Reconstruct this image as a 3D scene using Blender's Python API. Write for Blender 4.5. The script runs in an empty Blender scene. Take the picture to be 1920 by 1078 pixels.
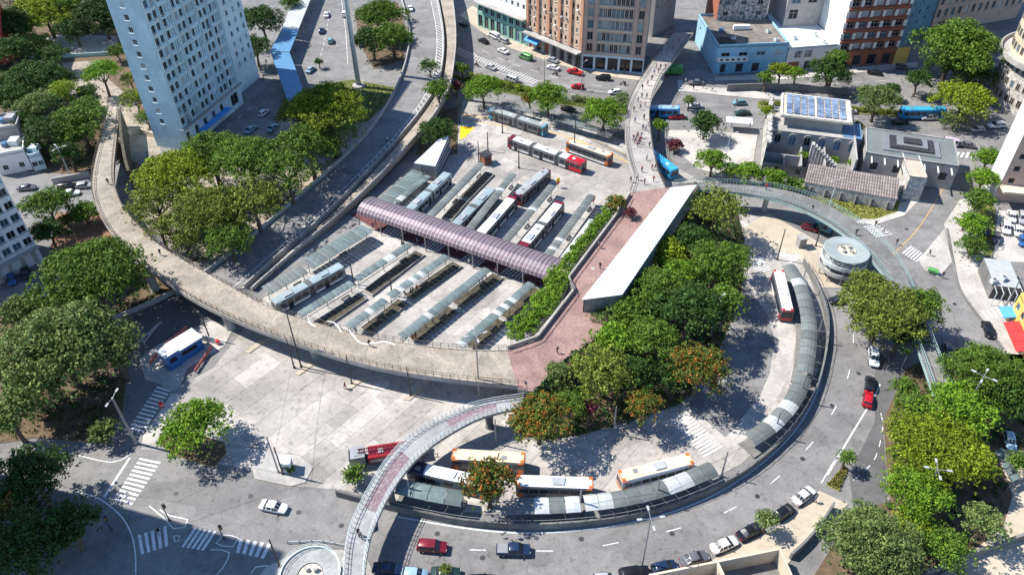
import bpy, bmesh, math, random
import numpy as np
from mathutils import Vector, Matrix
S = bpy.context.scene
COL = S.collection
random.seed(7); RNG = np.random.default_rng(7)
R = math.radians

# ------------------------------------------------------------------ camera, sky, sun, exposure
FPX, CAMH, PITCH, ROLL = 1450.0, 106.0, R(40.8), R(-0.85)
fw = Vector((0, math.cos(PITCH), -math.sin(PITCH)))
r0 = Vector((1, 0, 0)); u0 = Vector((0, math.sin(PITCH), math.cos(PITCH)))
rt = r0 * math.cos(ROLL) + u0 * math.sin(ROLL)
up = u0 * math.cos(ROLL) - r0 * math.sin(ROLL)
cd = bpy.data.cameras.new('camera'); cam = bpy.data.objects.new('camera', cd); COL.objects.link(cam)
cd.sensor_width = 36; cd.lens = FPX / 1920 * 36; cd.clip_start = 1; cd.clip_end = 6000
cam.matrix_world = Matrix(((rt.x, up.x, -fw.x, 0), (rt.y, up.y, -fw.y, 0), (rt.z, up.z, -fw.z, CAMH), (0, 0, 0, 1)))
S.camera = cam

SUN_EL, SUN_AZ = R(50), R(-16.5)          # light travels towards azimuth SUN_AZ
W = bpy.data.worlds.new('World'); S.world = W; W.use_nodes = True
nt = W.node_tree; bg = nt.nodes['Background']
sky = nt.nodes.new('ShaderNodeTexSky'); sky.sky_type = 'NISHITA'; sky.sun_disc = False
sky.sun_elevation = SUN_EL; sky.sun_rotation = R(-90) - SUN_AZ
nt.links.new(sky.outputs[0], bg.inputs[0]); bg.inputs[1].default_value = 0.125; sky.air_density = 1.0; sky.dust_density = 0.0; sky.ozone_density = 6.0
sl = bpy.data.lights.new('sun', 'SUN'); so = bpy.data.objects.new('sun', sl); COL.objects.link(so)
sl.energy = 5.0; sl.angle = R(0.53); sl.color = (1.0, 0.955, 0.88)
d = Vector((math.cos(SUN_AZ) * math.cos(SUN_EL), math.sin(SUN_AZ) * math.cos(SUN_EL), -math.sin(SUN_EL)))
so.rotation_euler = d.to_track_quat('-Z', 'Y').to_euler(); so.location = (-120, 120, 150)
S.view_settings.view_transform = 'Standard'; S.view_settings.look = 'None'
S.view_settings.exposure = 0.75; S.view_settings.gamma = 1.0
S.render.engine = 'CYCLES'

# ------------------------------------------------------------------ photo pixel -> point at height z
def P(x, y, z=0.0):
    dr = fw + rt * ((x - 960) / FPX) - up * ((y - 539) / FPX)
    t = (z - CAMH) / dr.z
    return Vector((dr.x * t, dr.y * t, z))
def pxm(x, y, z=0.0):                    # pixels per metre at that point
    p = P(x, y, z) - Vector((0, 0, CAMH)); return FPX / p.dot(fw)
def topz(base, ytop):                    # height of a vertical pole from its base and top pixel row
    B = P(*base); lo, hi = 0.0, 100.0
    for _ in range(40):
        m = (lo + hi) / 2; q = Vector((B.x, B.y, m)) - Vector((0, 0, CAMH))
        yy = 539 - FPX * q.dot(up) / q.dot(fw)
        if yy > ytop: lo = m
        else: hi = m
    return lo

# ------------------------------------------------------------------ materials
MATS = {}
def mat(name, col, rough=0.85, metal=0.0, var=0.18, scale=0.6, obj=0.0, col2=None, island=0.0, spec=0.4, stain=0.0, bump=0.0, fine=6.0, trans=0.0):
    m = bpy.data.materials.new(name); m.use_nodes = True; t = m.node_tree; N = t.nodes; L = t.links
    b = N['Principled BSDF']; b.inputs['Roughness'].default_value = rough; b.inputs['Metallic'].default_value = metal
    b.inputs['Specular IOR Level'].default_value = spec
    geo = N.new('ShaderNodeNewGeometry')
    no = N.new('ShaderNodeTexNoise'); no.inputs['Scale'].default_value = scale; no.inputs['Detail'].default_value = fine; no.inputs['Roughness'].default_value = 0.65
    L.new(geo.outputs['Position'], no.inputs['Vector'])
    rp = N.new('ShaderNodeValToRGB'); e = rp.color_ramp.elements
    e[0].position = 0.28; e[1].position = 0.72
    c2 = col2 if col2 else tuple(min(1, c * (1 + var)) for c in col)
    e[0].color = (*[c * (1 - var) for c in col], 1); e[1].color = (*c2, 1)
    L.new(no.outputs[0], rp.inputs[0]); out = rp.outputs[0]
    def mul(sock_val, lo, hi, cur):
        mr = N.new('ShaderNodeMapRange'); mr.inputs['To Min'].default_value = lo; mr.inputs['To Max'].default_value = hi
        L.new(sock_val, mr.inputs['Value'])
        mx = N.new('ShaderNodeMix'); mx.data_type = 'RGBA'; mx.blend_type = 'MULTIPLY'; mx.inputs[0].default_value = 1
        L.new(cur, mx.inputs[6]); L.new(mr.outputs[0], mx.inputs[7]); return mx.outputs[2]
    if obj:
        oi = N.new('ShaderNodeObjectInfo'); out = mul(oi.outputs['Random'], 1 - obj, 1 + obj * 0.6, out)
    if island: out = mul(geo.outputs['Random Per Island'], 1 - island, 1 + island, out)
    if stain:
        n2 = N.new('ShaderNodeTexNoise'); n2.inputs['Scale'].default_value = scale * 0.13; n2.inputs['Detail'].default_value = 8; n2.inputs['Distortion'].default_value = 0.6
        L.new(geo.outputs['Position'], n2.inputs['Vector'])
        r2 = N.new('ShaderNodeMapRange'); r2.inputs['From Min'].default_value = 0.35; r2.inputs['From Max'].default_value = 0.62
        L.new(n2.outputs[0], r2.inputs['Value']); out = mul(r2.outputs[0], 1 - stain, 1.0, out)
    L.new(out, b.inputs['Base Color'])
    if bump:
        bn = N.new('ShaderNodeBump'); bn.inputs['Strength'].default_value = bump; bn.inputs['Distance'].default_value = 0.05
        L.new(no.outputs[0], bn.inputs['Height']); L.new(bn.outputs[0], b.inputs['Normal'])
    if trans:
        tr = N.new('ShaderNodeBsdfTranslucent'); ms = N.new('ShaderNodeMixShader'); ms.inputs[0].default_value = trans
        L.new(out, tr.inputs[0]); L.new(b.outputs[0], ms.inputs[1]); L.new(tr.outputs[0], ms.inputs[2])
        L.new(ms.outputs[0], N['Material Output'].inputs[0])
    MATS[name] = m; return m
def leafmat(name, col, col2, accent=None, acc=0.0):
    m = mat(name, col, 0.6, 0, 0.1, 0.75, col2=col2, island=0.5, spec=0.2, obj=0.15, trans=0.25, fine=3)
    if accent:
        t = m.node_tree; N = t.nodes; L = t.links; b = N['Principled BSDF']; src = b.inputs['Base Color'].links[0].from_socket
        geo = N.new('ShaderNodeNewGeometry'); n = N.new('ShaderNodeTexNoise'); n.inputs['Scale'].default_value = 1.1; n.inputs['Detail'].default_value = 2
        L.new(geo.outputs['Position'], n.inputs['Vector'])
        ad = N.new('ShaderNodeMath'); ad.operation = 'MULTIPLY_ADD'; ad.inputs[1].default_value = 0.35
        L.new(geo.outputs['Random Per Island'], ad.inputs[0]); L.new(n.outputs[0], ad.inputs[2])
        gt = N.new('ShaderNodeMath'); gt.operation = 'GREATER_THAN'; gt.inputs[1].default_value = acc; L.new(ad.outputs[0], gt.inputs[0])
        mx = N.new('ShaderNodeMix'); mx.data_type = 'RGBA'; L.new(gt.outputs[0], mx.inputs[0]); L.new(src, mx.inputs[6]); mx.inputs[7].default_value = (*accent, 1)
        for l in list(src.links):
            if l.to_node != mx: ts = l.to_socket; L.remove(l); L.new(mx.outputs[2], ts)
    return m
mat('asphalt', (0.215, 0.207, 0.2), 0.9, var=0.16, scale=2.2, stain=0.22, bump=0.12)
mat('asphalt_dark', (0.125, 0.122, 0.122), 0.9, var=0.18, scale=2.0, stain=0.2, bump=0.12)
mat('joint', (0.17, 0.16, 0.15), 0.95, var=0.2)
mat('concrete_slab', (0.425, 0.395, 0.36), 0.88, var=0.16, scale=1.1, obj=0.17, stain=0.28)
mat('concrete', (0.40, 0.385, 0.36), 0.85, var=0.2, scale=1.2, stain=0.3)
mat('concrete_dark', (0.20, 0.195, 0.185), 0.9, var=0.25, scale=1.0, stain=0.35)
mat('pale_paving', (0.46, 0.43, 0.39), 0.88, var=0.2, scale=1.3, stain=0.25)
mat('tan_paving', (0.47, 0.40, 0.31), 0.88, var=0.14, scale=1.0, stain=0.2)
mat('deck_sand', (0.345, 0.295, 0.235), 0.9, var=0.3, scale=1.9, stain=0.32)
mat('brick_paving', (0.31, 0.195, 0.17), 0.88, var=0.3, scale=1.8, stain=0.3)
mat('maroon_paving', (0.13, 0.045, 0.045), 0.85, var=0.25, scale=2)
mat('purple_paint', (0.19, 0.105, 0.13), 0.85, var=0.25, scale=1.6, col2=(0.25, 0.19, 0.2))
mat('white_deck', (0.32, 0.325, 0.32), 0.8, var=0.2, scale=1.8, stain=0.25)
mat('soil', (0.11, 0.075, 0.045), 0.95, var=0.35, scale=0.8, col2=(0.17, 0.12, 0.07))
mat('red_soil', (0.22, 0.12, 0.07), 0.95, var=0.35, scale=0.9)
mat('grass_ground', (0.10, 0.12, 0.03), 0.95, var=0.3, scale=0.9, col2=(0.2, 0.19, 0.06))
mat('dry_grass', (0.27, 0.25, 0.07), 0.95, var=0.3, scale=0.6, col2=(0.2, 0.26, 0.05))
mat('white_paint', (0.72, 0.72, 0.70), 0.7, var=0.22, scale=3, col2=(0.78, 0.78, 0.76))
mat('yellow_paint', (0.62, 0.36, 0.10), 0.75, var=0.3, scale=1.8)
mat('bright_yellow', (0.85, 0.48, 0.01), 0.75, var=0.12, scale=1.8)
mat('bed_brown', (0.05, 0.042, 0.03), 0.95, var=0.45, scale=1.4, col2=(0.12, 0.105, 0.07))
mat('roof_grey', (0.155, 0.175, 0.17), 0.7, var=0.15, scale=1.2, obj=0.22, stain=0.15, metal=0.1)
mat('roof_blue_grey', (0.135, 0.18, 0.182), 0.75, var=0.2, scale=1.2, obj=0.25, stain=0.2)
mat('roof_pale', (0.42, 0.44, 0.43), 0.6, var=0.12, scale=1.2, obj=0.1)
mat('roof_glass_blue', (0.10, 0.19, 0.30), 0.3, var=0.2, scale=1.2, obj=0.2)
mat('canopy_purple', (0.175, 0.13, 0.155), 0.42, metal=0.25, var=0.15, scale=0.8, obj=0.2, stain=0.25)
mat('canopy_rib', (0.33, 0.28, 0.31), 0.5, metal=0.2, var=0.1)
mat('white_roof', (0.62, 0.65, 0.665), 0.6, var=0.08, scale=0.5, obj=0.035, stain=0.12)
mat('metal_dark', (0.06, 0.06, 0.065), 0.5, metal=0.4, var=0.2)
mat('metal_grey', (0.30, 0.31, 0.32), 0.5, metal=0.5, var=0.15)
mat('metal_teal', (0.30, 0.42, 0.41), 0.55, metal=0.1, var=0.2)
mat('metal_pale', (0.55, 0.60, 0.60), 0.5, metal=0.1, var=0.15)
mat('rail_brown', (0.10, 0.085, 0.065), 0.7, var=0.2)
mat('glass', (0.016, 0.022, 0.03), 0.18, var=0.2, spec=0.5)
mat('pane_dark', (0.012, 0.014, 0.018), 0.5, var=0.3, spec=0.25, obj=0.4)
mat('pane_blue', (0.045, 0.09, 0.12), 0.4, var=0.3, spec=0.3, obj=0.4)
mat('glass_blue', (0.05, 0.12, 0.17), 0.15, var=0.3, spec=0.8)
mat('glass_pale', (0.24, 0.32, 0.34), 0.3, var=0.3, spec=0.6, obj=0.3)
mat('curtain', (0.42, 0.43, 0.42), 0.6, var=0.2, obj=0.3)
mat('rubber', (0.015, 0.015, 0.016), 0.8, var=0.2)
mat('rim', (0.35, 0.35, 0.36), 0.35, metal=0.7, var=0.1)
mat('lamp_white', (0.42, 0.42, 0.42), 0.3, var=0.05)
mat('tail_red', (0.35, 0.01, 0.01), 0.3, var=0.1)
mat('bellows', (0.11, 0.13, 0.135), 0.8, var=0.2)
mat('bark', (0.12, 0.09, 0.065), 0.95, var=0.3, scale=3, bump=0.3)
mat('tile_roof', (0.27, 0.225, 0.205), 0.9, var=0.18, scale=1.5, obj=0.22, stain=0.2)
mat('solar', (0.07, 0.12, 0.22), 0.2, var=0.25, scale=1.2, spec=0.8, obj=0.4, col2=(0.3, 0.38, 0.5))
mat('wall_white', (0.70, 0.70, 0.67), 0.85, var=0.08, scale=0.5, stain=0.15)
mat('wall_blue', (0.54, 0.72, 0.78), 0.85, var=0.14, scale=0.45, stain=0.25)
mat('wall_blue_trim', (0.62, 0.75, 0.79), 0.85, var=0.12, scale=0.6, stain=0.2)
mat('wall_grey', (0.36, 0.345, 0.335), 0.88, var=0.18, scale=0.5, stain=0.3)
mat('wall_tan', (0.60, 0.43, 0.31), 0.88, var=0.12, scale=0.5, stain=0.15)
mat('wall_brick', (0.52, 0.27, 0.17), 0.88, var=0.14, scale=0.6, stain=0.15)
mat('wall_cream', (0.62, 0.53, 0.40), 0.88, var=0.12, scale=0.5, stain=0.2)
mat('wall_pink', (0.52, 0.37, 0.29), 0.88, var=0.12, scale=0.5, stain=0.15)
mat('wall_stone', (0.42, 0.37, 0.31), 0.92, var=0.55, scale=1.3, col2=(0.72, 0.69, 0.63), bump=0.4)
mat('wall_rust', (0.33, 0.12, 0.07), 0.88, var=0.2, scale=0.8, stain=0.2)
mat('wall_green', (0.25, 0.47, 0.37), 0.88, var=0.12, scale=0.6, stain=0.2)
mat('wall_red', (0.50, 0.07, 0.045), 0.85, var=0.15, scale=0.5)
mat('wall_cyan', (0.30, 0.50, 0.61), 0.85, var=0.12, scale=0.6, stain=0.12)
mat('wall_cyan_deep', (0.10, 0.45, 0.68), 0.85, var=0.25, scale=0.9, col2=(0.3, 0.5, 0.6))
mat('wall_yellow', (0.72, 0.50, 0.13), 0.85, var=0.12, scale=0.6, stain=0.15)
mat('wall_teal', (0.12, 0.25, 0.33), 0.85, var=0.2, scale=0.6, stain=0.2)
mat('roof_tar', (0.17, 0.15, 0.135), 0.95, var=0.35, scale=0.5, stain=0.4, col2=(0.27, 0.235, 0.205))
mat('graffiti', (0.07, 0.07, 0.075), 0.9, var=0.2, scale=1.3, col2=(0.5, 0.5, 0.5), fine=1)
mat('awning_blue', (0.08, 0.30, 0.68), 0.7, var=0.1)
mat('canopy_blue', (0.085, 0.21, 0.37), 0.55, var=0.06, scale=0.6, obj=0.05)
mat('awning_red', (0.68, 0.03, 0.03), 0.7, var=0.1)
mat('cab_blue', (0.03, 0.13, 0.34), 0.4, var=0.12)
mat('barrier_red', (0.55, 0.17, 0.13), 0.7, var=0.3, scale=3)
mat('hydrant_orange', (0.8, 0.28, 0.03), 0.6, var=0.1)
mat('skin', (0.33, 0.19, 0.12), 0.6, var=0.1); mat('hair', (0.015, 0.011, 0.009), 0.7, var=0.1)
for n, c in dict(white=(0.80, 0.80, 0.79), black=(0.012, 0.012, 0.015), silver=(0.45, 0.46, 0.47), grey=(0.14, 0.145, 0.155), navy=(0.015, 0.035, 0.085), blue=(0.03, 0.12, 0.36), paleblue=(0.33, 0.48, 0.58), red=(0.55, 0.012, 0.025), maroon=(0.19, 0.012, 0.025), green=(0.10, 0.33, 0.09), darkgreen=(0.02, 0.05, 0.04), teal=(0.16, 0.34, 0.37), pink=(0.62, 0.52, 0.60), orange=(0.75, 0.17, 0.025), cream=(0.75, 0.62, 0.43), busblue=(0.03, 0.24, 0.50), cyan=(0.05, 0.40, 0.62), busteal=(0.36, 0.44, 0.45), busgrey=(0.42, 0.44, 0.44)).items():
    mat('paint_' + n, c, 0.28, 0.0 if n in ('white', 'cream') else 0.15, var=0.08, scale=1.6, spec=0.6, stain=0.22, obj=0.08)
for n, c in dict(white=(0.6, 0.6, 0.58), black=(0.015, 0.015, 0.018), blue=(0.05, 0.10, 0.25), red=(0.4, 0.04, 0.04), grey=(0.15, 0.15, 0.16), denim=(0.04, 0.06, 0.12), brown=(0.12, 0.07, 0.04), pink=(0.5, 0.2, 0.22)).items():
    mat('cloth_' + n, c, 0.9, var=0.15, scale=4)
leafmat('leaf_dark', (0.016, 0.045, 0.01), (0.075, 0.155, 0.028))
leafmat('leaf_mid', (0.03, 0.075, 0.01), (0.17, 0.29, 0.035))
leafmat('leaf_bright', (0.045, 0.12, 0.008), (0.23, 0.39, 0.03))
leafmat('leaf_yellow', (0.07, 0.13, 0.007), (0.31, 0.39, 0.028))
leafmat('leaf_grey', (0.045, 0.09, 0.02), (0.23, 0.31, 0.09))
leafmat('leaf_olive', (0.045, 0.085, 0.01), (0.29, 0.335, 0.055))
leafmat('leaf_orange', (0.06, 0.11, 0.018), (0.16, 0.20, 0.03), (0.42, 0.14, 0.03), 0.80)
leafmat('leaf_maroon', (0.10, 0.018, 0.03), (0.20, 0.05, 0.06))
leafmat('leaf_mixed', (0.05, 0.09, 0.02), (0.13, 0.17, 0.03), (0.22, 0.04, 0.06), 0.74)
def mm(n): return MATS[n]
def weather_asphalt(name):
    t = MATS[name].node_tree; N = t.nodes; L = t.links; b = N['Principled BSDF']; src = b.inputs['Base Color'].links[0].from_socket
    geo = N.new('ShaderNodeNewGeometry'); cur = src
    def mulby(val, lo, hi, fmin, fmax, cur):
        mr = N.new('ShaderNodeMapRange'); mr.inputs['From Min'].default_value = fmin; mr.inputs['From Max'].default_value = fmax; mr.inputs['To Min'].default_value = lo; mr.inputs['To Max'].default_value = hi
        L.new(val, mr.inputs['Value']); mx = N.new('ShaderNodeMix'); mx.data_type = 'RGBA'; mx.blend_type = 'MULTIPLY'; mx.inputs[0].default_value = 1
        L.new(cur, mx.inputs[6]); L.new(mr.outputs[0], mx.inputs[7]); return mx.outputs[2]
    nz = N.new('ShaderNodeTexNoise'); nz.inputs['Scale'].default_value = 0.25; nz.inputs['Detail'].default_value = 4; L.new(geo.outputs['Position'], nz.inputs['Vector'])
    ad = N.new('ShaderNodeVectorMath'); ad.operation = 'MULTIPLY_ADD'; ad.inputs[1].default_value = (3, 3, 0); L.new(nz.outputs['Color'], ad.inputs[0]); L.new(geo.outputs['Position'], ad.inputs[2])
    v1 = N.new('ShaderNodeTexVoronoi'); v1.feature = 'DISTANCE_TO_EDGE'; v1.inputs['Scale'].default_value = 0.11; L.new(ad.outputs[0], v1.inputs['Vector']); cur = mulby(v1.outputs['Distance'], 0.80, 1.0, 0.0, 0.009, cur)
    mp = N.new('ShaderNodeMapping'); mp.inputs['Rotation'].default_value = (0, 0, 0.6); mp.inputs['Scale'].default_value = (0.05, 0.16, 0.1); L.new(geo.outputs['Position'], mp.inputs['Vector'])
    v2 = N.new('ShaderNodeTexVoronoi'); v2.distance = 'CHEBYCHEV'; v2.inputs['Scale'].default_value = 1.0; L.new(mp.outputs[0], v2.inputs['Vector'])
    sp = N.new('ShaderNodeSeparateColor'); L.new(v2.outputs['Color'], sp.inputs[0]); cur = mulby(sp.outputs[0], 0.84, 1.1, 0, 1, cur)
    n3 = N.new('ShaderNodeTexNoise'); n3.inputs['Scale'].default_value = 0.9; n3.inputs['Detail'].default_value = 3; L.new(geo.outputs['Position'], n3.inputs['Vector']); cur = mulby(n3.outputs[0], 0.72, 1.0, 0.30, 0.42, cur)
    L.new(cur, b.inputs['Base Color'])
for n_ in ('asphalt', 'asphalt_dark', 'concrete_slab'): weather_asphalt(n_)
def worn_paint(name, under=(0.2, 0.195, 0.19)):
    t = MATS[name].node_tree; N = t.nodes; L = t.links; b = N['Principled BSDF']; src = b.inputs['Base Color'].links[0].from_socket
    geo = N.new('ShaderNodeNewGeometry'); n = N.new('ShaderNodeTexNoise'); n.inputs['Scale'].default_value = 2.6; n.inputs['Detail'].default_value = 6; n.inputs['Roughness'].default_value = 0.75; L.new(geo.outputs['Position'], n.inputs['Vector'])
    mr = N.new('ShaderNodeMapRange'); mr.inputs['From Min'].default_value = 0.52; mr.inputs['From Max'].default_value = 0.66; L.new(n.outputs[0], mr.inputs['Value'])
    mx = N.new('ShaderNodeMix'); mx.data_type = 'RGBA'; L.new(mr.outputs[0], mx.inputs[0]); L.new(src, mx.inputs[6]); mx.inputs[7].default_value = (*under, 1); L.new(mx.outputs[2], b.inputs['Base Color'])
worn_paint('white_paint'); worn_paint('yellow_paint', (0.33, 0.3, 0.27)); worn_paint('purple_paint', (0.36, 0.36, 0.35))

# ------------------------------------------------------------------ mesh helpers
class MB:
    def __init__(s): s.v = []; s.f = []; s.m = []
    def add(s, vs, fs, mi=0):
        o = len(s.v); s.v += [tuple(v) for v in vs]
        for f in fs: s.f.append(tuple(i + o for i in f)); s.m.append(mi)
        return s
    def obox(s, p, ux, uy, uz, mi=0):           # centre + three half vectors
        p = Vector(p); vs = [p + ux * a + uy * b + uz * c for c in (-1, 1) for b in (-1, 1) for a in (-1, 1)]
        return s.add(vs, [(0, 2, 3, 1), (4, 5, 7, 6), (0, 1, 5, 4), (2, 6, 7, 3), (0, 4, 6, 2), (1, 3, 7, 5)], mi)
    def box(s, c, size, rz=0.0, mi=0):
        ca, sa = math.cos(rz), math.sin(rz)
        return s.obox(c, Vector((ca, sa, 0)) * size[0] / 2, Vector((-sa, ca, 0)) * size[1] / 2, Vector((0, 0, size[2] / 2)), mi)
    def beam(s, p, q, w, h, mi=0):              # bar from p to q
        p = Vector(p); q = Vector(q); dd = q - p; n = dd.normalized()
        side = Vector((-n.y, n.x, 0)); side = side.normalized() if side.length > 1e-4 else Vector((1, 0, 0))
        return s.obox((p + q) / 2, dd / 2, side * w / 2, n.cross(side).normalized() * h / 2, mi)
    def prism(s, poly, z0, z1, mt=0, ms=None):
        n = len(poly); a = sum(poly[i][0] * poly[(i + 1) % n][1] - poly[(i + 1) % n][0] * poly[i][1] for i in range(n))
        if a < 0: poly = poly[::-1]
        vs = [(p[0], p[1], z0) for p in poly] + [(p[0], p[1], z1) for p in poly]
        s.add(vs, [tuple(range(n, 2 * n))], mt)
        s.add(vs, [tuple(range(n))[::-1]] + [(i, (i + 1) % n, n + (i + 1) % n, n + i) for i in range(n)], mt if ms is None else ms)
        return s
    def tube(s, p, q, ra, rb=None, n=7, mi=0):
        rb = ra if rb is None else rb; p = Vector(p); q = Vector(q); ax = (q - p).normalized()
        u = ax.orthogonal().normalized(); w = ax.cross(u); vs = []
        for c, r_ in ((p, ra), (q, rb)):
            for i in range(n): t = 2 * math.pi * i / n; vs.append(c + u * math.cos(t) * r_ + w * math.sin(t) * r_)
        return s.add(vs, [(i, (i + 1) % n, n + (i + 1) % n, n + i) for i in range(n)] + [tuple(range(n))[::-1], tuple(range(n, 2 * n))], mi)
    def revolve(s, prof, n=24, c=(0, 0, 0), mi=0, a0=0.0, a1=2 * math.pi):
        full = abs(a1 - a0 - 2 * math.pi) < 1e-6; k = n if full else n + 1; vs = []
        for r_, z in prof:
            for i in range(k): t = a0 + (a1 - a0) * i / n; vs.append((c[0] + r_ * math.cos(t), c[1] + r_ * math.sin(t), c[2] + z))
        fs = [(j * k + i, j * k + (i + 1) % k, (j + 1) * k + (i + 1) % k, (j + 1) * k + i) for j in range(len(prof) - 1) for i in range(n)]
        return s.add(vs, fs, mi)
    def strip(s, A, B, mi=0):
        n = len(A); return s.add(list(A) + list(B), [(i, i + 1, n + i + 1, n + i) for i in range(n - 1)], mi)
    def build(s, name, mats, parent=None, origin=None, smooth=False, loc=None):
        o = bpy.data.objects.new(name, s.mesh(mats, origin, smooth, name)); COL.objects.link(o)
        if parent: o.parent = parent
        if origin is not None and not parent: o.location = origin
        if loc is not None: o.location = loc
        return o
    def mesh(s, mats, origin=None, smooth=False, name='mesh'):
        vs = s.v if origin is None else [(x - origin[0], y - origin[1], z - origin[2]) for x, y, z in s.v]
        me = bpy.data.meshes.new(name); me.from_pydata(vs, [], s.f)
        if isinstance(mats, str): mats = [mats]
        for m in mats: me.materials.append(MATS[m])
        me.polygons.foreach_set('material_index', s.m)
        if smooth: me.polygons.foreach_set('use_smooth', [True] * len(s.f))
        me.update(); return me
def tag(o, label, cat, group=None, kind=None):
    if label: o['label'] = label
    if cat: o['category'] = cat
    if group: o['group'] = group
    if kind: o['kind'] = kind
    return o
def thing(name, label, cat, loc=(0, 0, 0), rz=0.0, group=None):
    o = bpy.data.objects.new(name, None); COL.objects.link(o); o.location = loc; o.rotation_euler = (0, 0, rz)
    o.empty_display_size = 0.2
    return tag(o, label, cat, group)
def put(name, me, parent, loc=(0, 0, 0), rz=0.0, scale=None, mats=None, rot=None):
    o = bpy.data.objects.new(name, me); COL.objects.link(o); o.parent = parent; o.location = loc
    o.rotation_euler = rot if rot else (0, 0, rz)
    if scale: o.scale = scale
    if mats:
        for i, m in enumerate(mats):
            if m: o.material_slots[i].link = 'OBJECT'; o.material_slots[i].material = MATS[m]
    return o
def struct(name, mb, mats, parent=None):
    o = mb.build(name, mats, parent)
    if not parent: o['kind'] = 'structure'
    return o
def smooth_line(pts, step=1.5, closed=False):
    pts = [Vector(p) for p in pts]; out = []
    for i in range(len(pts) - 1):
        p0 = pts[max(i - 1, 0)]; p1 = pts[i]; p2 = pts[i + 1]; p3 = pts[min(i + 2, len(pts) - 1)]
        n = max(1, int((p2 - p1).length / step))
        for k in range(n):
            t = k / n
            out.append(0.5 * ((2 * p1) + (p2 - p0) * t + (2 * p0 - 5 * p1 + 4 * p2 - p3) * t * t + (3 * p1 - p0 - 3 * p2 + p3) * t ** 3))
    out.append(pts[-1]); return out
def resample(pts, n):
    pts = [Vector(p) for p in pts]; L = [0]
    for a, b in zip(pts, pts[1:]): L.append(L[-1] + (b - a).length)
    out = []; j = 0
    for i in range(n):
        t = L[-1] * i / (n - 1)
        while j < len(L) - 2 and L[j + 1] < t: j += 1
        seg = L[j + 1] - L[j]; out.append(pts[j].lerp(pts[j + 1], (t - L[j]) / seg if seg else 0))
    return out
def plen(pts): return sum((b - a).length for a, b in zip(pts, pts[1:]))
def offset(pts, dist):
    out = []
    for i, p in enumerate(pts):
        a = pts[max(i - 1, 0)]; b = pts[min(i + 1, len(pts) - 1)]; t = b - a; t.z = 0; t.normalize()
        out.append(p + Vector((-t.y, t.x, 0)) * dist)
    return out
def wall_line(mb, pts, h, th, mi=0, z0=None):
    A = offset(pts, th / 2); B = offset(pts, -th / 2); U = Vector((0, 0, 1))
    def lvl(q, top): return [Vector((p.x, p.y, (p.z if z0 is None else z0) + (h if top else 0))) for p in q]
    a0, a1, b0, b1 = lvl(A, 0), lvl(A, 1), lvl(B, 0), lvl(B, 1)
    if z0 is not None:
        a1 = [Vector((p.x, p.y, p.z + h)) for p in A]; b1 = [Vector((p.x, p.y, p.z + h)) for p in B]
    mb.strip(a1, a0, mi); mb.strip(b0, b1, mi); mb.strip(b1, a1, mi)
    for k in (0, -1): mb.add([a0[k], a1[k], b1[k], b0[k]], [(0, 1, 2, 3)], mi)
    return mb
def railing(mb, pts, h=1.1, every=1.3, mi=0, rails=(1.0, 0.55), r=0.045):
    n = max(2, int(plen(pts) / every) + 1); q = resample(pts, n)
    for p in q: mb.box((p.x, p.y, p.z + h / 2), (r * 1.6, r * 1.6, h), 0, mi)
    for f in rails:
        for a, b in zip(q, q[1:]): mb.beam(a + Vector((0, 0, h * f)), b + Vector((0, 0, h * f)), r * 1.4, r * 1.4, mi)
    return mb
def pix(poly, z=0.0): return [P(x, y, z) for x, y in poly]
def inside(p, poly):
    c = False; n = len(poly)
    for i in range(n):
        a = poly[i]; b = poly[(i + 1) % n]
        if (a[1] > p[1]) != (b[1] > p[1]) and p[0] < (b[0] - a[0]) * (p[1] - a[1]) / (b[1] - a[1]) + a[0]: c = not c
    return c
def clip_rect(poly, cell):           # clip polygon against convex ccw cell
    out = [Vector((p[0], p[1], 0)) for p in poly]
    for i in range(len(cell)):
        a = cell[i]; b = cell[(i + 1) % len(cell)]; ex, ey = b[0] - a[0], b[1] - a[1]; res = []
        def sd(p): return ex * (p[1] - a[1]) - ey * (p[0] - a[0])
        for k in range(len(out)):
            p = out[k]; q = out[(k + 1) % len(out)]; sp, sq = sd(p), sd(q)
            if sp >= 0: res.append(p)
            if (sp >= 0) != (sq >= 0): res.append(p.lerp(q, sp / (sp - sq)))
        out = res
        if len(out) < 3: return []
    cl = [out[0]]
    for p in out[1:]:
        if (p - cl[-1]).length > 1e-3: cl.append(p)
    return cl if len(cl) > 2 else []
def area(poly): return abs(sum(poly[i][0] * poly[(i + 1) % len(poly)][1] - poly[(i + 1) % len(poly)][0] * poly[i][1] for i in range(len(poly)))) / 2
def copy_tree(o, parent=None):
    c = o.copy(); COL.objects.link(c); c.parent = parent
    for ch in list(o.children): copy_tree(ch, c)
    return c
# ================================================================== the setting
g = MB(); g.add([(-2500, -1500, 0), (2500, -1500, 0), (2500, 4000, 0), (-2500, 4000, 0)], [(0, 1, 2, 3)])
struct('ground', g, 'asphalt')
def sheet(name, poly, m, lvl=1, kerb=0.0, z=0.0, side='concrete'):
    mb = MB(); pp = pix(poly, z)
    mb.prism(pp, z - 0.02, z + (kerb if kerb else 0.004 + 0.008 * lvl), 0, 1)
    return struct(name, mb, [m, side])
APRON = [(262, 842), (330, 800), (318, 735), (400, 690), (470, 600), (505, 540), (650, 455), (700, 385), (790, 315), (858, 235), (866, 200), (962, 218), (1085, 252), (1180, 300), (1260, 310), (1325, 345), (1385, 395), (1440, 415), (1500, 470), (1518, 520), (1543, 600), (1537, 690), (1490, 775), (1390, 870), (1300, 915), (1150, 955), (1000, 968), (860, 958), (740, 935), (640, 918), (560, 912), (470, 880), (400, 868), (330, 848)]
apron = sheet('bus_terminal_apron', APRON, 'joint', 1)
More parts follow.
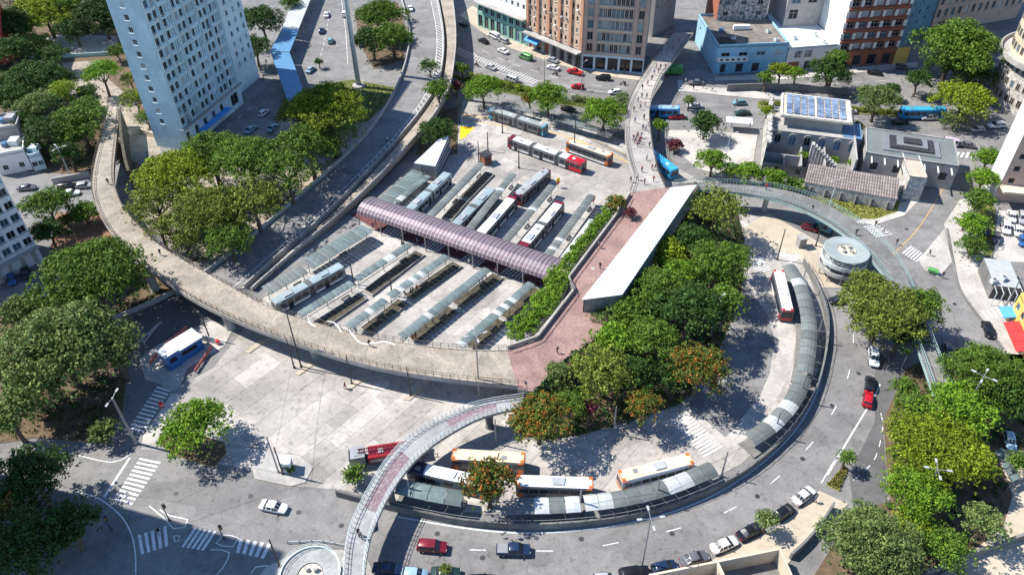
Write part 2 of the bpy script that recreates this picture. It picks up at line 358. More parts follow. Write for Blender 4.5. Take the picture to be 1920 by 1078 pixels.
apw = [Vector((p.x, p.y, 0)) for p in pix(APRON)]
LANE = (P(838, 480) - P(653, 614)).normalized(); LPER = Vector((-LANE.y, LANE.x, 0))
def slabs(parent, poly, dirv, su, sv, m, top=0.045, gap=0.045, org=Vector((0, 110, 0)), limit=300, skip=None, merge=0.35):
    per = Vector((-dirv.y, dirv.x, 0)); cells = []
    us = [(p - org).dot(dirv) for p in poly]; vs = [(p - org).dot(per) for p in poly]
    vj = min(vs)
    while vj < max(vs):
        vn = vj + sv * random.choice((.6, .8, 1, 1, 1.3)); ui = min(us) - random.random() * su
        while ui < max(us):
            un = ui + su * random.choice((.45, .7, 1, 1, 1.5, 2.4))
            u0_, u1_ = ui + gap, un - gap; v0_, v1_ = vj + gap, vn - gap
            cell = [org + dirv * a + per * b for a, b in ((u0_, v0_), (u1_, v0_), (u1_, v1_), (u0_, v1_))]
            c = clip_rect(poly, cell)
            if c and area(c) > 1.0: cells.append(c)
            ui = un
        vj = vn
    cells.sort(key=lambda c: -area(c) / (sum((p - Vector((0, 0, CAMH))).length for p in c) / len(c)) ** 2)
    rest = MB()
    for k, c in enumerate(cells):
        z = top + random.uniform(-0.006, 0.006)
        if k < limit:
            b = MB(); b.prism(c, 0.013, z); b.build('slab', m, parent)
        else: rest.prism(c, 0.013, z)
    if rest.v:
        o = rest.build('slab', m, parent); o['kind'] = 'stuff'
slabs(apron, apw, LANE, 5.4, 4.1, 'concrete_slab', gap=.022)
# other ground surfaces
sheet('loop_road', [(1396, 520), (1418, 560), (1440, 590), (1452, 640), (1443, 700), (1412, 770), (1360, 820), (1290, 760), (1330, 700), (1380, 600)], 'asphalt', 6)
sheet('concrete_track', [(1450, 530), (1482, 580), (1492, 640), (1482, 700), (1455, 752), (1415, 800), (1385, 790), (1425, 745), (1452, 690), (1460, 640)], 'pale_paving', 7)
sheet('park_ground', [(-220, -60), (228, -60), (300, 190), (306, 270), (240, 330), (215, 290), (170, 330), (0, 318), (-220, 300)], 'soil', 1)
sheet('park_path', [(60, 78), (110, 66), (240, 68), (258, 100), (110, 104)], 'pale_paving', 2)
sheet('park_square', [(118, 118), (180, 114), (205, 150), (250, 190), (300, 268), (305, 330), (245, 300), (205, 228), (178, 205), (150, 190), (120, 170)], 'deck_sand', 2)
sheet('garden_bed', [(105, 398), (185, 402), (215, 440), (250, 480), (225, 500), (130, 480), (95, 470)], 'red_soil', 1, kerb=0.12)
sheet('garden_ground', [(-120, 590), (40, 585), (120, 540), (230, 480), (300, 520), (330, 548), (255, 590), (205, 605), (190, 640), (240, 690), (232, 770), (200, 832), (60, 822), (-120, 850)], 'soil', 1, kerb=0.12)
sheet('garden_ground', [(235, 400), (300, 440), (350, 490), (392, 500), (480, 440), (560, 365), (640, 295), (700, 235), (720, 190), (680, 150), (560, 200), (520, 240), (400, 260), (300, 300)], 'deck_sand', 1, kerb=0.1)
sheet('traffic_island', [(262, 672), (300, 645), (395, 602), (440, 612), (420, 650), (352, 690), (338, 722), (325, 738), (300, 720), (272, 712)], 'pale_paving', 3, kerb=0.10)
sheet('pavement', [(268, 818), (324, 734), (342, 742), (312, 800), (292, 830), (266, 838)], 'pale_paving', 3, kerb=0.10)
sheet('tree_island', [(296, 830), (330, 800), (420, 830), (425, 850), (402, 876), (330, 855)], 'soil', 3, kerb=0.14, side='yellow_paint')
sheet('guard_island', [(472, 868), (490, 845), (560, 855), (588, 876), (572, 905), (545, 912), (478, 898)], 'concrete', 4, kerb=0.16, side='yellow_paint')
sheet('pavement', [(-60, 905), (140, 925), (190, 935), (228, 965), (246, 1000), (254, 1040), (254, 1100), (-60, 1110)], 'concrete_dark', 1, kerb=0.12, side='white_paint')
sheet('pavement', [(470, 1100), (500, 1062), (560, 1035), (640, 1030), (690, 1050), (712, 1100)], 'concrete', 1, kerb=0.12)
sheet('pavement', [(1130, 1110), (1230, 1083), (1330, 1052), (1400, 1018), (1462, 985), (1500, 955), (1535, 920), (1590, 945), (1545, 990), (1490, 1040), (1440, 1110)], 'tan_paving', 1, kerb=0.12)
sheet('verge', [(1548, 910), (1582, 872), (1590, 880), (1572, 922)], 'dry_grass', 2, kerb=0.13)
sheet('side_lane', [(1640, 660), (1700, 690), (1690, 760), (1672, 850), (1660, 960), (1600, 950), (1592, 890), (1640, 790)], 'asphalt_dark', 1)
sheet('garden_ground', [(1655, 790), (1700, 690), (1790, 655), (2200, 690), (2200, 850), (1868, 850), (1900, 930), (1880, 1000), (1700, 1090), (1500, 1120), (1600, 960), (1668, 940)], 'soil', 2, kerb=0.12)
sheet('garden_path', [(1868, 850), (1900, 840), (2200, 960), (2200, 1110), (1720, 1110), (1880, 990), (1898, 930)], 'tan_paving', 3, kerb=0.15)
sheet('terrace_floor', [(1860, 845), (1900, 838), (2200, 940), (2200, 1000)], 'pale_paving', 9)
sheet('pavement', [(1770, 420), (1800, 375), (1828, 372), (1832, 430), (1850, 500), (1880, 560), (2200, 650), (2200, 740), (1905, 690), (1845, 610), (1800, 540), (1785, 490)], 'pale_paving', 2, kerb=0.12)
sheet('verge', [(1832, 400), (1850, 380), (1866, 390), (1864, 470), (1856, 490), (1840, 470)], 'grass_ground', 3, kerb=0.15)
sheet('traffic_island', [(1722, 488), (1770, 430), (1785, 492), (1760, 520), (1732, 505)], 'pale_paving', 2, kerb=0.10)
sheet('verge', [(1475, 345), (1525, 350), (1688, 378), (1682, 398), (1640, 412), (1600, 410), (1545, 385), (1470, 362)], 'dry_grass', 2, kerb=0.12)
sheet('pavement', [(1660, 395), (1690, 380), (1725, 375), (1695, 405), (1640, 422), (1600, 418)], 'pale_paving', 1, kerb=0.10)
sheet('car_park', [(1872, 395), (2200, 395), (2200, 500), (1862, 490)], 'pale_paving', 2)
sheet('pavement', [(1390, 430), (1440, 400), (1510, 440), (1560, 470), (1600, 500), (1600, 540), (1535, 540), (1505, 490), (1465, 470), (1420, 480)], 'tan_paving', 3, kerb=0.10)
sheet('pavement', [(1255, 245), (1330, 245), (1420, 255), (1410, 320), (1360, 330), (1310, 318), (1250, 268)], 'pale_paving', 2, kerb=0.12)
sheet('pavement', [(862, 30), (885, 12), (1000, 70), (1100, 124), (1215, 132), (1200, 152), (1120, 142), (1040, 120), (960, 92), (905, 62)], 'tan_paving', 2, kerb=0.12)
sheet('pavement', [(1280, 160), (1330, 165), (1400, 168), (1430, 175), (1560, 185), (1560, 190), (1420, 186), (1280, 172)], 'pale_paving', 2, kerb=0.12)
sheet('pavement', [(1340, 145), (1470, 138), (1560, 130), (1720, 118), (1720, 126), (1560, 142), (1470, 150), (1340, 152)], 'pale_paving', 2, kerb=0.12)
sheet('verge', [(840, 138), (880, 145), (990, 172), (1060, 190), (1130, 198), (1180, 202), (1178, 215), (1100, 205), (990, 185), (870, 158)], 'grass_ground', 2, kerb=0.13, side='concrete')
sheet('bus_stop_pavement', [(866, 212), (960, 222), (1080, 248), (1178, 292), (1178, 268), (1090, 235), (960, 205), (866, 190)], 'concrete', 8, kerb=0.15, side='yellow_paint')
sheet('verge', [(1420, 190), (1700, 210), (1720, 222), (1420, 203)], 'grass_ground', 2, kerb=0.12)
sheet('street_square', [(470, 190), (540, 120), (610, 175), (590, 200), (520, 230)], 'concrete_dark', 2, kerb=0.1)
sheet('garden_ground', [(600, 160), (660, 150), (740, 165), (720, 200), (690, 230), (640, 240)], 'grass_ground', 2, kerb=0.12)
sheet('garden_ground', [(665, 20), (745, 5), (762, 60), (755, 115), (700, 130), (672, 80)], 'soil', 2, kerb=0.12)
sheet('garden_ground', [(810, 215), (858, 200), (858, 290), (800, 300), (780, 290)], 'soil', 6, kerb=0.15)
# ---- painted markings
def crosswalk(quad, n, m='white_paint', z=0.03, duty=0.5, name='crosswalk'):
    a, b, c, d_ = [P(x, y, z) for x, y in quad]     # stripes run from side a-b to side d-c
    e = bpy.data.objects.new(name, None); COL.objects.link(e); e['kind'] = 'structure'; e.location = (a + c) / 2
    for i in range(n):
        t0 = (i + 0.5 - duty / 2) / n; t1 = (i + 0.5 + duty / 2) / n
        mb = MB(); mb.prism([a.lerp(b, t0), a.lerp(b, t1), d_.lerp(c, t1), d_.lerp(c, t0)], z - 0.012, z)
        o = mb.build('stripe', m, None, origin=(a + c) / 2); o.parent = e; o.location = (0, 0, 0)
crosswalk([(263, 856), (212, 938), (246, 948), (303, 864)], 11)
crosswalk([(255, 1004), (315, 984), (318, 1022), (262, 1040)], 5)
crosswalk([(362, 988), (408, 996), (384, 1032), (338, 1024)], 5)
crosswalk([(446, 1008), (512, 1020), (497, 1048), (440, 1034)], 5)
crosswalk([(296, 722), (238, 806), (268, 812), (322, 730)], 12, z=0.04)
crosswalk([(1256, 786), (1322, 858), (1357, 838), (1285, 770)], 14, z=0.075)
crosswalk([(1400, 492), (1424, 514), (1447, 506), (1430, 482)][::-1], 6, z=0.12)
crosswalk([(1472, 488), (1493, 473), (1503, 483), (1484, 495)], 5, z=0.12)
crosswalk([(1690, 474), (1720, 492), (1735, 478), (1707, 460)], 6)
crosswalk([(1608, 426), (1640, 446), (1675, 440), (1642, 420)], 6)
crosswalk([(1640, 505), (1655, 528), (1650, 540), (1628, 515)][::-1], 4)
crosswalk([(1838, 585), (1880, 570), (1890, 590), (1850, 600)], 5, z=0.14)
crosswalk([(1258, 325), (1285, 345), (1300, 340), (1272, 322)], 6)
crosswalk([(1270, 150), (1272, 172), (1282, 172), (1280, 150)], 5)
crosswalk([(1775, 285), (1830, 287), (1826, 297), (1768, 293)], 6)
for i, q in enumerate([[(715, 436), (748, 448), (762, 436), (727, 424)], [(788, 461), (822, 472), (837, 461), (803, 448)], [(862, 487), (898, 499), (913, 487), (878, 474)], [(937, 511), (975, 524), (990, 512), (953, 499)]]):
    sheet('crossing_surface', [(q[0][0] - 12, q[0][1] - 6), (q[1][0] + 14, q[1][1] + 5), (q[2][0] + 14, q[2][1] + 2), (q[3][0] - 12, q[3][1] - 8)], 'maroon_paving', 6)
    crosswalk(q, 6, z=0.075)
def line(pts, w=0.16, m='white_paint', z=0.022, dash=None, name='road_line'):
    pts = smooth_line([P(x, y, z) for x, y in pts], 1.0); mb = MB()
    e = None
    if dash is None:
        A = offset(pts, w / 2); B = offset(pts, -w / 2); mb.strip(B, A)
        struct(name, mb, m); return
    e = bpy.data.objects.new(name, None); COL.objects.link(e); e['kind'] = 'structure'; e.location = pts[0]
    L = plen(pts); q = resample(pts, max(4, int(L / 0.5))); i = 0; on, off = int(dash[0] / 0.5), int(dash[1] / 0.5)
    while i + on < len(q):
        s_ = q[i:i + on + 1]; mb = MB(); mb.strip(offset(s_, -w / 2), offset(s_, w / 2))
        o = mb.build('dash', m, None, origin=pts[0]); o.parent = e; o.location = (0, 0, 0); i += on + off
line([(880, 1030), (980, 1032), (1080, 1030), (1180, 1012), (1290, 985), (1370, 955), (1440, 910), (1500, 855), (1545, 800), (1580, 735), (1598, 670), (1600, 620)], 0.15, dash=(2.5, 7.5))
line([(1600, 900), (1640, 860), (1655, 800), (1650, 770)], 0.14, dash=(1.5, 1.5))
line([(1552, 890), (1575, 850), (1605, 800), (1640, 742), (1650, 720)], 0.25)
line([(1596, 868), (1590, 850), (1568, 860), (1540, 905)], 0.2)
line([(745, 968), (860, 988), (960, 998), (1060, 996), (1180, 980), (1300, 945), (1400, 890), (1480, 820), (1530, 740), (1548, 660)], 0.24, 'metal_pale')
line([(243, 858), (195, 932)], 0.4)
line([(50, 838), (130, 850), (210, 866), (245, 850)], 0.18)
line([(145, 922), (185, 934), (225, 965), (246, 1000), (254, 1040), (254, 1090)], 0.2, z=0.13)
line([(300, 955), (318, 966), (352, 974), (346, 988), (325, 990), (312, 975), (280, 948)], 0.18)
line([(325, 1004), (337, 1004), (334, 1014), (328, 1014), (325, 1004)], 0.15)
line([(420, 1002), (448, 1008), (436, 1024), (405, 1018), (420, 1002)], 0.18)
line([(395, 1030), (430, 1035), (405, 1078), (360, 1085)], 0.18)
line([(470, 1075), (480, 1062), (520, 1060)], 0.18)
for q in ([(888, 100), (930, 135), (985, 158), (1060, 175), (1160, 190)], [(905, 95), (960, 120), (1040, 145), (1110, 160), (1190, 165)]): line(q, 0.16, dash=(3, 4))
for q in ([(1290, 170), (1420, 182), (1560, 192)], [(1440, 212), (1600, 222), (1740, 245)], [(1330, 140), (1480, 158), (1700, 150)]): line(q, 0.16, dash=(3, 4))
line([(1660, 490), (1720, 430), (1770, 350), (1790, 300)], 0.16, 'yellow_paint')
line([(1765, 290), (1768, 300), (1785, 310), (1830, 325)], 0.2, 'yellow_paint')
line([(618, 20), (612, 60), (600, 110)], 0.16, dash=(2, 2)); line([(640, 0), (648, 60), (652, 120)], 0.14)
line([(500, 170), (455, 215), (410, 250)], 0.14, dash=(2, 3))
line([(866, 214), (960, 232), (1080, 262), (1178, 305)], 0.45, 'yellow_paint', z=0.07); line([(866, 222), (950, 238)], 0.3, 'yellow_paint', z=0.07)
sheet('yellow_zone', [(863, 237), (890, 240), (872, 258), (862, 262)], 'bright_yellow', 8)
crosswalk([(846, 84), (1012, 152), (1000, 158), (840, 92)], 34, z=0.022, duty=0.22, name='hatched_median')
line([(846, 84), (930, 122), (1012, 152), (1100, 168), (1160, 176)], .14)
line([(840, 92), (920, 130), (1000, 158)], .14)

sheet('darkened_bus_lane', [(190, 668), (205, 612), (330, 552), (395, 512), (470, 545), (440, 600), (395, 602), (330, 640), (255, 690), (240, 680)], 'asphalt_dark', 2)  # darker asphalt, its colour also standing in for walkway and tree shade

def cover(x, y, z=.006, m='metal_dark', r=.42):
    p = P(x, y); mb = MB(); mb.revolve([(0, z + .012), (r, z + .012), (r, z - .004)], 14, p); struct('manhole_cover', mb, m)
for x, y in [(640, 985), (470, 930), (330, 925), (905, 1045), (1090, 1010), (1260, 1000), (1420, 930), (1505, 860), (1560, 760), (1610, 700), (1790, 570), (1840, 560), (1700, 430), (1760, 370), (820, 1000), (560, 960), (1010, 130), (1110, 172), (950, 112)]: cover(x, y)
# ================================================================== decks and bridges
ZD = 5.6
def deck(name, label, cat, Lp, Rp, zs, m, th=0.8, rail=None, railh=1.15, every=1.4, parapet=None, step=2.0, side='concrete', patches=()):
    A = [P(x, y, z) for (x, y), z in zip(Lp, zs[0])]; B = [P(x, y, z) for (x, y), z in zip(Rp, zs[1])]
    A = smooth_line(A, step); B = smooth_line(B, step); n = max(len(A), len(B)); A = resample(A, n); B = resample(B, n)
    o0 = (A[n // 2] + B[n // 2]) / 2; o0 = Vector((o0.x, o0.y, 0)); t = thing(name, label, cat, o0)
    mb = MB(); D = Vector((0, 0, -th)); A2 = [a + D for a in A]; B2 = [b + D for b in B]
    mb.strip(A, B, 0); mb.strip(B2, A2, 1); mb.strip(A2, A, 1); mb.strip(B, B2, 1)
    for k in (0, n - 1): mb.add([A[k], B[k], B2[k], A2[k]], [(0, 1, 2, 3)], 1)
    mb.build('deck', [m, side], t, o0)
    for (f0, f1, w0, w1, pm) in patches:
        i0, i1 = int(f0 * (n - 1)), int(f1 * (n - 1)); q = MB(); U = Vector((0, 0, 0.008))
        q.strip([A[i].lerp(B[i], w0) + U for i in range(i0, i1 + 1)], [A[i].lerp(B[i], w1) + U for i in range(i0, i1 + 1)])
        q.build('painted_lane', pm, t, o0)
    sgn = 1 if (B[n // 2] - A[n // 2]).dot(Vector((-(A[n // 2 + 1] - A[n // 2]).y, (A[n // 2 + 1] - A[n // 2]).x, 0))) > 0 else -1
    for k, (E, s) in enumerate(((A, sgn), (B, -sgn))):
        e = offset(E, 0.16 * s)
        if parapet and parapet[k]:
            q = MB(); wall_line(q, e, parapet[k], 0.3); q.build('parapet', side, t, o0)
        if rail and rail[k]:
            q = MB(); railing(q, e, railh, every); q.build('railing', rail[k], t, o0)
    return t, A, B, o0
def piers(t, o0, pts, zt, r=0.75, m='concrete'):
    for x, y in pts:
        p = P(x, y); mb = MB(); mb.revolve([(r * 1.15, 0), (r, 0.3), (r, zt - 1.5), (r * 1.5, zt - 0.85)], 14, p)
        mb.build('pier', m, t, o0, smooth=True)
def Z(z, n): return [z] * n
# wide sand coloured curved walkway
wo = [(204, 200), (190, 255), (174, 325), (176, 375), (200, 425), (238, 467), (285, 508), (360, 560), (450, 604), (560, 645), (660, 677), (760, 699), (880, 715), (972, 724)]
wi = [(224, 200), (219, 255), (213, 318), (217, 355), (240, 400), (290, 452), (345, 488), (420, 530), (505, 576), (600, 606), (700, 632), (800, 648), (880, 655), (950, 655)]
t, A, B, o0 = deck('walkway_bridge', 'wide sand coloured pedestrian bridge curving over the bus terminal with dark railings', 'footbridge', wo, wi, (Z(ZD, 14), Z(ZD, 14)), 'deck_sand', 0.95, ('rail_brown', 'rail_brown'), 1.25, 1.5)
piers(t, o0, [(292, 545), (432, 615), (592, 668), (800, 716)], ZD, 0.9)
for f in range(1, 24):
    i = int(f / 24 * (len(A) - 1)); mb = MB(); u_ = Vector((0, 0, .01)); w_ = (A[i + 1] - A[i]).normalized() * .06; mb.add([A[i] + u_, A[i] + w_ + u_, B[i] + w_ + u_, B[i] + u_], [(0, 1, 2, 3)]); mb.build('deck_joint', 'concrete_dark', t, o0)
for k, pts in enumerate([[(575, 593), (583, 607), (592, 612)], [(640, 612), (655, 620), (672, 640), (690, 645), (700, 640)], [(612, 602), (628, 606), (640, 622)], [(700, 644), (722, 640), (740, 646)]]):
    q = smooth_line([P(x, y, ZD + 0.012) for x, y in pts], 0.5); mb = MB(); mb.strip(offset(q, -0.16), offset(q, 0.16)); mb.build('painted_line', 'white_paint', t, o0)
# footbridge from the north
nl = [(1262, 62), (1243, 88), (1222, 118), (1196, 158), (1177, 200), (1172, 250), (1179, 300), (1188, 335), (1180, 362)]
nr = [(1300, 62), (1283, 84), (1262, 115), (1236, 150), (1219, 200), (1221, 255), (1232, 315), (1240, 335), (1248, 352)]
t, A, B, o0 = deck('footbridge', 'pale concrete footbridge crowded with pedestrians crossing the avenue beside the tan office block', 'footbridge', nl, nr, (Z(ZD, 9), Z(ZD, 9)), 'concrete_slab', 0.9, ('rail_brown', 'rail_brown'), 1.2, 1.4)
piers(t, o0, [(1240, 150), (1200, 240), (1208, 320)], ZD)
for f in range(1, 16):
    i = int(f / 16 * (len(A) - 1)); mb = MB(); u_ = Vector((0, 0, .01)); w_ = (A[i + 1] - A[i]).normalized() * .08; mb.add([A[i] + u_, A[i] + w_ + u_, B[i] + w_ + u_, B[i] + u_], [(0, 1, 2, 3)]); mb.build('deck_joint', 'concrete_dark', t, o0)
# brick plaza
PLZ = [(1178, 362), (1248, 352), (1300, 346), (1310, 350), (1168, 566), (1150, 600), (1110, 640), (1060, 672), (1032, 700), (1000, 735), (972, 728), (950, 656), (1008, 637), (1078, 545), (1064, 523), (1166, 392)]
pl = pix(PLZ, ZD); o0 = sum(pl, Vector()) / len(pl); o0.z = 0
t = thing('brick_plaza', 'raised red brick plaza deck beside the white roofed pavilion', 'plaza', o0)
mb = MB(); mb.prism(pl, ZD - 1.0, ZD + 0.006, 0, 1); mb.build('paving', ['brick_paving', 'concrete'], t, o0)
mb = MB(); wall_line(mb, [P(x, y, ZD) for x, y in [(952, 654), (1008, 635), (1077, 545), (1066, 524), (1164, 394), (1180, 366)]], 0.9, 0.35); mb.build('parapet', 'concrete', t, o0)
mb = MB(); railing(mb, offset([P(x, y, ZD + 0.9) for x, y in [(952, 654), (1008, 635), (1077, 545), (1066, 524), (1164, 394), (1180, 366)]], -0.05), 0.5, 1.6); mb.build('railing', 'rail_brown', t, o0)
piers(t, o0, [(1060, 640), (1120, 540), (1180, 440), (1010, 720)], ZD, 0.8)
for q in ([(1128, 430), (1134, 428), (1140, 432)], [(1107, 502), (1116, 500), (1115, 506), (1108, 506)]):
    mb = MB(); mb.prism([P(x, y, ZD) for x, y in q], ZD + 0.004, ZD + 0.03); mb.build('patch', 'concrete', t, o0)
# white pavilion on the plaza
ez, rz_ = ZD + 3.6, ZD + 5.2
wl = [P(1257, 352, ez), P(1090, 563, ez)]; wr = [P(1306, 347, rz_), P(1166, 553, rz_)]
o0 = (wl[0] + wr[1]) / 2; o0.z = ZD
t = thing('pavilion', 'long pavilion with bright white sloping metal roof and glass end wall', 'building', o0)
n = 34
for i in range(n):
    a, b = i / n, (i + 1) / n - 0.004; mb = MB()
    l0, l1 = wl[0].lerp(wl[1], a), wl[0].lerp(wl[1], b); q0, q1 = wr[0].lerp(wr[1], a), wr[0].lerp(wr[1], b); U = Vector((0, 0, 0.12))
    lm, qm = (l0 + l1) / 2 + Vector((0, 0, 0.02)), (q0 + q1) / 2 + Vector((0, 0, 0.02))
    mb.add([l0, lm, l1, q1, qm, q0, l0 - U, l1 - U, q1 - U, q0 - U], [(0, 1, 4, 5), (1, 2, 3, 4), (6, 9, 8, 7), (0, 5, 9, 6), (2, 7, 8, 3), (3, 8, 9, 5, 4), (0, 6, 7, 2, 1)])
    mb.build('roof_panel', 'white_roof', t, o0)
def inn(p, c, f=0.05): return p.lerp(c, f)
cc = (wl[0] + wl[1] + wr[0] + wr[1]) / 4
ft = [wl[0].lerp(cc, .04), wl[1].lerp(cc, .04), wr[1].lerp(cc, .04), wr[0].lerp(cc, .04)]
fb = [Vector((p.x, p.y, ZD)) for p in ft]; mb = MB(); dz = Vector((0, 0, -0.2))
for i in range(4):
    j = (i + 1) % 4; mb.add([ft[i] + dz, ft[j] + dz, fb[j], fb[i]], [(0, 1, 2, 3)])
mb.build('glass_wall', 'glass_pale', t, o0)
for i in range(7):
    f = i / 6
    for a, b in ((1, 2), (0, 1)):
        p = ft[a].lerp(ft[b], f); mb = MB(); mb.box((p.x, p.y, (ZD + p.z - .2) / 2), (0.14, 0.14, p.z - .2 - ZD)); mb.build('mullion', 'metal_grey', t, o0)
# planted slope east of the plaza
inr = [P(x, y, ZD - .3) for x, y in [(1300, 346), (1310, 350), (1260, 420), (1215, 490), (1168, 566), (1150, 600), (1110, 640), (1060, 672), (1032, 700), (1000, 735), (985, 745)]]
out = [P(x, y, 0) for x, y in [(1340, 375), (1385, 402), (1398, 470), (1392, 540), (1372, 600), (1335, 690), (1285, 755), (1180, 790), (1090, 815), (1010, 830), (960, 800)]]
inr = resample(inr, 30); out = resample(out, 30); mb = MB(); prev = inr
for k in range(1, 7):
    f = k / 6; cur = [a.lerp(b, f) for a, b in zip(inr, out)]
    for p in cur: p.z = (ZD - .3) * (1 - f) ** 1.0 + 0.10 + (random.uniform(-.15, .15) if 0 < k < 6 else 0)
    if k == 6:
        for p in cur: p.z = 0.06
    mb.strip(prev, cur); prev = cur
struct('planted_slope', mb, 'soil')
# white railed curved footbridge in the south
sl_ = [(982, 744), (900, 757), (830, 783), (770, 818), (722, 868), (685, 930), (656, 990), (646, 1040), (643, 1085)]
sr_ = [(975, 764), (915, 778), (860, 803), (800, 843), (755, 890), (718, 950), (694, 1010), (686, 1050), (684, 1085)]
t, A, B, o0 = deck('curved_footbridge', 'narrow curved footbridge with white rails and worn purple deck over the bus loop', 'footbridge', sl_, sr_, (Z(5.3, 9), Z(5.3, 9)), 'white_deck', 0.6, ('metal_pale', 'metal_pale'), 1.15, 0.8,
    patches=((0.11, 0.34, 0.25, 0.78, 'purple_paint'), (0.52, 0.79, 0.22, 0.84, 'purple_paint')), side='white_deck')
piers(t, o0, [(918, 800), (735, 945)], 5.3, 0.7, 'concrete_dark')
# teal footbridge in the east
el = [(1262, 346), (1300, 342), (1400, 347), (1480, 358), (1560, 388), (1640, 442), (1690, 500), (1722, 570), (1752, 650), (1790, 742)]
er = [(1262, 357), (1300, 356), (1390, 362), (1460, 376), (1530, 405), (1590, 445), (1650, 505), (1690, 575), (1720, 650), (1752, 742)]
t, A, B, o0 = deck('teal_footbridge', 'long curving footbridge with teal metal railings leading from the plaza past the round ramp', 'footbridge', el, er, (Z(ZD, 10), Z(ZD, 10)), 'concrete_dark', 0.7, ('metal_teal', 'metal_teal'), 1.3, 0.7, side='metal_teal')
piers(t, o0, [(1432, 395), (1565, 440), (1680, 545), (1735, 690)], ZD, 0.6)
# ------------------------------------------------------------------ overpass
ol = [(742, -40), (752, 0), (767, 55), (762, 110), (740, 172), (698, 240), (640, 300), (560, 370), (478, 440), (392, 508), (330, 552)]
orr = [(815, -40), (822, 0), (832, 60), (832, 110), (822, 160), (795, 205), (752, 258), (690, 325), (612, 405), (535, 472), (460, 540)]
oz = [5.6, 5.6, 5.6, 5.4, 4.9, 3.9, 2.9, 1.9, 1.1, 0.5, 0.25]
t, A, B, o0 = deck('overpass', 'two lane concrete road overpass curving down past the blue tower', 'overpass', ol, orr, (oz, oz), 'asphalt', 1.2, None, parapet=(0.95, 0.95))
fl = [(818, -40), (826, 0), (837, 60), (837, 110), (827, 160), (799, 207), (757, 260), (695, 328), (617, 407), (540, 475), (468, 540)]
fr = [(838, -40), (848, 0), (854, 60), (852, 110), (842, 165), (815, 215), (772, 266), (708, 335), (628, 411), (547, 478), (473, 543)]
mb = MB(); a_ = resample(smooth_line([P(x, y, z + .25) for (x, y), z in zip(fl, oz)], 2), 90); b_ = resample(smooth_line([P(x, y, z + .25) for (x, y), z in zip(fr, oz)], 2), 90); D = Vector((0, 0, -1.3))
mb.strip(a_, b_); mb.strip([p + D for p in b_], [p + D for p in a_]); mb.strip([p + D for p in a_], a_); mb.strip(b_, [p + D for p in b_]); mb.build('footway', 'deck_sand', t, o0)
mb = MB(); wall_line(mb, offset(b_, 0.1), 0.8, 0.25); mb.build('parapet', 'concrete', t, o0)
n = len(A); q = MB()
hs = MB()
for i in range(2, int(n * 0.75), 1):
    a0, b0 = A[i], B[i]; p0 = a0.lerp(b0, 0.80); p1 = A[i + 1].lerp(B[i + 1], 0.94); U = Vector((0, 0, 0.012))
    w_ = (A[i + 1] - A[i]) * 0.16
    hs.add([p0 + U, p0 + w_ + U, p1 + w_ + U, p1 + U], [(0, 1, 2, 3)])
hs.build('hatching', 'white_paint', t, o0)
for f in (0.79, 0.955):
    mb = MB(); c = [a.lerp(b, f) + Vector((0, 0, .014)) for a, b in zip(A, B)]; mb.strip(offset(c, -.08), offset(c, .08)); mb.build('lane_line', 'white_paint', t, o0)
for x, y in ((790, 60), (785, 135), (742, 225)):
    p = P(x, y); mb = MB(); mb.box((p.x, p.y, 2.0), (5.5, 1.2, 4.0), 0.5); mb.build('pier', 'concrete', t, o0)
# overpass retaining wall where it comes down beside the terminal
# ------------------------------------------------------------------ metallic vault over the crossing
c0b, c0f = P(706, 375, 3.9), P(669, 401, 3.9); c1b, c1f = P(1064, 493, 3.9), P(1032, 528, 3.9)
o0 = (c0b + c1f) / 2; o0.z = 0
t = thing('vaulted_canopy', 'long purple grey metal barrel vault canopy across the bus platforms', 'canopy', o0)
NP, K = 52, 8
def arc(f, lift=0.0):
    f_, b_ = c0f.lerp(c1f, f), c0b.lerp(c1b, f); h = 2.1 + lift
    return [f_.lerp(b_, (1 - math.cos(math.pi * k / K)) / 2) + Vector((0, 0, h * math.sin(math.pi * k / K))) for k in range(K + 1)]
for i in range(NP):
    a = arc(i / NP + .0012); m_ = arc((i + .5) / NP, .05); b = arc((i + 1) / NP - .0012); mb = MB(); mb.strip(a, m_); mb.strip(m_, b)
    mb.build('roof_panel', 'canopy_purple', t, o0, smooth=False)
for i in range(NP + 1):
    a = arc(max(0, i / NP - .0022), .06); b = arc(min(1, i / NP + .0022), .06); mb = MB(); mb.strip(a, b); mb.build('rib', 'canopy_rib', t, o0)
for i in range(9):
    for c0, c1 in ((c0f, c1f), (c0b, c1b)):
        p = c0.lerp(c1, i / 8).lerp((c0f + c1b) / 2, 0.01); mb = MB(); mb.tube((p.x, p.y, 0), (p.x, p.y, 3.95), 0.14); mb.build('column', 'metal_grey', t, o0)
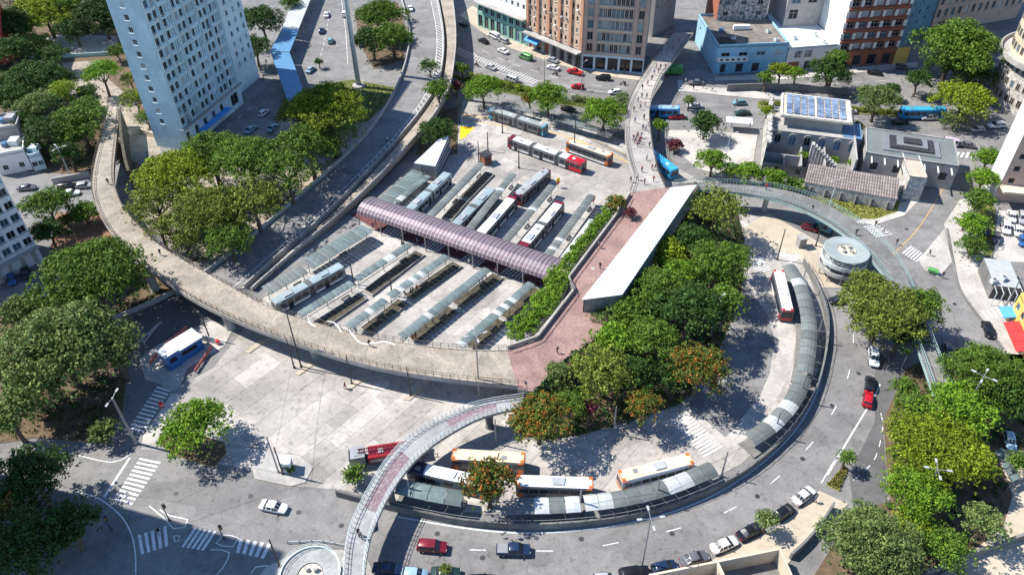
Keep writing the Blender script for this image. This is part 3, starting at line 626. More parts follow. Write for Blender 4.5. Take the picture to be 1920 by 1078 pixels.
# ------------------------------------------------------------------ platforms, their shelters and beds
SH = {}
def shelter_panel(w, L):
    k = (round(w, 2), round(L, 2))
    if k not in SH:
        mb = MB(); pr = [(-w / 2, 0), (-w * .3, .13), (0, .19), (w * .3, .13), (w / 2, 0)]; A_ = [(-L / 2 + .04, y, z) for y, z in pr]; M_ = [(0, y * 1.01, z + .06) for y, z in pr]; B_ = [(L / 2 - .04, y, z) for y, z in pr]
        mb.strip(A_, M_); mb.strip(M_, B_); mb.strip([(x, y, z - .07) for x, y, z in B_], [(x, y, z - .07) for x, y, z in A_]); SH[k] = mb.mesh('roof_grey', name='roof_panel')
    return SH[k]
def platform(a, b, label, w=2.0, zr=2.9, m='roof_grey', bed=None, odd=0.05, pale='roof_pale', group='shelters on the terminal platforms', pw=1.15):
    A_, B_ = P(*a, zr), P(*b, zr); dv = B_ - A_; L = dv.length; rz = math.atan2(dv.y, dv.x); c = (A_ + B_) / 2
    t = thing('platform_shelter', label, 'shelter', (c.x, c.y, 0.05), rz, group)
    mb = MB(); mb.box((0, 0, .1), (L + 1, w + .25, .22)); mb.build('platform_slab', 'concrete', t)
    n = max(3, int(L / pw)); pl_ = L / n; me = shelter_panel(w, round(pl_, 1))
    for i in range(n):
        o = put('roof_panel', me, t, (-L / 2 + pl_ * (i + .5), 0, zr - .05), mats=[pale if random.random() < odd else m], scale=(pl_ / round(pl_, 1), 1, 1))
    for i in range(max(2, int(L / 5.5)) + 1):
        x = -L / 2 + .4 + (L - .8) * i / max(2, int(L / 5.5)); q = MB(); q.tube((x, .1, .2), (x, .1, zr), .09, n=6); q.beam((x, -w / 2 + .1, zr - .08), (x, w / 2 - .1, zr - .08), .1, .1); q.build('post', 'metal_grey', t)
        if i % 2 == 0 and i: q = MB(); q.box((x - 2, -.35, .65), (2.0, .45, .08)); q.box((x - 2.8, -.35, .42), (.08, .4, .42)); q.box((x - 1.2, -.35, .42), (.08, .4, .42)); q.build('bench', 'metal_dark', t)
    q = MB(); q.box((0, w / 2 + .02, .27), (L + .9, .16, .12)); q.build('kerb', 'bright_yellow' if False else 'concrete', t)
    return t
def bed(a, b, w, label):
    A_, B_ = P(*a, .25), P(*b, .25); dv = B_ - A_; L = dv.length; rz = math.atan2(dv.y, dv.x); c = (A_ + B_) / 2
    t = thing('planting_bed', label, 'planter', (c.x, c.y, .05), rz, 'planting beds between the bus lanes')
    for s in (-1, 1):
        q = MB(); q.box((0, s * w / 2, .22), (L, .2, .46)); q.build('side_wall', 'concrete_dark', t)
        q = MB(); q.box((s * L / 2, 0, .225), (.3, w + .2, .47)); q.build('end_wall', 'concrete', t)
    q = MB(); nx, ny = max(6, int(L / .8)), 4
    vs = [(-L / 2 + L * i / nx, -w / 2 + w * j / ny, .36 + random.uniform(-.07, .10)) for i in range(nx + 1) for j in range(ny + 1)]
    q.add(vs, [(i * (ny + 1) + j, (i + 1) * (ny + 1) + j, (i + 1) * (ny + 1) + j + 1, i * (ny + 1) + j + 1) for i in range(nx) for j in range(ny)]); q.build('soil', 'bed_brown', t)
    return t
LB = 'roof_blue_grey'
platform((562, 590), (660, 530), 'low arched shelter beside the teal bus parked south of the vault', m=LB)
platform((668, 524), (766, 460), 'low arched shelter touching the vault canopy, beyond the parked teal bus', m=LB)
platform((654, 613), (722, 562), 'short blue grey shelter by the sand walkway, before the second planting bed', m=LB)
platform((730, 556), (838, 480), 'blue grey arched shelter south of the vault, in line with the second planting bed', m=LB)
platform((752, 632), (914, 504), 'longest blue grey arched shelter running from the walkway to the vault canopy', m=LB, odd=.06)
platform((862, 648), (997, 531), 'blue grey arched shelter with a white panel beside the hedge below the plaza', m=LB, odd=.1)
GB = 'dark soil planting bed with concrete kerbs between southern bus lanes'
for a, b, lb in [((596, 614), (680, 556), 'soil bed by the walkway beside the teal bus lane shelter'), ((690, 550), (788, 475), 'soil bed ending at the vault, beyond the lone lane pole, nearest the overpass'), ((684, 622), (757, 566), 'soil bed by the walkway beside the short blue grey shelter'), ((765, 560), (858, 496), 'soil bed with waiting passengers, between short shelter and vault'), ((775, 640), (850, 580), 'soil bed by the walkway along the longest blue grey shelter'), ((856, 574), (934, 518), 'soil bed at the vault end of the longest blue grey shelter'), ((882, 654), (938, 600), 'soil bed at the plaza corner of the sand walkway'), ((943, 596), (1010, 543), 'soil bed squeezed between the last shelter and the wide hedge')]:
    bed(a, b, 2.6, lb)
for a, b, lb in [((838, 412), (868, 376), 'soil bed touching the far side of the vault beside the teal bus'), ((871, 373), (918, 326), 'soil bed ending near the small booth north of the vault')]: bed(a, b, 2.6, lb)
platform((575, 497), (688, 428), 'wide slatted shelter below the overpass wall, south of the vault', w=4.2, m=LB, odd=.15, pale='roof_grey', pw=1.0)
platform((498, 545), (570, 505), 'dark slatted shelter between the overpass and the walkway bridge', w=3.4, m='roof_grey', pw=1.0, odd=0)
platform((722, 378), (785, 322), 'double slatted dark shelter in the shade of the sawtooth shed', w=4.0, m=LB, odd=.1, pale='roof_grey', pw=1.0)
platform((742, 380), (803, 330), 'narrow slatted shelter parallel to the parked teal articulated bus', w=1.8, m=LB, odd=.1, pw=1.0)
platform((806, 405), (903, 306), 'grey arched shelter ending at the small red roofed booth', m='roof_grey')
platform((872, 440), (962, 326), 'grey arched shelter between the teal bus and the white roofed buses', m='roof_grey', odd=.05)
platform((944, 456), (1036, 348), 'grey arched shelter between the two long white roofed buses', m='roof_grey', odd=.08)
platform((1026, 480), (1110, 366), 'grey arched shelter next to the white bus parked by the hedge', m='roof_grey', odd=.05)
for a, b in (((1013, 355), (1046, 352)), ((1104, 372), (1112, 385))):
    p = P(*b); t = thing('sign_totem', 'yellow and red platform sign at the shelter end', 'sign', (p.x, p.y, .05), .6, 'platform end signs')
    q = MB(); q.tube((0, 0, 0), (0, 0, 2.6), .07); q.build('post', 'metal_dark', t); q = MB(); q.box((0, 0, 2.2), (.9, .14, 1.1)); q.build('panel', 'bright_yellow', t); q = MB(); q.box((0, -.02, 1.4), (.7, .16, .5)); q.build('lower_panel', 'awning_red', t)
# maroon concourse under the vault
sheet('concourse', [(655, 402), (700, 390), (1066, 512), (1022, 540), (980, 528), (700, 428)], 'maroon_paving', 7)
# ------------------------------------------------------------------ curved loop shelters and wall
def curved_shelter(pts, label, w=2.9, zr=3.1, m='roof_grey', odd=0.15, pw=2.2, lo=0.0, special=None):
    c = smooth_line([P(x, y, zr) for x, y in pts], 0.8); n = max(3, int(plen(c) / pw)); c = resample(c, n + 1); a = offset(c, w / 2); b = offset(c, -w / 2)
    o0 = Vector((c[n // 2].x, c[n // 2].y, 0.05)); t = thing('bus_stop_shelter', label, 'shelter', o0)
    pr = [(0, 0), (.18, .3), (.4, .48), (.62, .48), (.84, .3), (1, 0)]
    for i in range(n):
        if special and i in special and special[i] is None: continue
        f = .02; A_ = [a[i].lerp(a[i + 1], f).lerp(b[i].lerp(b[i + 1], f), s) + Vector((0, 0, h)) for s, h in pr]; B_ = [a[i].lerp(a[i + 1], 1 - f).lerp(b[i].lerp(b[i + 1], 1 - f), s) + Vector((0, 0, h)) for s, h in pr]
        M_ = [(x + y) / 2 + Vector((0, 0, .05)) for x, y in zip(A_, B_)]
        mb = MB(); mb.strip(A_, M_); mb.strip(M_, B_); mb.strip([p - Vector((0, 0, .08)) for p in B_], [p - Vector((0, 0, .08)) for p in A_])
        mt = special[i] if special and i in special else ('roof_pale' if random.random() < odd else m)
        mb.build('roof_panel', mt, t, o0)
        if i % 2 == 0:
            p = c[i]; q = MB(); q.tube((p.x, p.y, .05), (p.x, p.y, zr + .35), .1, n=6); q.beam(a[i] - Vector((0, 0, .1)), b[i] - Vector((0, 0, .1)), .12, .12); q.build('post', 'metal_grey', t, o0)
    mb = MB(); A_, B_ = offset(c, w / 2 + .3), offset(c, -w / 2 - .3); dn = Vector((0, 0, 0.32 - zr)); mb.strip([p + dn for p in A_], [p + dn for p in B_])
    dn2 = Vector((0, 0, 0.06 - zr))
    mb.strip([p + dn2 for p in A_], [p + dn for p in A_]); mb.strip([p + dn for p in B_], [p + dn2 for p in B_]); mb.build('platform_slab', 'concrete_dark', t, o0)
    return t
curved_shelter([(1478, 498), (1498, 530), (1511, 570), (1517, 610), (1515, 655), (1508, 700)], 'curved grey bus stop shelter beside the bus with red rear', m='roof_grey')
curved_shelter([(1506, 706), (1496, 735), (1474, 768), (1445, 798), (1405, 825)], 'curved corrugated grey shelter on the bend, beyond the long zebra crossing', m='roof_grey', odd=.12)
curved_shelter([(1338, 878), (1290, 898), (1235, 918), (1178, 932), (1125, 940), (1095, 943)], 'curved grey shelter in sections behind the orange fronted bus', m='roof_grey', odd=.2)
curved_shelter([(1088, 944), (1040, 947), (972, 948)], 'shelter with blue and cream roof panels beside the orange flowering street tree', m='roof_grey', special={5: 'roof_glass_blue', 4: 'paint_cream', 2: 'roof_pale'})
curved_shelter([(868, 935), (810, 925), (745, 910)], 'shiny blue grey barrel shelter end by the white railed footbridge', m=LB, odd=0)
wp = smooth_line([P(x, y, 0) for x, y in [(632, 930), (700, 948), (760, 962), (860, 982), (960, 991), (1060, 989), (1180, 974), (1290, 942), (1390, 893), (1470, 825), (1522, 748), (1546, 665), (1548, 600), (1532, 545), (1505, 495)]], 1.5)
t = thing('retaining_wall', 'low dark stained concrete wall curving around the outside of the bus loop', 'wall', wp[len(wp) // 2])
mb = MB(); wall_line(mb, wp, 1.55, .3); mb.build('wall', 'concrete_dark', t, wp[len(wp) // 2])
mb = MB(); railing(mb, [p + Vector((0, 0, 1.55)) for p in wp], .8, 2.2, rails=(1.0,), r=.04); mb.build('railing', 'metal_grey', t, wp[len(wp) // 2])
# ------------------------------------------------------------------ round spiral ramp towers
def ramp_tower(c, rad, h, label, roofm):
    p = P(*c); t = thing('spiral_ramp', label, 'ramp tower', p)
    for k, z in enumerate((1.9, 3.9)):
        mb = MB(); mb.revolve([(rad * .45, z), (rad, z), (rad, z + .9), (rad - .2, z + .9), (rad - .2, z + .25), (rad * .45, z + .25)], 40, (0, 0, 0)); mb.build('ramp_ring', 'metal_pale' if k else 'concrete', t, smooth=False)
    mb = MB(); mb.revolve([(rad * .96, h), (rad * .985, h + .25), (rad * .95, h + .35), (rad * .42, h + .3), (rad * .42, h - .1), (rad * .96, h)], 40); mb.build('roof', roofm, t)
    mb = MB(); mb.revolve([(rad * .40, 0), (rad * .40, h + .15), (0, h + .2)], 24); mb.build('core', 'wall_cream', t)
    for k in range(10):
        a = 2 * math.pi * k / 10; mb = MB(); mb.tube((math.cos(a) * rad * .93, math.sin(a) * rad * .93, 0), (math.cos(a) * rad * .93, math.sin(a) * rad * .93, h), .14); mb.build('column', 'concrete', t)
    for k in range(4):
        a = .7 + 2 * math.pi * k / 4; mb = MB(); mb.box((math.cos(a) * rad * .22, math.sin(a) * rad * .22, h + .45), (rad * .16, rad * .1, .6), a); mb.build('vent', 'concrete', t)
    mb = MB(); railing(mb, [Vector((math.cos(a) * (rad - .1), math.sin(a) * (rad - .1), 4.8)) for a in [2 * math.pi * k / 40 for k in range(41)]], .9, 1.0, r=.03); mb.build('railing', 'metal_pale', t)
    return t
mat('ramp_roof', (0.30, 0.345, 0.34), .7, var=.15, stain=.2)
ramp_tower((1573, 512), 4.7, 6.0, 'round white spiral ramp tower with pale teal flat roof beside the teal footbridge', 'ramp_roof')
ramp_tower((592, 1106), 4.3, 4.2, 'round white spiral ramp tower at the foot of the white railed footbridge', 'white_deck')
# ------------------------------------------------------------------ blue covered walkway, white column, sheds, booths
zc = 4.0
def strip_roof(name, label, segs, zr, cat='canopy'):
    o0 = P(*segs[0][0][0], 0); t = thing(name, label, cat, o0)
    for L_, R_, m, n in segs:
        a0, a1 = P(*L_[0], zr), P(*L_[1], zr); b0, b1 = P(*R_[0], zr), P(*R_[1], zr)
        for i in range(n):
            f0, f1 = i / n, (i + 1) / n - .0012; mb = MB(); q = [a0.lerp(a1, f0), a0.lerp(a1, f1), b0.lerp(b1, f1), b0.lerp(b1, f0)]; mb.prism(q, zr - .12, zr)
            mb.build('roof_panel', m, t, o0)
            if i % 3 == 0:
                for e in (q[0].lerp(q[2], .06), q[3].lerp(q[1], .06)): mb = MB(); mb.tube((e.x, e.y, 0), (e.x, e.y, zr - .12), .1); mb.build('post', 'metal_grey', t, o0)
    return t
strip_roof('covered_walkway', 'bright blue roofed covered walkway beside the blue tower', [(((530, 52), (507, 96)), ((560, 56), (543, 98)), 'canopy_blue', 8), (((507, 97), (540, 192)), ((543, 99), (573, 180)), 'canopy_blue', 16)], 4.0)
strip_roof('station_roof', 'pale grey flat walkway roof joining the bright blue canopy', [(((560, -25), (530, 50)), ((592, -25), (560, 54)), 'roof_pale', 12)], 4.1)
p = P(673, 163); t = thing('tall_column', 'tall white steel column rising from the garden below the overpass', 'column', p)
mb = MB(); mb.revolve([(1.9, 0), (1.9, .6), (.9, .9), (.85, 1.2)], 16); mb.build('base', 'concrete', t)
mb = MB(); mb.tube((0, 0, 1.0), (0, 0, 52), .75, .55, 14); mb.build('shaft', 'metal_pale', t, smooth=True)
# sawtooth shed
zt = 5.2; o0 = P(815, 318)
t = thing('sawtooth_shed', 'white metal shed with sloping roof and louvred end beside the overpass', 'building', o0)
q = [P(776, 306, zt - .8), P(815, 312, zt - 1.2), P(842, 255, zt + .9), P(838, 252, zt + .9)]
g0 = [P(776, 306, 4.6), P(816, 312, 4.2), P(842, 253, 5.8), P(822, 262, 5.8)]
mb = MB(); mb.add(g0 + [v - Vector((0, 0, .15)) for v in g0], [(0, 1, 2, 3), (7, 6, 5, 4), (0, 4, 5, 1), (1, 5, 6, 2), (2, 6, 7, 3), (3, 7, 4, 0)]); mb.build('roof', 'white_roof', t, o0)
gb = [Vector((v.x, v.y, 0.05)) for v in g0]; mb = MB()
for i in range(4): j = (i + 1) % 4; mb.add([gb[i], gb[j], g0[j] - Vector((0, 0, .2)), g0[i] - Vector((0, 0, .2))], [(0, 1, 2, 3)])
mb.build('wall', 'metal_grey', t, o0)
for i in range(6):
    f = .15 + .13 * i; a = gb[1].lerp(g0[1], f); b = gb[2].lerp(g0[2], f); mb = MB(); mb.beam(a + Vector((.08, -.03, 0)), b + Vector((.08, -.03, 0)), .14, .22); mb.build('louvre', 'metal_pale' if i % 2 else 'metal_dark', t, o0)
def booth(c, size, rz, h, wm, rm, label, name='kiosk', cat='kiosk', over=.25, wins=True, z=0.12):
    p = P(*c); t = thing(name, label, cat, (p.x, p.y, z), rz); w, l = size
    mb = MB(); mb.box((0, 0, h / 2), (l, w, h)); mb.build('wall', wm, t)
    mb = MB(); mb.prism([(-l / 2 - over, -w / 2 - over), (l / 2 + over, -w / 2 - over), (l / 2 + over, w / 2 + over), (-l / 2 - over, w / 2 + over)], h, h + .18); mb.build('roof', rm, t)
    if wins:
        for s in (-1, 1):
            mb = MB(); mb.box((0, s * (w / 2 + .01), h * .6), (l * .55, .05, h * .3)); mb.build('window', 'glass', t)
        mb = MB(); mb.box((l / 2 + .01, 0, h * .42), (.05, w * .4, h * .8)); mb.build('door', 'metal_grey', t)
    return t
rzk = math.atan2((P(375, 640) - P(330, 668)).y, (P(375, 640) - P(330, 668)).x)
booth((352, 662), (3.2, 5.6), rzk, 3.0, 'cab_blue', 'white_roof', 'blue police style booth with large white roof on the traffic island', over=.3)
booth((325, 684), (2.6, 2.6), rzk, 3.6, 'cab_blue', 'white_roof', 'tall blue cabin with small white roof and dark windows on the traffic island', over=.2)
booth((540, 880), (1.7, 1.7), .1, 2.3, 'wall_white', 'white_roof', 'small white guard booth on the kerbed island', name='guard_booth', over=.08, z=.16)
booth((911, 306), (2.2, 2.2), .6, 2.6, 'wall_rust', 'metal_dark', 'small booth with dark roof and red side between the trolley poles', name='guard_booth', z=.05)
booth((1500, 462), (1.6, 1.6), .2, 2.4, 'wall_grey', 'concrete', 'small weathered grey stone booth by the round ramp', name='kiosk', wins=False)
# hoarding and barriers round the blue booths
def fence(pts, h, m, label, name='barrier', cat='barrier', th=.08, every=1.6):
    q = [P(x, y, .1) for x, y in pts]; t = thing(name, label, cat, q[0]); n = max(2, int(plen(q) / every)); q = resample(q, n + 1)
    for a, b in zip(q, q[1:]):
        mb = MB(); mb.beam(a + Vector((0, 0, h / 2)), a.lerp(b, .94) + Vector((0, 0, h / 2)), th, h * .8); mb.build('panel', m, t, q[0])
        mb = MB(); mb.box((a.x, a.y, .1 + h / 2), (.1, .1, h)); mb.build('post', 'metal_dark', t, q[0])
    return t
fence([(352, 616), (310, 650), (282, 684)], 1.0, 'barrier_red', 'faded red plastic barrier behind the blue booths')
fence([(398, 652), (380, 680), (366, 700)], 1.0, 'barrier_red', 'faded red plastic barrier in the shade before the blue booths')
fence([(376, 638), (406, 645)], 1.9, 'wall_white', 'white hoarding panel between the booth and the red barrel')
fence([(540, 1018), (600, 1015), (650, 1024)], .5, 'metal_pale', 'low pale railing around the round ramp forecourt', 'low_railing', 'railing', .05)
# ================================================================== buildings
mat('wall_pale', (0.78, 0.79, 0.80), 0.88, var=0.1, scale=0.5, stain=0.2)
WIN = {}
def win_mesh(w, h, style):
    k = (round(w, 2), round(h, 2), style)
    if k not in WIN:
        mb = MB(); f = .07
        mb.add([(0, 0, 0), (w, 0, 0), (w, 0, h), (0, 0, h)], [(0, 1, 2, 3)], 0)
        for c, s in (((w / 2, -.03, f / 2), (w, .06, f)), ((w / 2, -.03, h - f / 2), (w, .06, f)), ((f / 2, -.03, h / 2), (f, .06, h - 2 * f)), ((w - f / 2, -.03, h / 2), (f, .06, h - 2 * f))): mb.box(c, s, 0, 1)
        if style >= 1: mb.box((w / 2, -.03, h / 2), (f * .8, .05, h - 2 * f), 0, 1)
        if style >= 2: mb.box((w / 2, -.032, h * .62), (w - 2 * f, .05, f * .8), 0, 1)
        WIN[k] = mb.mesh(['glass', 'metal_pale'], name='window')
    return WIN[k]
def facade(t, A_, B_, z0, z1, cols, rows, wm, depth=.22, glass=('pane_dark', 'pane_dark', 'pane_dark', 'pane_blue', 'curtain'), style=1, frame='metal_pale', skip=None, sill=None, name='wall', winname='window', maxwin=10**6):
    """wall from A_ to B_ (outside on the right of A->B) with openings; cols = [(u0,u1) m], rows = [(z0,z1)]"""
    A_ = Vector((A_[0], A_[1], 0)); B_ = Vector((B_[0], B_[1], 0)); dv = B_ - A_; L = dv.length; ux = dv / L; nx = Vector((ux.y, -ux.x, 0)); o0 = t.location; rz = math.atan2(ux.y, ux.x)
    us = sorted({0, L} | {round(c, 3) for cc in cols for c in cc}); zs = sorted({z0, z1} | {round(c, 3) for rr in rows for c in rr}); mb = MB()
    def pt(u, z, d=0): return A_ + ux * u - nx * d + Vector((0, 0, z))
    cset = [(round(a, 3), round(b, 3)) for a, b in cols]; rset = [(round(a, 3), round(b, 3)) for a, b in rows]; k = 0
    # horizontal bands without openings are one quad each
    for j in range(len(zs) - 1):
        za, zb = zs[j], zs[j + 1]; row = any(a <= za and zb <= b for a, b in rset)
        if not row: mb.add([pt(0, za), pt(L, za), pt(L, zb), pt(0, zb)], [(0, 1, 2, 3)]); continue
        for i in range(len(us) - 1):
            ua, ub = us[i], us[i + 1]
            if any(a <= ua and ub <= b for a, b in cset):
                q = [(ua, za), (ub, za), (ub, zb), (ua, zb)]
                for e in range(4): p_, q_ = q[e], q[(e + 1) % 4]; mb.add([pt(*p_), pt(*p_, depth), pt(*q_, depth), pt(*q_)], [(0, 1, 2, 3)])
                if k < maxwin:
                    k += 1; p = pt(ua, za, depth) - o0
                    w_ = put(winname, win_mesh(ub - ua, zb - za, style), t, p, rz, mats=[random.choice(glass), frame])
            else: mb.add([pt(ua, za), pt(ub, za), pt(ub, zb), pt(ua, zb)], [(0, 1, 2, 3)])
    w = mb.build(name, wm, t, o0)
    if sill:
        q = MB()
        for a, b in rset:
            for c0, c1 in cset: m_ = pt((c0 + c1) / 2, a - .06, -.08); q.box(m_, (c1 - c0 + .2, .22, .12), rz)
        s_ = q.build('sills', sill, t, o0); s_['kind'] = 'stuff'
    return ux, nx, L
def even(L, n, w, m0=None):
    m0 = L / n / 2 - w / 2 if m0 is None else m0; s = (L - 2 * m0 - w) / max(1, n - 1); return [(m0 + s * i, m0 + s * i + w) for i in range(n)]
def floors(z0, n, fh, sill=1.0, h=1.4): return [(z0 + i * fh + sill, z0 + i * fh + sill + h) for i in range(n)]
def roofcap(t, poly, z, m='roof_tar', par=.9, pm='wall_grey', th=.25):
    o0 = t.location; mb = MB(); mb.prism(poly, z - .3, z); mb.build('roof', m, t, o0)
    if par: 
        q = MB(); pp = [Vector((p[0], p[1], z - .1)) for p in poly]; n = len(pp); c = sum(pp, Vector()) / n
        for i in range(n):
            a, b = pp[i], pp[(i + 1) % n]; dn = (b - a).normalized(); ins = Vector((-dn.y, dn.x, 0)); ins = ins if (c - a).dot(ins) > 0 else -ins
            a2, b2 = a + ins * (th / 2 + .003), b + ins * (th / 2 + .003); q.beam(a2 + Vector((0, 0, par / 2)) + dn * (.003), b2 + Vector((0, 0, par / 2)) - dn * (.003), th, par)
        q.build('parapet', pm, t, o0)
def V2(p): return Vector((p.x, p.y, 0))
# ---- blue residential tower
zp = 6.3
C_ = V2(P(340, 244, zp)); R_ = V2(P(447, 156, zp)); ux = (R_ - C_).normalized(); nrm = Vector((ux.y, -ux.x, 0)); DEP = 9.5
L_ = C_ - nrm * DEP; H = 68
t = thing('apartment_tower', 'tall pale blue apartment tower with rows of small dark windows', 'building', C_)
Lw = (R_ - C_).length
cols = []; n = 6
for i in range(n):
    u = .75 + i * (Lw - .7) / n; cols += [(u, u + 1.65), (u + 2.1, u + 2.6), (u + 2.95, u + 3.5)] if i % 2 else [(u, u + 1.65), (u + 2.2, u + 3.6)]
rows = floors(zp, 20, 3.05, .75, 1.9)
facade(t, C_, R_, zp, H, cols, rows, 'wall_blue', .28, glass=('pane_dark', 'pane_dark', 'pane_blue', 'pane_dark', 'curtain', 'pane_dark'), sill='wall_blue_trim', maxwin=300)
for i in range(n + 1):
    u = .3 + i * (Lw - .6) / n; q = MB(); p = C_ + ux * u + nrm * .2; q.box((p.x, p.y, (zp + H) / 2), (.35, .4, H - zp), math.atan2(ux.y, ux.x)); q.build('pilaster', 'wall_blue_trim', t, C_)
facade(t, L_, C_, 0, H, [(3.6, 4.9)], [(zp + 1.0 + 3.05 * i, zp + 2.4 + 3.05 * i) for i in range(20)], 'wall_blue', .25, sill='wall_blue_trim')
B2 = R_ - nrm * DEP
facade(t, R_, B2, 0, H, [], [], 'wall_blue'); facade(t, B2, L_, 0, H, [], [], 'wall_blue')
facade(t, C_ + nrm * .02, R_ + nrm * .02, 0, zp - .3, even(Lw, 7, 1.6)[:5] + [(Lw - 5.2, Lw - 1.6)], [(1.2, 4.6)], 'wall_blue_trim', .4)
q = MB(); p = (C_ + R_) / 2 + nrm * .35; q.box((p.x, p.y, zp - .05), (Lw + .8, 1.1, .35), math.atan2(ux.y, ux.x)); q.build('ledge', 'wall_grey', t, C_)
q = MB(); p = C_ + ux * (Lw * .45) + nrm * 1.2; q.box((p.x, p.y, 3.0), (Lw * .5, 2.0, .14), math.atan2(ux.y, ux.x)); q.build('awning', 'awning_blue', t, C_)
roofcap(t, [C_, R_, B2, L_], H)
for fl_ in range(20):
    q = MB(); p = (C_ + R_) / 2 + nrm * .06; q.box((p.x, p.y, zp + fl_ * 3.05 + .12), (Lw, .14, .22), math.atan2(ux.y, ux.x)); q.build('floor_band', 'wall_blue_trim', t, C_)
for k in range(70):
    fl_, i = random.randrange(19), random.randrange(n); p = C_ + ux * (.75 + i * (Lw - .7) / n + random.choice((.75, 2.6))) + nrm * .3; q = MB(); q.box((p.x, p.y, zp + fl_ * 3.05 + .55), (.75, .5, .45), math.atan2(ux.y, ux.x)); q.build('air_conditioner', 'wall_white', t, C_)
# set-back wing
W0 = R_ - nrm * 4.0 + ux * .02; W1 = W0 + ux * 16; W2 = W1 - nrm * 10; W3 = W0 - nrm * 10
wc = even(16, 5, 1.1); facade(t, W0, W1, 0, H - 3, wc, floors(zp, 18, 3.05, 1, 1.35), 'wall_blue_trim', .28, sill='wall_blue'); facade(t, W1, W2, 0, H - 3, [], [], 'wall_blue'); facade(t, W2, W3, 0, H - 3, [], [], 'wall_blue'); roofcap(t, [W0, W1, W2, W3], H - 3)
def box_building(name, label, a, b, depth, h, fcols, frows, wm, sides=('', ''), roof='roof_tar', par=.8, style=1, left=None, right=None, frame='metal_pale', glass=('pane_dark', 'pane_dark', 'pane_blue', 'curtain'), sill=None, pm=None, d=.22, cat='building', fw_=None, z0=0, fz0=0):
    A_, B_ = (V2(P(*a)) if not isinstance(a, Vector) else a), (V2(P(*b)) if not isinstance(b, Vector) else b)
    ux = (B_ - A_).normalized(); nx = Vector((ux.y, -ux.x, 0)); D_, C2 = A_ - nx * depth, B_ - nx * depth; L = (B_ - A_).length
    t = thing(name, label, cat, Vector((A_.x, A_.y, 0)))
    fc = fcols(L) if callable(fcols) else fcols
    facade(t, A_, B_, fz0, h, fc, frows, wm, d, glass, style, frame, sill=sill)
    lc = left(depth) if left else []; rc = right(depth) if right else []
    facade(t, D_, A_, 0, h, lc, frows if left else [], sides[0] or wm, d, glass, style, frame); facade(t, B_, C2, 0, h, rc, frows if right else [], sides[1] or wm, d, glass, style, frame); facade(t, C2, D_, 0, h, [], [], wm)
    roofcap(t, [A_, B_, C2, D_], h - .02, roof, par, pm or wm)
    return t, A_, B_, ux, nx, L
# ---- left apartment block
t, A_, B_, ux, nx, L = box_building('apartment_block', 'pale grey apartment block with shuttered windows above a dark arcade', (-75, 574), (82, 487), 13, 33, lambda L: even(L, 8, 1.7), floors(4.2, 9, 3.1, .8, 1.7), 'wall_pale', glass=('pane_dark', 'pane_blue', 'metal_dark'), sill='concrete', right=lambda d_: [(5.5, 6.4)])
for i in range(7):
    p = A_.lerp(B_, (i + .5) / 7) + nx * .25; q = MB(); q.box((p.x, p.y, 1.9), (.6, .5, 3.8), math.atan2(ux.y, ux.x)); q.build('arcade_pier', 'concrete', t, t.location)
q = MB(); p = (A_ + B_) / 2 + nx * .6; q.box((p.x, p.y, 4.0), (L, 1.6, .3), math.atan2(ux.y, ux.x)); q.build('ledge', 'concrete', t, t.location)
# ---- small rooftops left
for a, b, dp, h, m, lb in [((2, 330), (62, 318), 9, 5.5, 'wall_white', 'low white house with stepped terraces beside the apartment block'), ((8, 300), (58, 292), 8, 8.5, 'wall_grey', 'flat roofed grey house with water tank behind the white terraces'), ((66, 322), (88, 316), 5, 4.2, 'wall_blue_trim', 'narrow pale blue shed beside the white terraces')]:
    t, A_, B_, ux, nx, L = box_building('house', lb, a, b, dp, h, lambda L: even(L, 2, 1.2), [(1.2, 2.6)], m, roof='concrete')
    p = A_.lerp(B_, .4) - nx * dp * .5; q = MB(); q.revolve([(0, h), (.9, h), (.9, h + 1.1), (0, h + 1.25)], 14, p); q.build('water_tank', 'roof_glass_blue', t, t.location)
    p = A_.lerp(B_, .7) - nx * dp * .55; q = MB(); q.box((p.x, p.y, h + .7), (2.2, 2.6, 1.4), .1); q.build('stair_head', m, t, t.location)
t = box_building('red_tower', 'plain red tower at the edge of the wooded park', (-60, 128), (24, 118), 12, 26, lambda L: even(L, 4, 1.2), floors(3, 7, 3.2), 'wall_red')[0]
# ---- white and green building, tan block
t, A_, B_, ux, nx, L = box_building('arcade_building', 'white walled building over a green shopfront base', (896, 50), (988, 88), 16, 9, lambda L: even(L, 8, 2.0), [(.4, 4.4), (5.6, 7.4)], 'wall_green', glass=('glass', 'glass_blue', 'metal_dark'), par=0, roof='roof_pale')
q = MB(); p = (A_ + B_) / 2 + nx * .8; q.box((p.x, p.y, 9.0), (L, 2.2, .3), math.atan2(ux.y, ux.x)); q.build('cornice', 'concrete', t, t.location)
o_ = t.location; a2, b2 = A_ - nx * 2.5, B_ - nx * 2.5
tt = t; facade(tt, a2, b2, 9.02, 36, even(L, 9, 1.1), floors(9.6, 8, 3.2, .9, 1.5), 'wall_white', .2); facade(tt, a2 - nx * 12, a2, 9.02, 36, [], [], 'wall_white'); roofcap(tt, [a2, b2, b2 - nx * 12, a2 - nx * 12], 36, pm='wall_white')
HT = 44
A_ = V2(P(989, 88)); M_ = V2(P(1090, 131)); E_ = V2(P(1205, 140))
t = thing('office_block', 'tan and brick office block with ribbed side and glazed front facing the avenue', 'building', M_)
L1 = (M_ - A_).length; u1 = (M_ - A_).normalized(); n1 = Vector((u1.y, -u1.x, 0)); cols = []
for i in range(5):
    u = .9 + i * (L1 - 1.2) / 5; cols += [(u, u + .8), (u + 1.9, u + 2.7)]
facade(t, A_, M_, 6, HT, cols, floors(6.3, 10, 3.6, 1.0, 1.5), 'wall_tan', .25, style=0, sill='wall_cream')
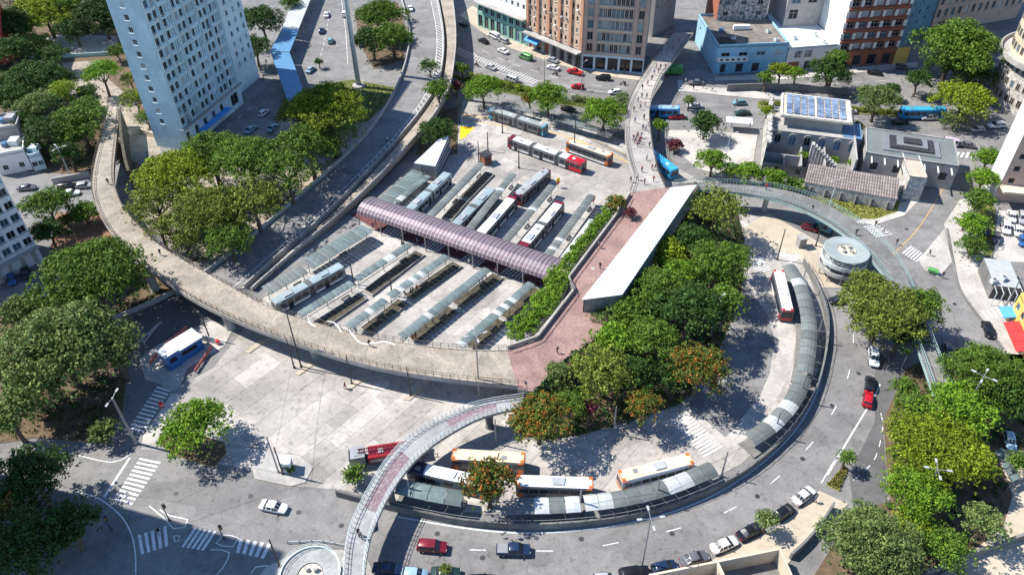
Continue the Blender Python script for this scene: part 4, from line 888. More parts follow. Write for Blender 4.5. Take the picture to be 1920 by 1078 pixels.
for i in range(6):
    p = A_ + u1 * (.35 + i * (L1 - .7) / 5) + n1 * .25; q = MB(); q.box((p.x, p.y, (HT + 6.4) / 2), (1.0, .5, HT - 6.4), math.atan2(u1.y, u1.x)); q.build('pilaster', 'wall_brick', t, M_)
for i in range(40):
    f, fl_ = random.randrange(10), random.randrange(10); u = .9 + (f // 2) * (L1 - 1.2) / 5 + (f % 2) * 1.9 + .4; p = A_ + u1 * u + n1 * .25; q = MB(); q.box((p.x, p.y, 6.3 + fl_ * 3.6 + .75), (.7, .5, .45), math.atan2(u1.y, u1.x)); q.build('air_conditioner', 'wall_white', t, M_)
facade(t, A_, M_, 0, 5.2, even(L1, 7, 2.2), [(.2, 4.2)], 'wall_grey', .5, glass=('glass', 'metal_dark', 'wall_rust'), style=0)
q = MB(); p = (A_ + M_) / 2 + n1 * 1.1; q.box((p.x, p.y, 5.6), (L1, 2.8, .35), math.atan2(u1.y, u1.x)); q.build('canopy', 'concrete', t, M_)
for i in range(3):
    p = A_ + u1 * (1.6 + i * 2.0) + n1 * 1.6; q = MB(); q.obox((p.x, p.y, 3.6), u1 * .95, n1 * .9 - Vector((0, 0, .35)), Vector((0, 0, .05))); q.build('awning', 'awning_blue', t, M_)
L2 = (E_ - M_).length; u2 = (E_ - M_).normalized(); n2 = Vector((u2.y, -u2.x, 0)); wide = [(4.4 + i * (L2 - 8.8) / 8, 4.4 + (i + .86) * (L2 - 8.8) / 8) for i in range(8)]
facade(t, M_, E_, 5.2, HT, [(1.2, 2.9)] + wide + [(L2 - 2.9, L2 - 1.2)], floors(5.6, 10, 3.6, .5, 2.5), 'wall_pink', .3, glass=('glass', 'glass', 'glass_pale', 'glass_blue', 'glass_pale'), style=1)
for i in range(10):
    p = (M_ + E_) / 2 + n2 * .2; q = MB(); q.box((p.x, p.y, 5.6 + i * 3.6 + .2), (L2 - 8.2, .4, .35), math.atan2(u2.y, u2.x)); q.build('floor_band', 'wall_cream', t, M_)
for u in (.5, 3.6, L2 - 3.6, L2 - .5): p = M_ + u2 * u + n2 * .28; q = MB(); q.box((p.x, p.y, (HT + 5.3) / 2), (.9, .55, HT - 5.3), math.atan2(u2.y, u2.x)); q.build('pilaster', 'wall_pink', t, M_)
facade(t, M_ + n2 * .02, E_ + n2 * .02, 0, 5.18, even(L2, 5, 3.2), [(.15, 4.4)], 'wall_blue_trim', .9, glass=('glass', 'metal_dark'), style=0)
k = 15; facade(t, E_, E_ - n2 * k, 0, HT, [], [], 'wall_grey'); facade(t, E_ - n2 * k, A_ - n1 * k, 0, HT, [], [], 'wall_grey'); facade(t, A_ - n1 * k, A_, 6, HT, [], [], 'wall_tan')
roofcap(t, [A_, M_, E_, E_ - n2 * k, A_ - n1 * k], HT)
box_building('side_building', 'grey building behind the office block along the shaded lane', (1222, 70), (1262, 48), 14, 30, lambda L: even(L, 4, 1.1), floors(8, 6, 3.4), 'wall_grey')
# ---- light blue corner building and neighbours
t, A_, B_, ux, nx, L = box_building('corner_building', 'low light blue corner building with white balcony and graffiti', (1338, 139), (1468, 134), 24, 8.6, lambda L: [(8.5, 11.2), (12.8, 15.6), (17.8, 23.0), (23.4, 26.6)][:4] if L > 27 else even(L, 4, 2.6), [(5.4, 6.6)], 'wall_cyan', roof='roof_tar', left=lambda d_: even(d_, 3, 1.2), fz0=3.88)
facade(t, A_ + nx * .02, B_ + nx * .02, 0, 3.9, [(L * .08, L * .16), (L * .30, L * .41), (L * .53, L * .64), (L * .8, L * .92)], [(.1, 3.0)], 'wall_cyan_deep', .5, glass=('metal_dark',), style=0)
p = A_ + ux * (L * .22) + nx * .7; q = MB(); q.box((p.x, p.y, 4.9), (L * .42, 1.3, 1.3), math.atan2(ux.y, ux.x)); q.build('balcony', 'wall_white', t, t.location)
for i in range(5): p = A_ + ux * (L * (.06 + .08 * i)) + nx * 1.36; q = MB(); q.box((p.x, p.y, 5.0), (.9, .06, .6), math.atan2(ux.y, ux.x)); q.build('balcony_opening', 'metal_dark', t, t.location)
p = A_ + ux * (L * .48) - nx * 12; q = MB(); q.box((p.x, p.y, 9.4), (5, 1.2, 1.2), math.atan2(ux.y, ux.x)); q.build('roof_tank', 'wall_white', t, t.location)
p = A_ + ux * (L * .15) - nx * 4; q = MB(); q.box((p.x, p.y, 8.75), (5.5, 4.5, .3), math.atan2(ux.y, ux.x)); q.build('roof_hatch', 'glass', t, t.location)
t, A_, B_, ux, nx, L = box_building('shop_building', 'low shop building with white roof and painted faces on its white wall', (1470, 134), (1560, 127), 26, 7.2, lambda L: even(L, 3, 3.6), [(.1, 2.8)], 'wall_white', roof='white_roof', par=.5, glass=('wall_rust', 'metal_dark'), style=0)
for f in (.22, .42):
    p = A_ + ux * (L * f) + nx * .03; q = MB(); q.box((p.x, p.y, 5.2), (2.4, .04, 2.2), math.atan2(ux.y, ux.x)); q.build('painted_mural', 'graffiti', t, t.location)
box_building('graffiti_building', 'grey building with dark graffiti covered front behind the light blue corner building', (1335, 88), (1425, 86), 14, 22, lambda L: even(L, 3, 1.6), floors(9, 4, 3.4), 'graffiti', sides=('wall_rust', 'wall_grey'))
box_building('plain_grey_building', 'plain grey building with three large windows behind the shop roof', (1458, 92), (1548, 88), 14, 26, lambda L: even(L, 3, 2.8), [(9.6, 12.6), (14.5, 17.5), (19, 22)], 'wall_grey', style=2)
t, A_, B_, ux, nx, L = box_building('hotel', 'rust coloured hotel with white shuttered balconies and blank white side wall', (1562, 127), (1672, 120), 22, 44, lambda L: even(L, 5, 2.3), floors(5.0, 11, 3.3, .5, 2.0), 'wall_rust', sides=('wall_white', 'wall_grey'), style=2, d=.5, glass=('pane_dark', 'pane_blue', 'pane_dark', 'curtain'), fz0=4.58)
for fl_ in range(11):
    z = 5.0 + fl_ * 3.3; p = (A_ + B_) / 2 + nx * .35; q = MB(); q.box((p.x, p.y, z + .05), (L, .8, .22), math.atan2(ux.y, ux.x)); q.build('balcony_slab', 'wall_rust', t, t.location)
    for i in range(6):
        p = A_ + ux * (L * (i + .02 if i == 0 else i - .02 if i == 5 else i) / 5) + nx * .12; q = MB(); q.box((p.x, p.y, z + 1.5), (.95, .2, 1.9), math.atan2(ux.y, ux.x)); q.build('shutter', 'wall_white', t, t.location)
facade(t, A_ + nx * .03, B_ + nx * .03, 0, 4.6, even(L, 4, 3.0), [(.1, 3.6)], 'wall_rust', .6, style=0, glass=('metal_dark', 'glass'))
p = B_ + ux * 2.2 + nx * .2; q = MB(); q.box((p.x, p.y, 2.6), (4.4, .4, 5.2), math.atan2(ux.y, ux.x)); q.build('yellow_shopfront', 'wall_yellow', t, t.location)
box_building('teal_building', 'dark teal building in the shade beyond the hotel', (1682, 92), (1742, 60), 22, 34, lambda L: even(L, 4, 1.3), floors(5, 8, 3.4), 'wall_teal')
box_building('stone_building', 'long grey stone building with tall dark windows behind the huge tree', (1742, 62), (1905, 34), 20, 30, lambda L: even(L, 13, 1.3), floors(4, 6, 4.2, 1.0, 2.6), 'wall_pink', sill='concrete')
# ---- round cream building at the right edge
p0 = P(1968, 190); rad = 15.0; t = thing('rounded_building', 'rounded cream building with planted ring balcony and tall windows', 'building', p0)
mb = MB(); mb.revolve([(rad + .8, 0), (rad + .8, 13)], 48); mb.build('base_wall', 'wall_stone', t)
mb = MB(); mb.revolve([(rad + .6, 12.2), (rad + 2.6, 12.6), (rad + 2.6, 14.0), (rad + 2.2, 14.0), (rad + 2.2, 13.1), (rad, 13.1)], 48); mb.build('ring_balcony', 'concrete', t)
mb = MB(); mb.revolve([(rad, 13), (rad, 46), (0, 46)], 48); mb.build('wall', 'wall_cream', t)
for fl_ in range(9):
    for k in range(24):
        a = math.pi * .5 + math.pi * 1.05 * k / 24; z = (2 + fl_ * 4.2) if fl_ < 3 else 14.6 + (fl_ - 3) * 3.7; rr = rad + (.8 if fl_ < 3 else 0)
        me = win_mesh(1.2, 2.1, 1); ca, sa = math.cos(a), math.sin(a)
        put('window', me, t, ((rr + .05) * ca + .6 * sa, (rr + .05) * sa - .6 * ca, z), a + math.pi / 2, mats=[random.choice(('glass', 'glass_blue', 'glass')), 'wall_cream'])
# ---- white walled building, right edge
wa = V2(P(1861, 376)); wd_ = V2(P(1846, 347)) - wa; wdep = wd_.length; wd_.normalize(); wb = wa + Vector((wd_.y, -wd_.x, 0)) * 24
t, A_, B_, ux, nx, L = box_building('white_sided_building', 'tan building with dazzling white side wall above the small car park', wa, wb, wdep, 36, lambda L: even(L, 6, 1.4), floors(4, 9, 3.2), 'wall_pink', sides=('wall_white', ''), style=0)
q = MB(); p = (A_ + B_) / 2 + nx * 1.6; q.box((p.x, p.y, 4.3), (L, 3.2, .5), math.atan2(ux.y, ux.x)); q.build('canopy', 'wall_cream', t, t.location)
# ---- ruined mansion with solar roof
a, b = P(1425, 325), P(1610, 350); ux = (b - a).normalized(); nx = Vector((ux.y, -ux.x, 0))
def mp(u, v, z=0): return a + ux * u - nx * v + Vector((0, 0, z))       # u along the front, v to the back
t = thing('ruined_mansion', 'roofless old stone mansion with solar panel canopy and bare courtyard walls', 'building', Vector((a.x, a.y, 0)))
o_ = t.location
W_ = (b - a).length
facade(t, mp(0, 24), mp(0, 0), 0, 8.5, [(3, 4.4), (8, 9.4), (14, 15.4), (19, 20.4)], [(1.5, 3.6), (5.2, 7.2)], 'wall_stone', .7, glass=('metal_dark', 'glass'), style=0)
for i in range(30):
    v = random.uniform(0, 24); q = MB(); p = mp(.35, v, 8.5); q.box((p.x, p.y, 8.5 + .2), (random.uniform(.6, 1.0), random.uniform(.6, 1.6), random.uniform(.3, 1.1)), random.random()); q.build('broken_stone', 'wall_stone', t, o_)
facade(t, mp(0.05, 0), mp(W_, 0), 0, 3.4, [(3, 4.4), (8, 9.4)], [(1.0, 2.6)], 'concrete_dark', .4, glass=('metal_dark',), style=0)
facade(t, mp(.7, 10), mp(W_ - 2, 10), 0, 7.0, [(1.6 + 3.6 * i, 3.1 + 3.6 * i) for i in range(6)], [(3.4, 5.8)], 'wall_grey', .5, glass=('glass', 'glass', 'roof_glass_blue'), style=1)
for i in range(6):
    u = 2.35 + 3.6 * i; p = mp(u + .7, 9.9, 5.75); q = MB(); q.revolve([(.75, -.12), (.98, -.12), (.98, .12), (.75, .12), (.75, -.12)], 8, (0, 0, 0), 0, 0, math.pi); o = q.build('window_arch', 'concrete', t); o.location = p - o_; o.rotation_euler = (R(90), 0, math.atan2(ux.y, ux.x))
for (u0_, v0_, u1_, v1_, z0_, z1_) in [(0.1, 5, 9, 5.4, 0, 3.2), (9, .4, 9.4, 10, 0, 3.4), (5, .4, 5.3, 5, 0, 3.0), (W_ - 9, .4, W_ - 8.6, 10, 0, 4.2), (W_ - 2.4, 0.4, W_ - 2, 24, 0, 7.0)]:
    q = MB(); q.prism([mp(u0_, v0_), mp(u1_, v0_), mp(u1_, v1_), mp(u0_, v1_)], z0_, z1_); q.build('inner_wall', 'wall_grey', t, o_)
q = MB(); q.prism([mp(.7, 10.5), mp(W_ - 2.4, 10.5), mp(W_ - 2.4, 24), mp(.7, 24)], 6.2, 6.8, 0, 1); q.build('terrace', ['concrete', 'wall_grey'], t, o_)
q = MB(); q.prism([mp(18.5, 11), mp(23, 11), mp(23, 19), mp(18.5, 19)], 6.81, 6.9); q.build('blue_floor', 'roof_glass_blue', t, o_)
q = MB(); q.prism([mp(4, 13.5), mp(18, 13.5), mp(18, 23), mp(4, 23)], 6.8, 9.6); q.build('upper_room', 'wall_grey', t, o_)
zr = 10.1
q = MB(); q.prism([mp(2.6, 12.2), mp(20, 12.2), mp(20, 24.6), mp(2.6, 24.6)], 9.62, zr); q.build('roof_slab', 'wall_cream', t, o_)
for g0_ in (0, 1):
    for i in range(4):
        for j in range(6):
            u, v = 4.0 + g0_ * 7.6 + i * 1.78, 13.6 + j * 1.74; q = MB(); q.add([mp(u, v, zr + .25), mp(u + 1.42, v, zr + .25), mp(u + 1.42, v + 1.34, zr + .55), mp(u, v + 1.34, zr + .55), mp(u, v, zr + .19), mp(u + 1.42, v, zr + .19), mp(u + 1.42, v + 1.34, zr + .49), mp(u, v + 1.34, zr + .49)], [(0, 1, 2, 3), (7, 6, 5, 4), (0, 4, 5, 1), (1, 5, 6, 2), (2, 6, 7, 3), (3, 7, 4, 0)]); q.build('solar_panel', 'solar', t, o_)
for u in (2.9, 11.2, 19.5):
    q = MB(); q.beam(mp(u, 12.4, zr + .15), mp(u, 24.4, zr + .15), .35, .3); q.build('roof_beam', 'wall_white', t, o_)
for v in (12.5, 24.3): q = MB(); q.beam(mp(3.1, v, zr + .16), mp(19.3, v, zr + .16), .35, .3); q.build('roof_beam', 'wall_white', t, o_)
for k in range(9): q = MB(); p = mp(W_ - 12 + k * .7, 6.5 - k * .45, 0); q.box((p.x, p.y, 3.3 - k * .18), (.7, 1.6, 6.6 - k * .36), math.atan2(ux.y, ux.x)); q.build('stair_step', 'concrete', t, o_)
# east half of the mansion
t, A_, B_, ux2, nx2, L = box_building('annex_house', 'stone annex with blue grey stepped skylight roof behind the tiled shed', mp(W_ + .2, 5), mp(W_ + 21, 4), 13, 6.6, lambda L: even(L, 4, 1.8), [(2.2, 4.4)], 'wall_grey', roof='roof_grey', par=.35, glass=('metal_dark', 'glass'), style=0)
c_ = (A_ + B_) / 2 - nx2 * 6.5
for k in range(4):
    q = MB(); q.box((c_.x, c_.y, 6.75 + k * .42), (13 - k * 3, 8 - k * 1.8, .4), math.atan2(ux2.y, ux2.x)); q.build('skylight_step', 'metal_grey' if k % 2 == 0 else 'metal_dark', t, t.location)
for k in range(7):
    p = A_.lerp(B_, (k + .5) / 7) + nx2 * 1.5; q = MB(); q.beam(Vector((p.x, p.y, 5.8)) - nx2 * 1.4, Vector((p.x, p.y, 5.8)) + nx2 * 1.6, .25, .3); q.build('pergola_beam', 'wall_white', t, t.location)
p = A_.lerp(B_, .45) + nx2 * 5; q = MB(); q.box((p.x, p.y, 1.6), (3.4, 3.0, 3.2), .1); q.build('entrance_block', 'concrete', t, t.location)
# tiled shed
za, zb_ = 3.2, 5.2
e0, e1, e2, e3 = P(1508, 342, za), P(1683, 375, za), P(1686, 335, zb_), P(1517, 308, zb_)
o_ = Vector((e0.x, e0.y, 0)); t = thing('tiled_shed', 'long shed with weathered brown tiled roof below the ruined mansion', 'building', o_)
nn, mr = 36, 6
for i in range(nn):
    for j in range(mr):
        a_, b_ = i / nn, (i + 1) / nn - .002; c_, d_ = j / mr, (j + 1) / mr + .012
        def q_(u, v, dz=0): return e0.lerp(e1, u).lerp(e3.lerp(e2, u), v) + Vector((0, 0, dz))
        q = MB(); q.add([q_(a_, c_, .10), q_((a_ + b_) / 2, c_, .22), q_(b_, c_, .10), q_(b_, d_, .02), q_((a_ + b_) / 2, d_, .12), q_(a_, d_, .02), q_(a_, c_), q_(b_, c_)], [(0, 1, 4, 5), (1, 2, 3, 4), (6, 7, 2, 1, 0)]); q.build('roof_tile', 'tile_roof', t, o_)
mb = MB(); ee = [e0, e1, e2, e3]; cc_ = sum(ee, Vector()) / 4
for i in range(4): a_, b_ = ee[i].lerp(cc_, .02), ee[(i + 1) % 4].lerp(cc_, .02); mb.add([Vector((a_.x, a_.y, 0)), Vector((b_.x, b_.y, 0)), b_ - Vector((0, 0, .05)), a_ - Vector((0, 0, .05))], [(0, 1, 2, 3)])
mb.build('wall', 'wall_stone', t, o_)
for i in range(6): p = e0.lerp(e1, (i + .5) / 6); q = MB(); q.box((p.x, p.y - .05, 1.2), (.5, .6, 2.4), .1); q.build('buttress', 'concrete_dark', t, o_)
box_building('brown_roof_house', 'small house with flat brown roof casting a dark shadow on the street', (1690, 375), (1722, 378), 12, 6.5, lambda L: even(L, 1, 1.4), [(1.2, 2.6), (3.8, 5.2)], 'wall_stone', roof='wall_pink', par=.3)
# ---- right edge shops
t, A_, B_, ux, nx, L = box_building('workshop_canopy', 'open workshop under a pale flat metal roof on the corner', (1852, 560), (1902, 566), 9, 3.6, lambda L: even(L, 2, 2.4), [(.1, 2.8)], 'concrete_dark', roof='roof_pale', par=0, glass=('metal_dark',), style=0)
for i in range(5):
    p = A_.lerp(B_, i / 4) + nx * 2.2; q = MB(); q.tube((p.x, p.y, 0), (p.x, p.y, 3.4), .08); q.beam((p.x, p.y, 3.4), Vector((p.x, p.y, 3.5)) - nx * 2.2, .1, .1); q.build('frame', 'metal_pale', t, t.location)
A_, B_ = V2(P(1886, 600)), V2(P(1918, 672)); 
t, A_, B_, ux, nx, L = box_building('yellow_shop', 'yellow corner shop with a blue awning and red awnings', A_, B_, 10, 6.8, lambda L: even(L, 4, 1.3), [(.2, 2.6), (3.9, 5.5)], 'wall_yellow', roof='roof_tar', left=lambda d_: even(d_, 2, 1.2))
p = A_ + ux * 1.0 + nx * 1.0; q = MB(); q.obox((p.x, p.y, 2.9), ux * 1.6, nx * 1.1 - Vector((0, 0, .3)), Vector((0, 0, .06))); q.build('blue_awning', 'awning_blue', t, t.location)
for k in range(3):
    p = A_ + ux * (5.2 + k * 2.7) + nx * 1.2; q = MB(); q.obox((p.x, p.y, 3.0), ux * 1.3, nx * 1.3 - Vector((0, 0, .4)), Vector((0, 0, .06))); q.build('red_awning', 'awning_red', t, t.location)
# ---- roofless service building, bottom right
a, b = P(1330, 1046, 3.4), P(1480, 1000, 3.4); pts = [P(1190, 1075, 3.4), P(1352, 1035, 3.4), P(1462, 1022, 3.4), P(1490, 1075, 3.4), P(1500, 1110, 3.4), P(1190, 1130, 3.4)]
pts = [P(1215, 1078, 3.4), P(1462, 1028, 3.4), P(1500, 1112, 3.4), P(1250, 1140, 3.4)]
o_ = Vector((pts[0].x, pts[0].y, 0)); t = thing('open_yard_building', 'roofless white walled service yard beside the tan pavement', 'building', o_)
for i in range(4):
    a_, b_ = pts[i], pts[(i + 1) % 4]; dn = (b_ - a_).normalized(); q = MB(); q.beam(Vector((a_.x, a_.y, 1.7)) + dn * .16, Vector((b_.x, b_.y, 1.7)) - dn * .16, .3, 3.4); q.build('wall', 'wall_cream', t, o_)
m0, m1 = pts[0].lerp(pts[1], .52), pts[3].lerp(pts[2], .52); q = MB(); q.beam(Vector((m0.x, m0.y, 1.68)), Vector((m1.x, m1.y, 1.68)), .3, 3.36); q.build('inner_wall', 'wall_cream', t, o_)
q = MB(); q.prism([Vector((p.x, p.y, 0)) for p in pts], .13, .2); q.build('floor', 'concrete_dark', t, o_)
wp = smooth_line([P(x, y, 0) for x, y in [(1560, 952), (1535, 990), (1505, 1025), (1480, 1048)]], 1.0); t = thing('retaining_wall', 'dark brick retaining wall along the tan pavement beside the ramp lane', 'wall', wp[2]); mb = MB(); wall_line(mb, wp, 1.6, .35); mb.build('wall', 'concrete_dark', t, wp[2])
wp = smooth_line([P(x, y, 0) for x, y in [(1735, 1078), (1800, 1052), (1860, 1030), (1930, 1005)]], 1.0); t = thing('garden_wall', 'long dark garden wall crossing the pale path', 'wall', wp[2]); mb = MB(); wall_line(mb, wp, 1.6, .4); mb.build('wall', 'concrete_dark', t, wp[2])
q0 = [P(x, y, 2.4) for x, y in [(1866, 845), (1880, 838), (1914, 898), (1898, 905)]]; t = thing('garden_pergola', 'small grey panelled pergola roof over the garden path', 'pergola', V2(q0[0]))
for i in range(5):
    f0, f1 = i / 5, (i + .86) / 5; q = MB(); q.prism([q0[0].lerp(q0[3], f0), q0[0].lerp(q0[3], f1), q0[1].lerp(q0[2], f1), q0[1].lerp(q0[2], f0)], 2.3, 2.4); q.build('roof_panel', 'roof_blue_grey', t, V2(q0[0]))
for p in q0: p = p.lerp(sum(q0, Vector()) / 4, .05); q = MB(); q.tube((p.x, p.y, 0), (p.x, p.y, 2.3), .1); q.build('post', 'metal_grey', t, V2(q0[0]))
# ---- off-frame block on the left that shades the lower left junction
box_building('shading_block', 'tall grey block standing left of the lower junction', Vector((-125, 46, 0)), Vector((-97.4, 46, 0)), 35.2, 77, lambda L: even(L, 8, 1.6), floors(3, 5, 3.2), 'wall_grey')
# ---- walls in the street and park
for pts, h, m, lb in [([(1362, 172), (1420, 170), (1500, 172), (1600, 182)], 2.2, 'concrete_dark', 'low stained wall below the street trees opposite the corner building'), ([(300, 262), (262, 250), (240, 255)], 1.5, 'wall_cream', 'short cream wall at the foot of the blue tower'), ([(60, 112), (140, 108), (205, 104)], 1.2, 'metal_teal', 'green park fence wall along the pale path'), ([(100, 345), (170, 332)], 1.6, 'concrete', 'concrete street wall beside the sand walkway'), ([(208, 602), (255, 585), (330, 548), (392, 510)], 1.1, 'concrete', 'long low concrete wall between the garden trees and the bus lane'), ([(1775, 430), (1786, 490), (1800, 545), (1848, 612), (1880, 655)], .35, 'concrete_dark', 'low dark kerb wall along the pale right hand pavement')]:
    wp = smooth_line([P(x, y, 0) for x, y in pts], 1.5); t = thing('low_wall', lb, 'wall', wp[len(wp) // 2]); mb = MB(); wall_line(mb, wp, h, .4); mb.build('wall', m, t, wp[len(wp) // 2])
# ramp wall in the middle of the park walk
wp = [P(x, y, ZD) for x, y in [(226, 212), (229, 255), (236, 300), (243, 328)]]; t = thing('ramp_wall', 'mossy dark wall dividing the park walk at the walkway start', 'wall', wp[1]); mb = MB(); wall_line(mb, smooth_line(wp, 1.5), 1.2, .7, 0, 0.0); mb.build('wall', 'bed_brown', t, wp[1])

# rooftop clutter on the low buildings in view
def clutter(px_list, z, t_label):
    for x, y, kind in px_list:
        p = P(x, y, z)
        if kind == 'tank':
            t = thing('water_tank', t_label[0], 'water tank', p, 0, 'rooftop water tanks'); q = MB(); q.revolve([(0, 0), (.8, 0), (.85, 1.0), (0, 1.2)], 14); q.build('drum', 'roof_glass_blue', t); q = MB(); q.revolve([(.87, .9), (.9, .95), (.87, 1.02)], 14); q.build('rim', 'metal_pale', t)
        else:
            t = thing('air_conditioning_unit', t_label[1], 'air conditioner', p, random.random(), 'rooftop air conditioning units'); q = MB(); q.box((0, 0, .5), (1.3, .9, .9)); q.build('casing', 'metal_pale', t); q = MB(); q.revolve([(0, .96), (.35, .96), (.35, 1.0), (0, 1.0)], 12); q.build('fan', 'metal_dark', t)
clutter([(1375, 75, 'ac'), (1440, 62, 'ac'), (1352, 60, 'tank'), (1455, 78, 'ac')], 8.62, ('blue tank on the light blue corner building roof', 'air conditioning unit on the light blue corner building roof'))
clutter([(1490, 75, 'ac'), (1528, 68, 'ac'), (1545, 82, 'ac')], 7.2, ('', 'air conditioning unit on the white shop roof'))
clutter([(1880, 525, 'ac'), (1862, 530, 'ac')], 3.6, ('', 'air conditioning unit on the pale workshop roof'))
# ================================================================== vehicles
WH = {}
def wheel_mesh(r, w):
    k = (r, w)
    if k not in WH:
        a = MB(); a.revolve([(r * .55, -w / 2), (r * .93, -w / 2), (r, -w * .3), (r, w * .3), (r * .93, w / 2), (r * .55, w / 2)], 14)
        b = MB(); b.revolve([(0, w * .42), (r * .2, w * .48), (r * .58, w * .4), (r * .58, -w * .4), (0, -w * .4)], 12)
        WH[k] = (a.mesh('rubber', name='tyre'), b.mesh('rim', name='rim'))
    return WH[k]
def wheels(t, xs, y, r, w):
    ty, ri = wheel_mesh(r, w)
    for x in xs:
        for s in (-1, 1):
            o = put('wheel', ty, t, (x, s * y, r), rot=(R(90) * -s, 0, 0)); put('rim', ri, o)
# station: x, z_bottom, z_belt, z_roof, half width at belt, half width at roof
CARS = {
 'sedan': (4.5, [(-2.25, .42, .72, .74, .74, .6), (-2.15, .3, .88, .90, .82, .68), (-1.55, .25, .95, .97, .86, .70), (-1.45, .25, .95, .99, .86, .70), (-.85, .25, .94, 1.40, .87, .60), (-.75, .25, .94, 1.43, .87, .61), (.0, .25, .93, 1.46, .88, .62), (.1, .25, .93, 1.46, .88, .62), (.45, .25, .92, 1.42, .88, .61), (1.15, .25, .90, .96, .87, .70), (1.25, .25, .89, .92, .87, .70), (2.0, .3, .74, .77, .82, .66), (2.25, .42, .58, .6, .66, .5)], (-1.45, 1.15)),
 'hatch': (3.9, [(-1.95, .42, .80, .84, .76, .62), (-1.88, .3, .92, .95, .80, .66), (-1.80, .25, .95, 1.05, .83, .66), (-1.45, .25, .95, 1.42, .84, .60), (-1.35, .25, .95, 1.46, .84, .61), (-.5, .25, .93, 1.50, .85, .62), (-.4, .25, .93, 1.50, .85, .62), (.35, .25, .92, 1.45, .85, .61), (1.05, .25, .90, .97, .84, .68), (1.15, .25, .89, .93, .84, .68), (1.75, .3, .76, .79, .79, .62), (1.95, .42, .6, .62, .64, .5)], (-1.80, 1.05)),
 'suv': (4.6, [(-2.3, .5, .95, 1.0, .84, .70), (-2.22, .38, 1.08, 1.12, .88, .72), (-2.12, .32, 1.10, 1.3, .90, .72), (-1.9, .32, 1.10, 1.68, .90, .68), (-1.8, .32, 1.10, 1.72, .90, .69), (-.6, .32, 1.08, 1.76, .91, .70), (-.5, .32, 1.08, 1.76, .91, .70), (.45, .32, 1.06, 1.70, .91, .69), (1.2, .32, 1.04, 1.12, .90, .75), (1.3, .32, 1.03, 1.07, .90, .75), (2.1, .38, .92, .95, .86, .7), (2.3, .5, .74, .76, .74, .6)], (-2.12, 1.2)),
 'van': (4.9, [(-2.45, .45, 1.1, 1.9, .88, .80), (-2.38, .35, 1.15, 2.0, .92, .82), (-1.5, .3, 1.15, 2.05, .94, .84), (-1.4, .3, 1.15, 2.05, .94, .84), (-.3, .3, 1.15, 2.05, .94, .84), (-.2, .3, 1.15, 2.05, .94, .84), (.9, .3, 1.12, 1.98, .94, .82), (1.0, .3, 1.1, 1.92, .94, .81), (1.75, .32, 1.05, 1.15, .92, .76), (1.85, .32, 1.04, 1.08, .91, .75), (2.35, .4, .85, .88, .84, .7), (2.45, .5, .7, .72, .74, .6)], (-2.38, 1.75)),
 'pickup': (5.2, [(-2.6, .5, .95, .97, .86, .80), (-2.5, .4, 1.02, 1.05, .90, .84), (-.85, .35, 1.05, 1.08, .92, .85), (-.75, .35, 1.05, 1.12, .92, .75), (-.6, .35, 1.05, 1.70, .92, .68), (-.5, .35, 1.05, 1.74, .92, .69), (.3, .35, 1.05, 1.76, .92, .70), (.4, .35, 1.05, 1.76, .92, .70), (.8, .35, 1.04, 1.70, .92, .69), (1.45, .35, 1.02, 1.10, .91, .76), (1.55, .35, 1.01, 1.05, .91, .76), (2.4, .4, .92, .95, .87, .7), (2.6, .5, .74, .76, .76, .6)], (-.75, 1.45)),
}
CM = {}
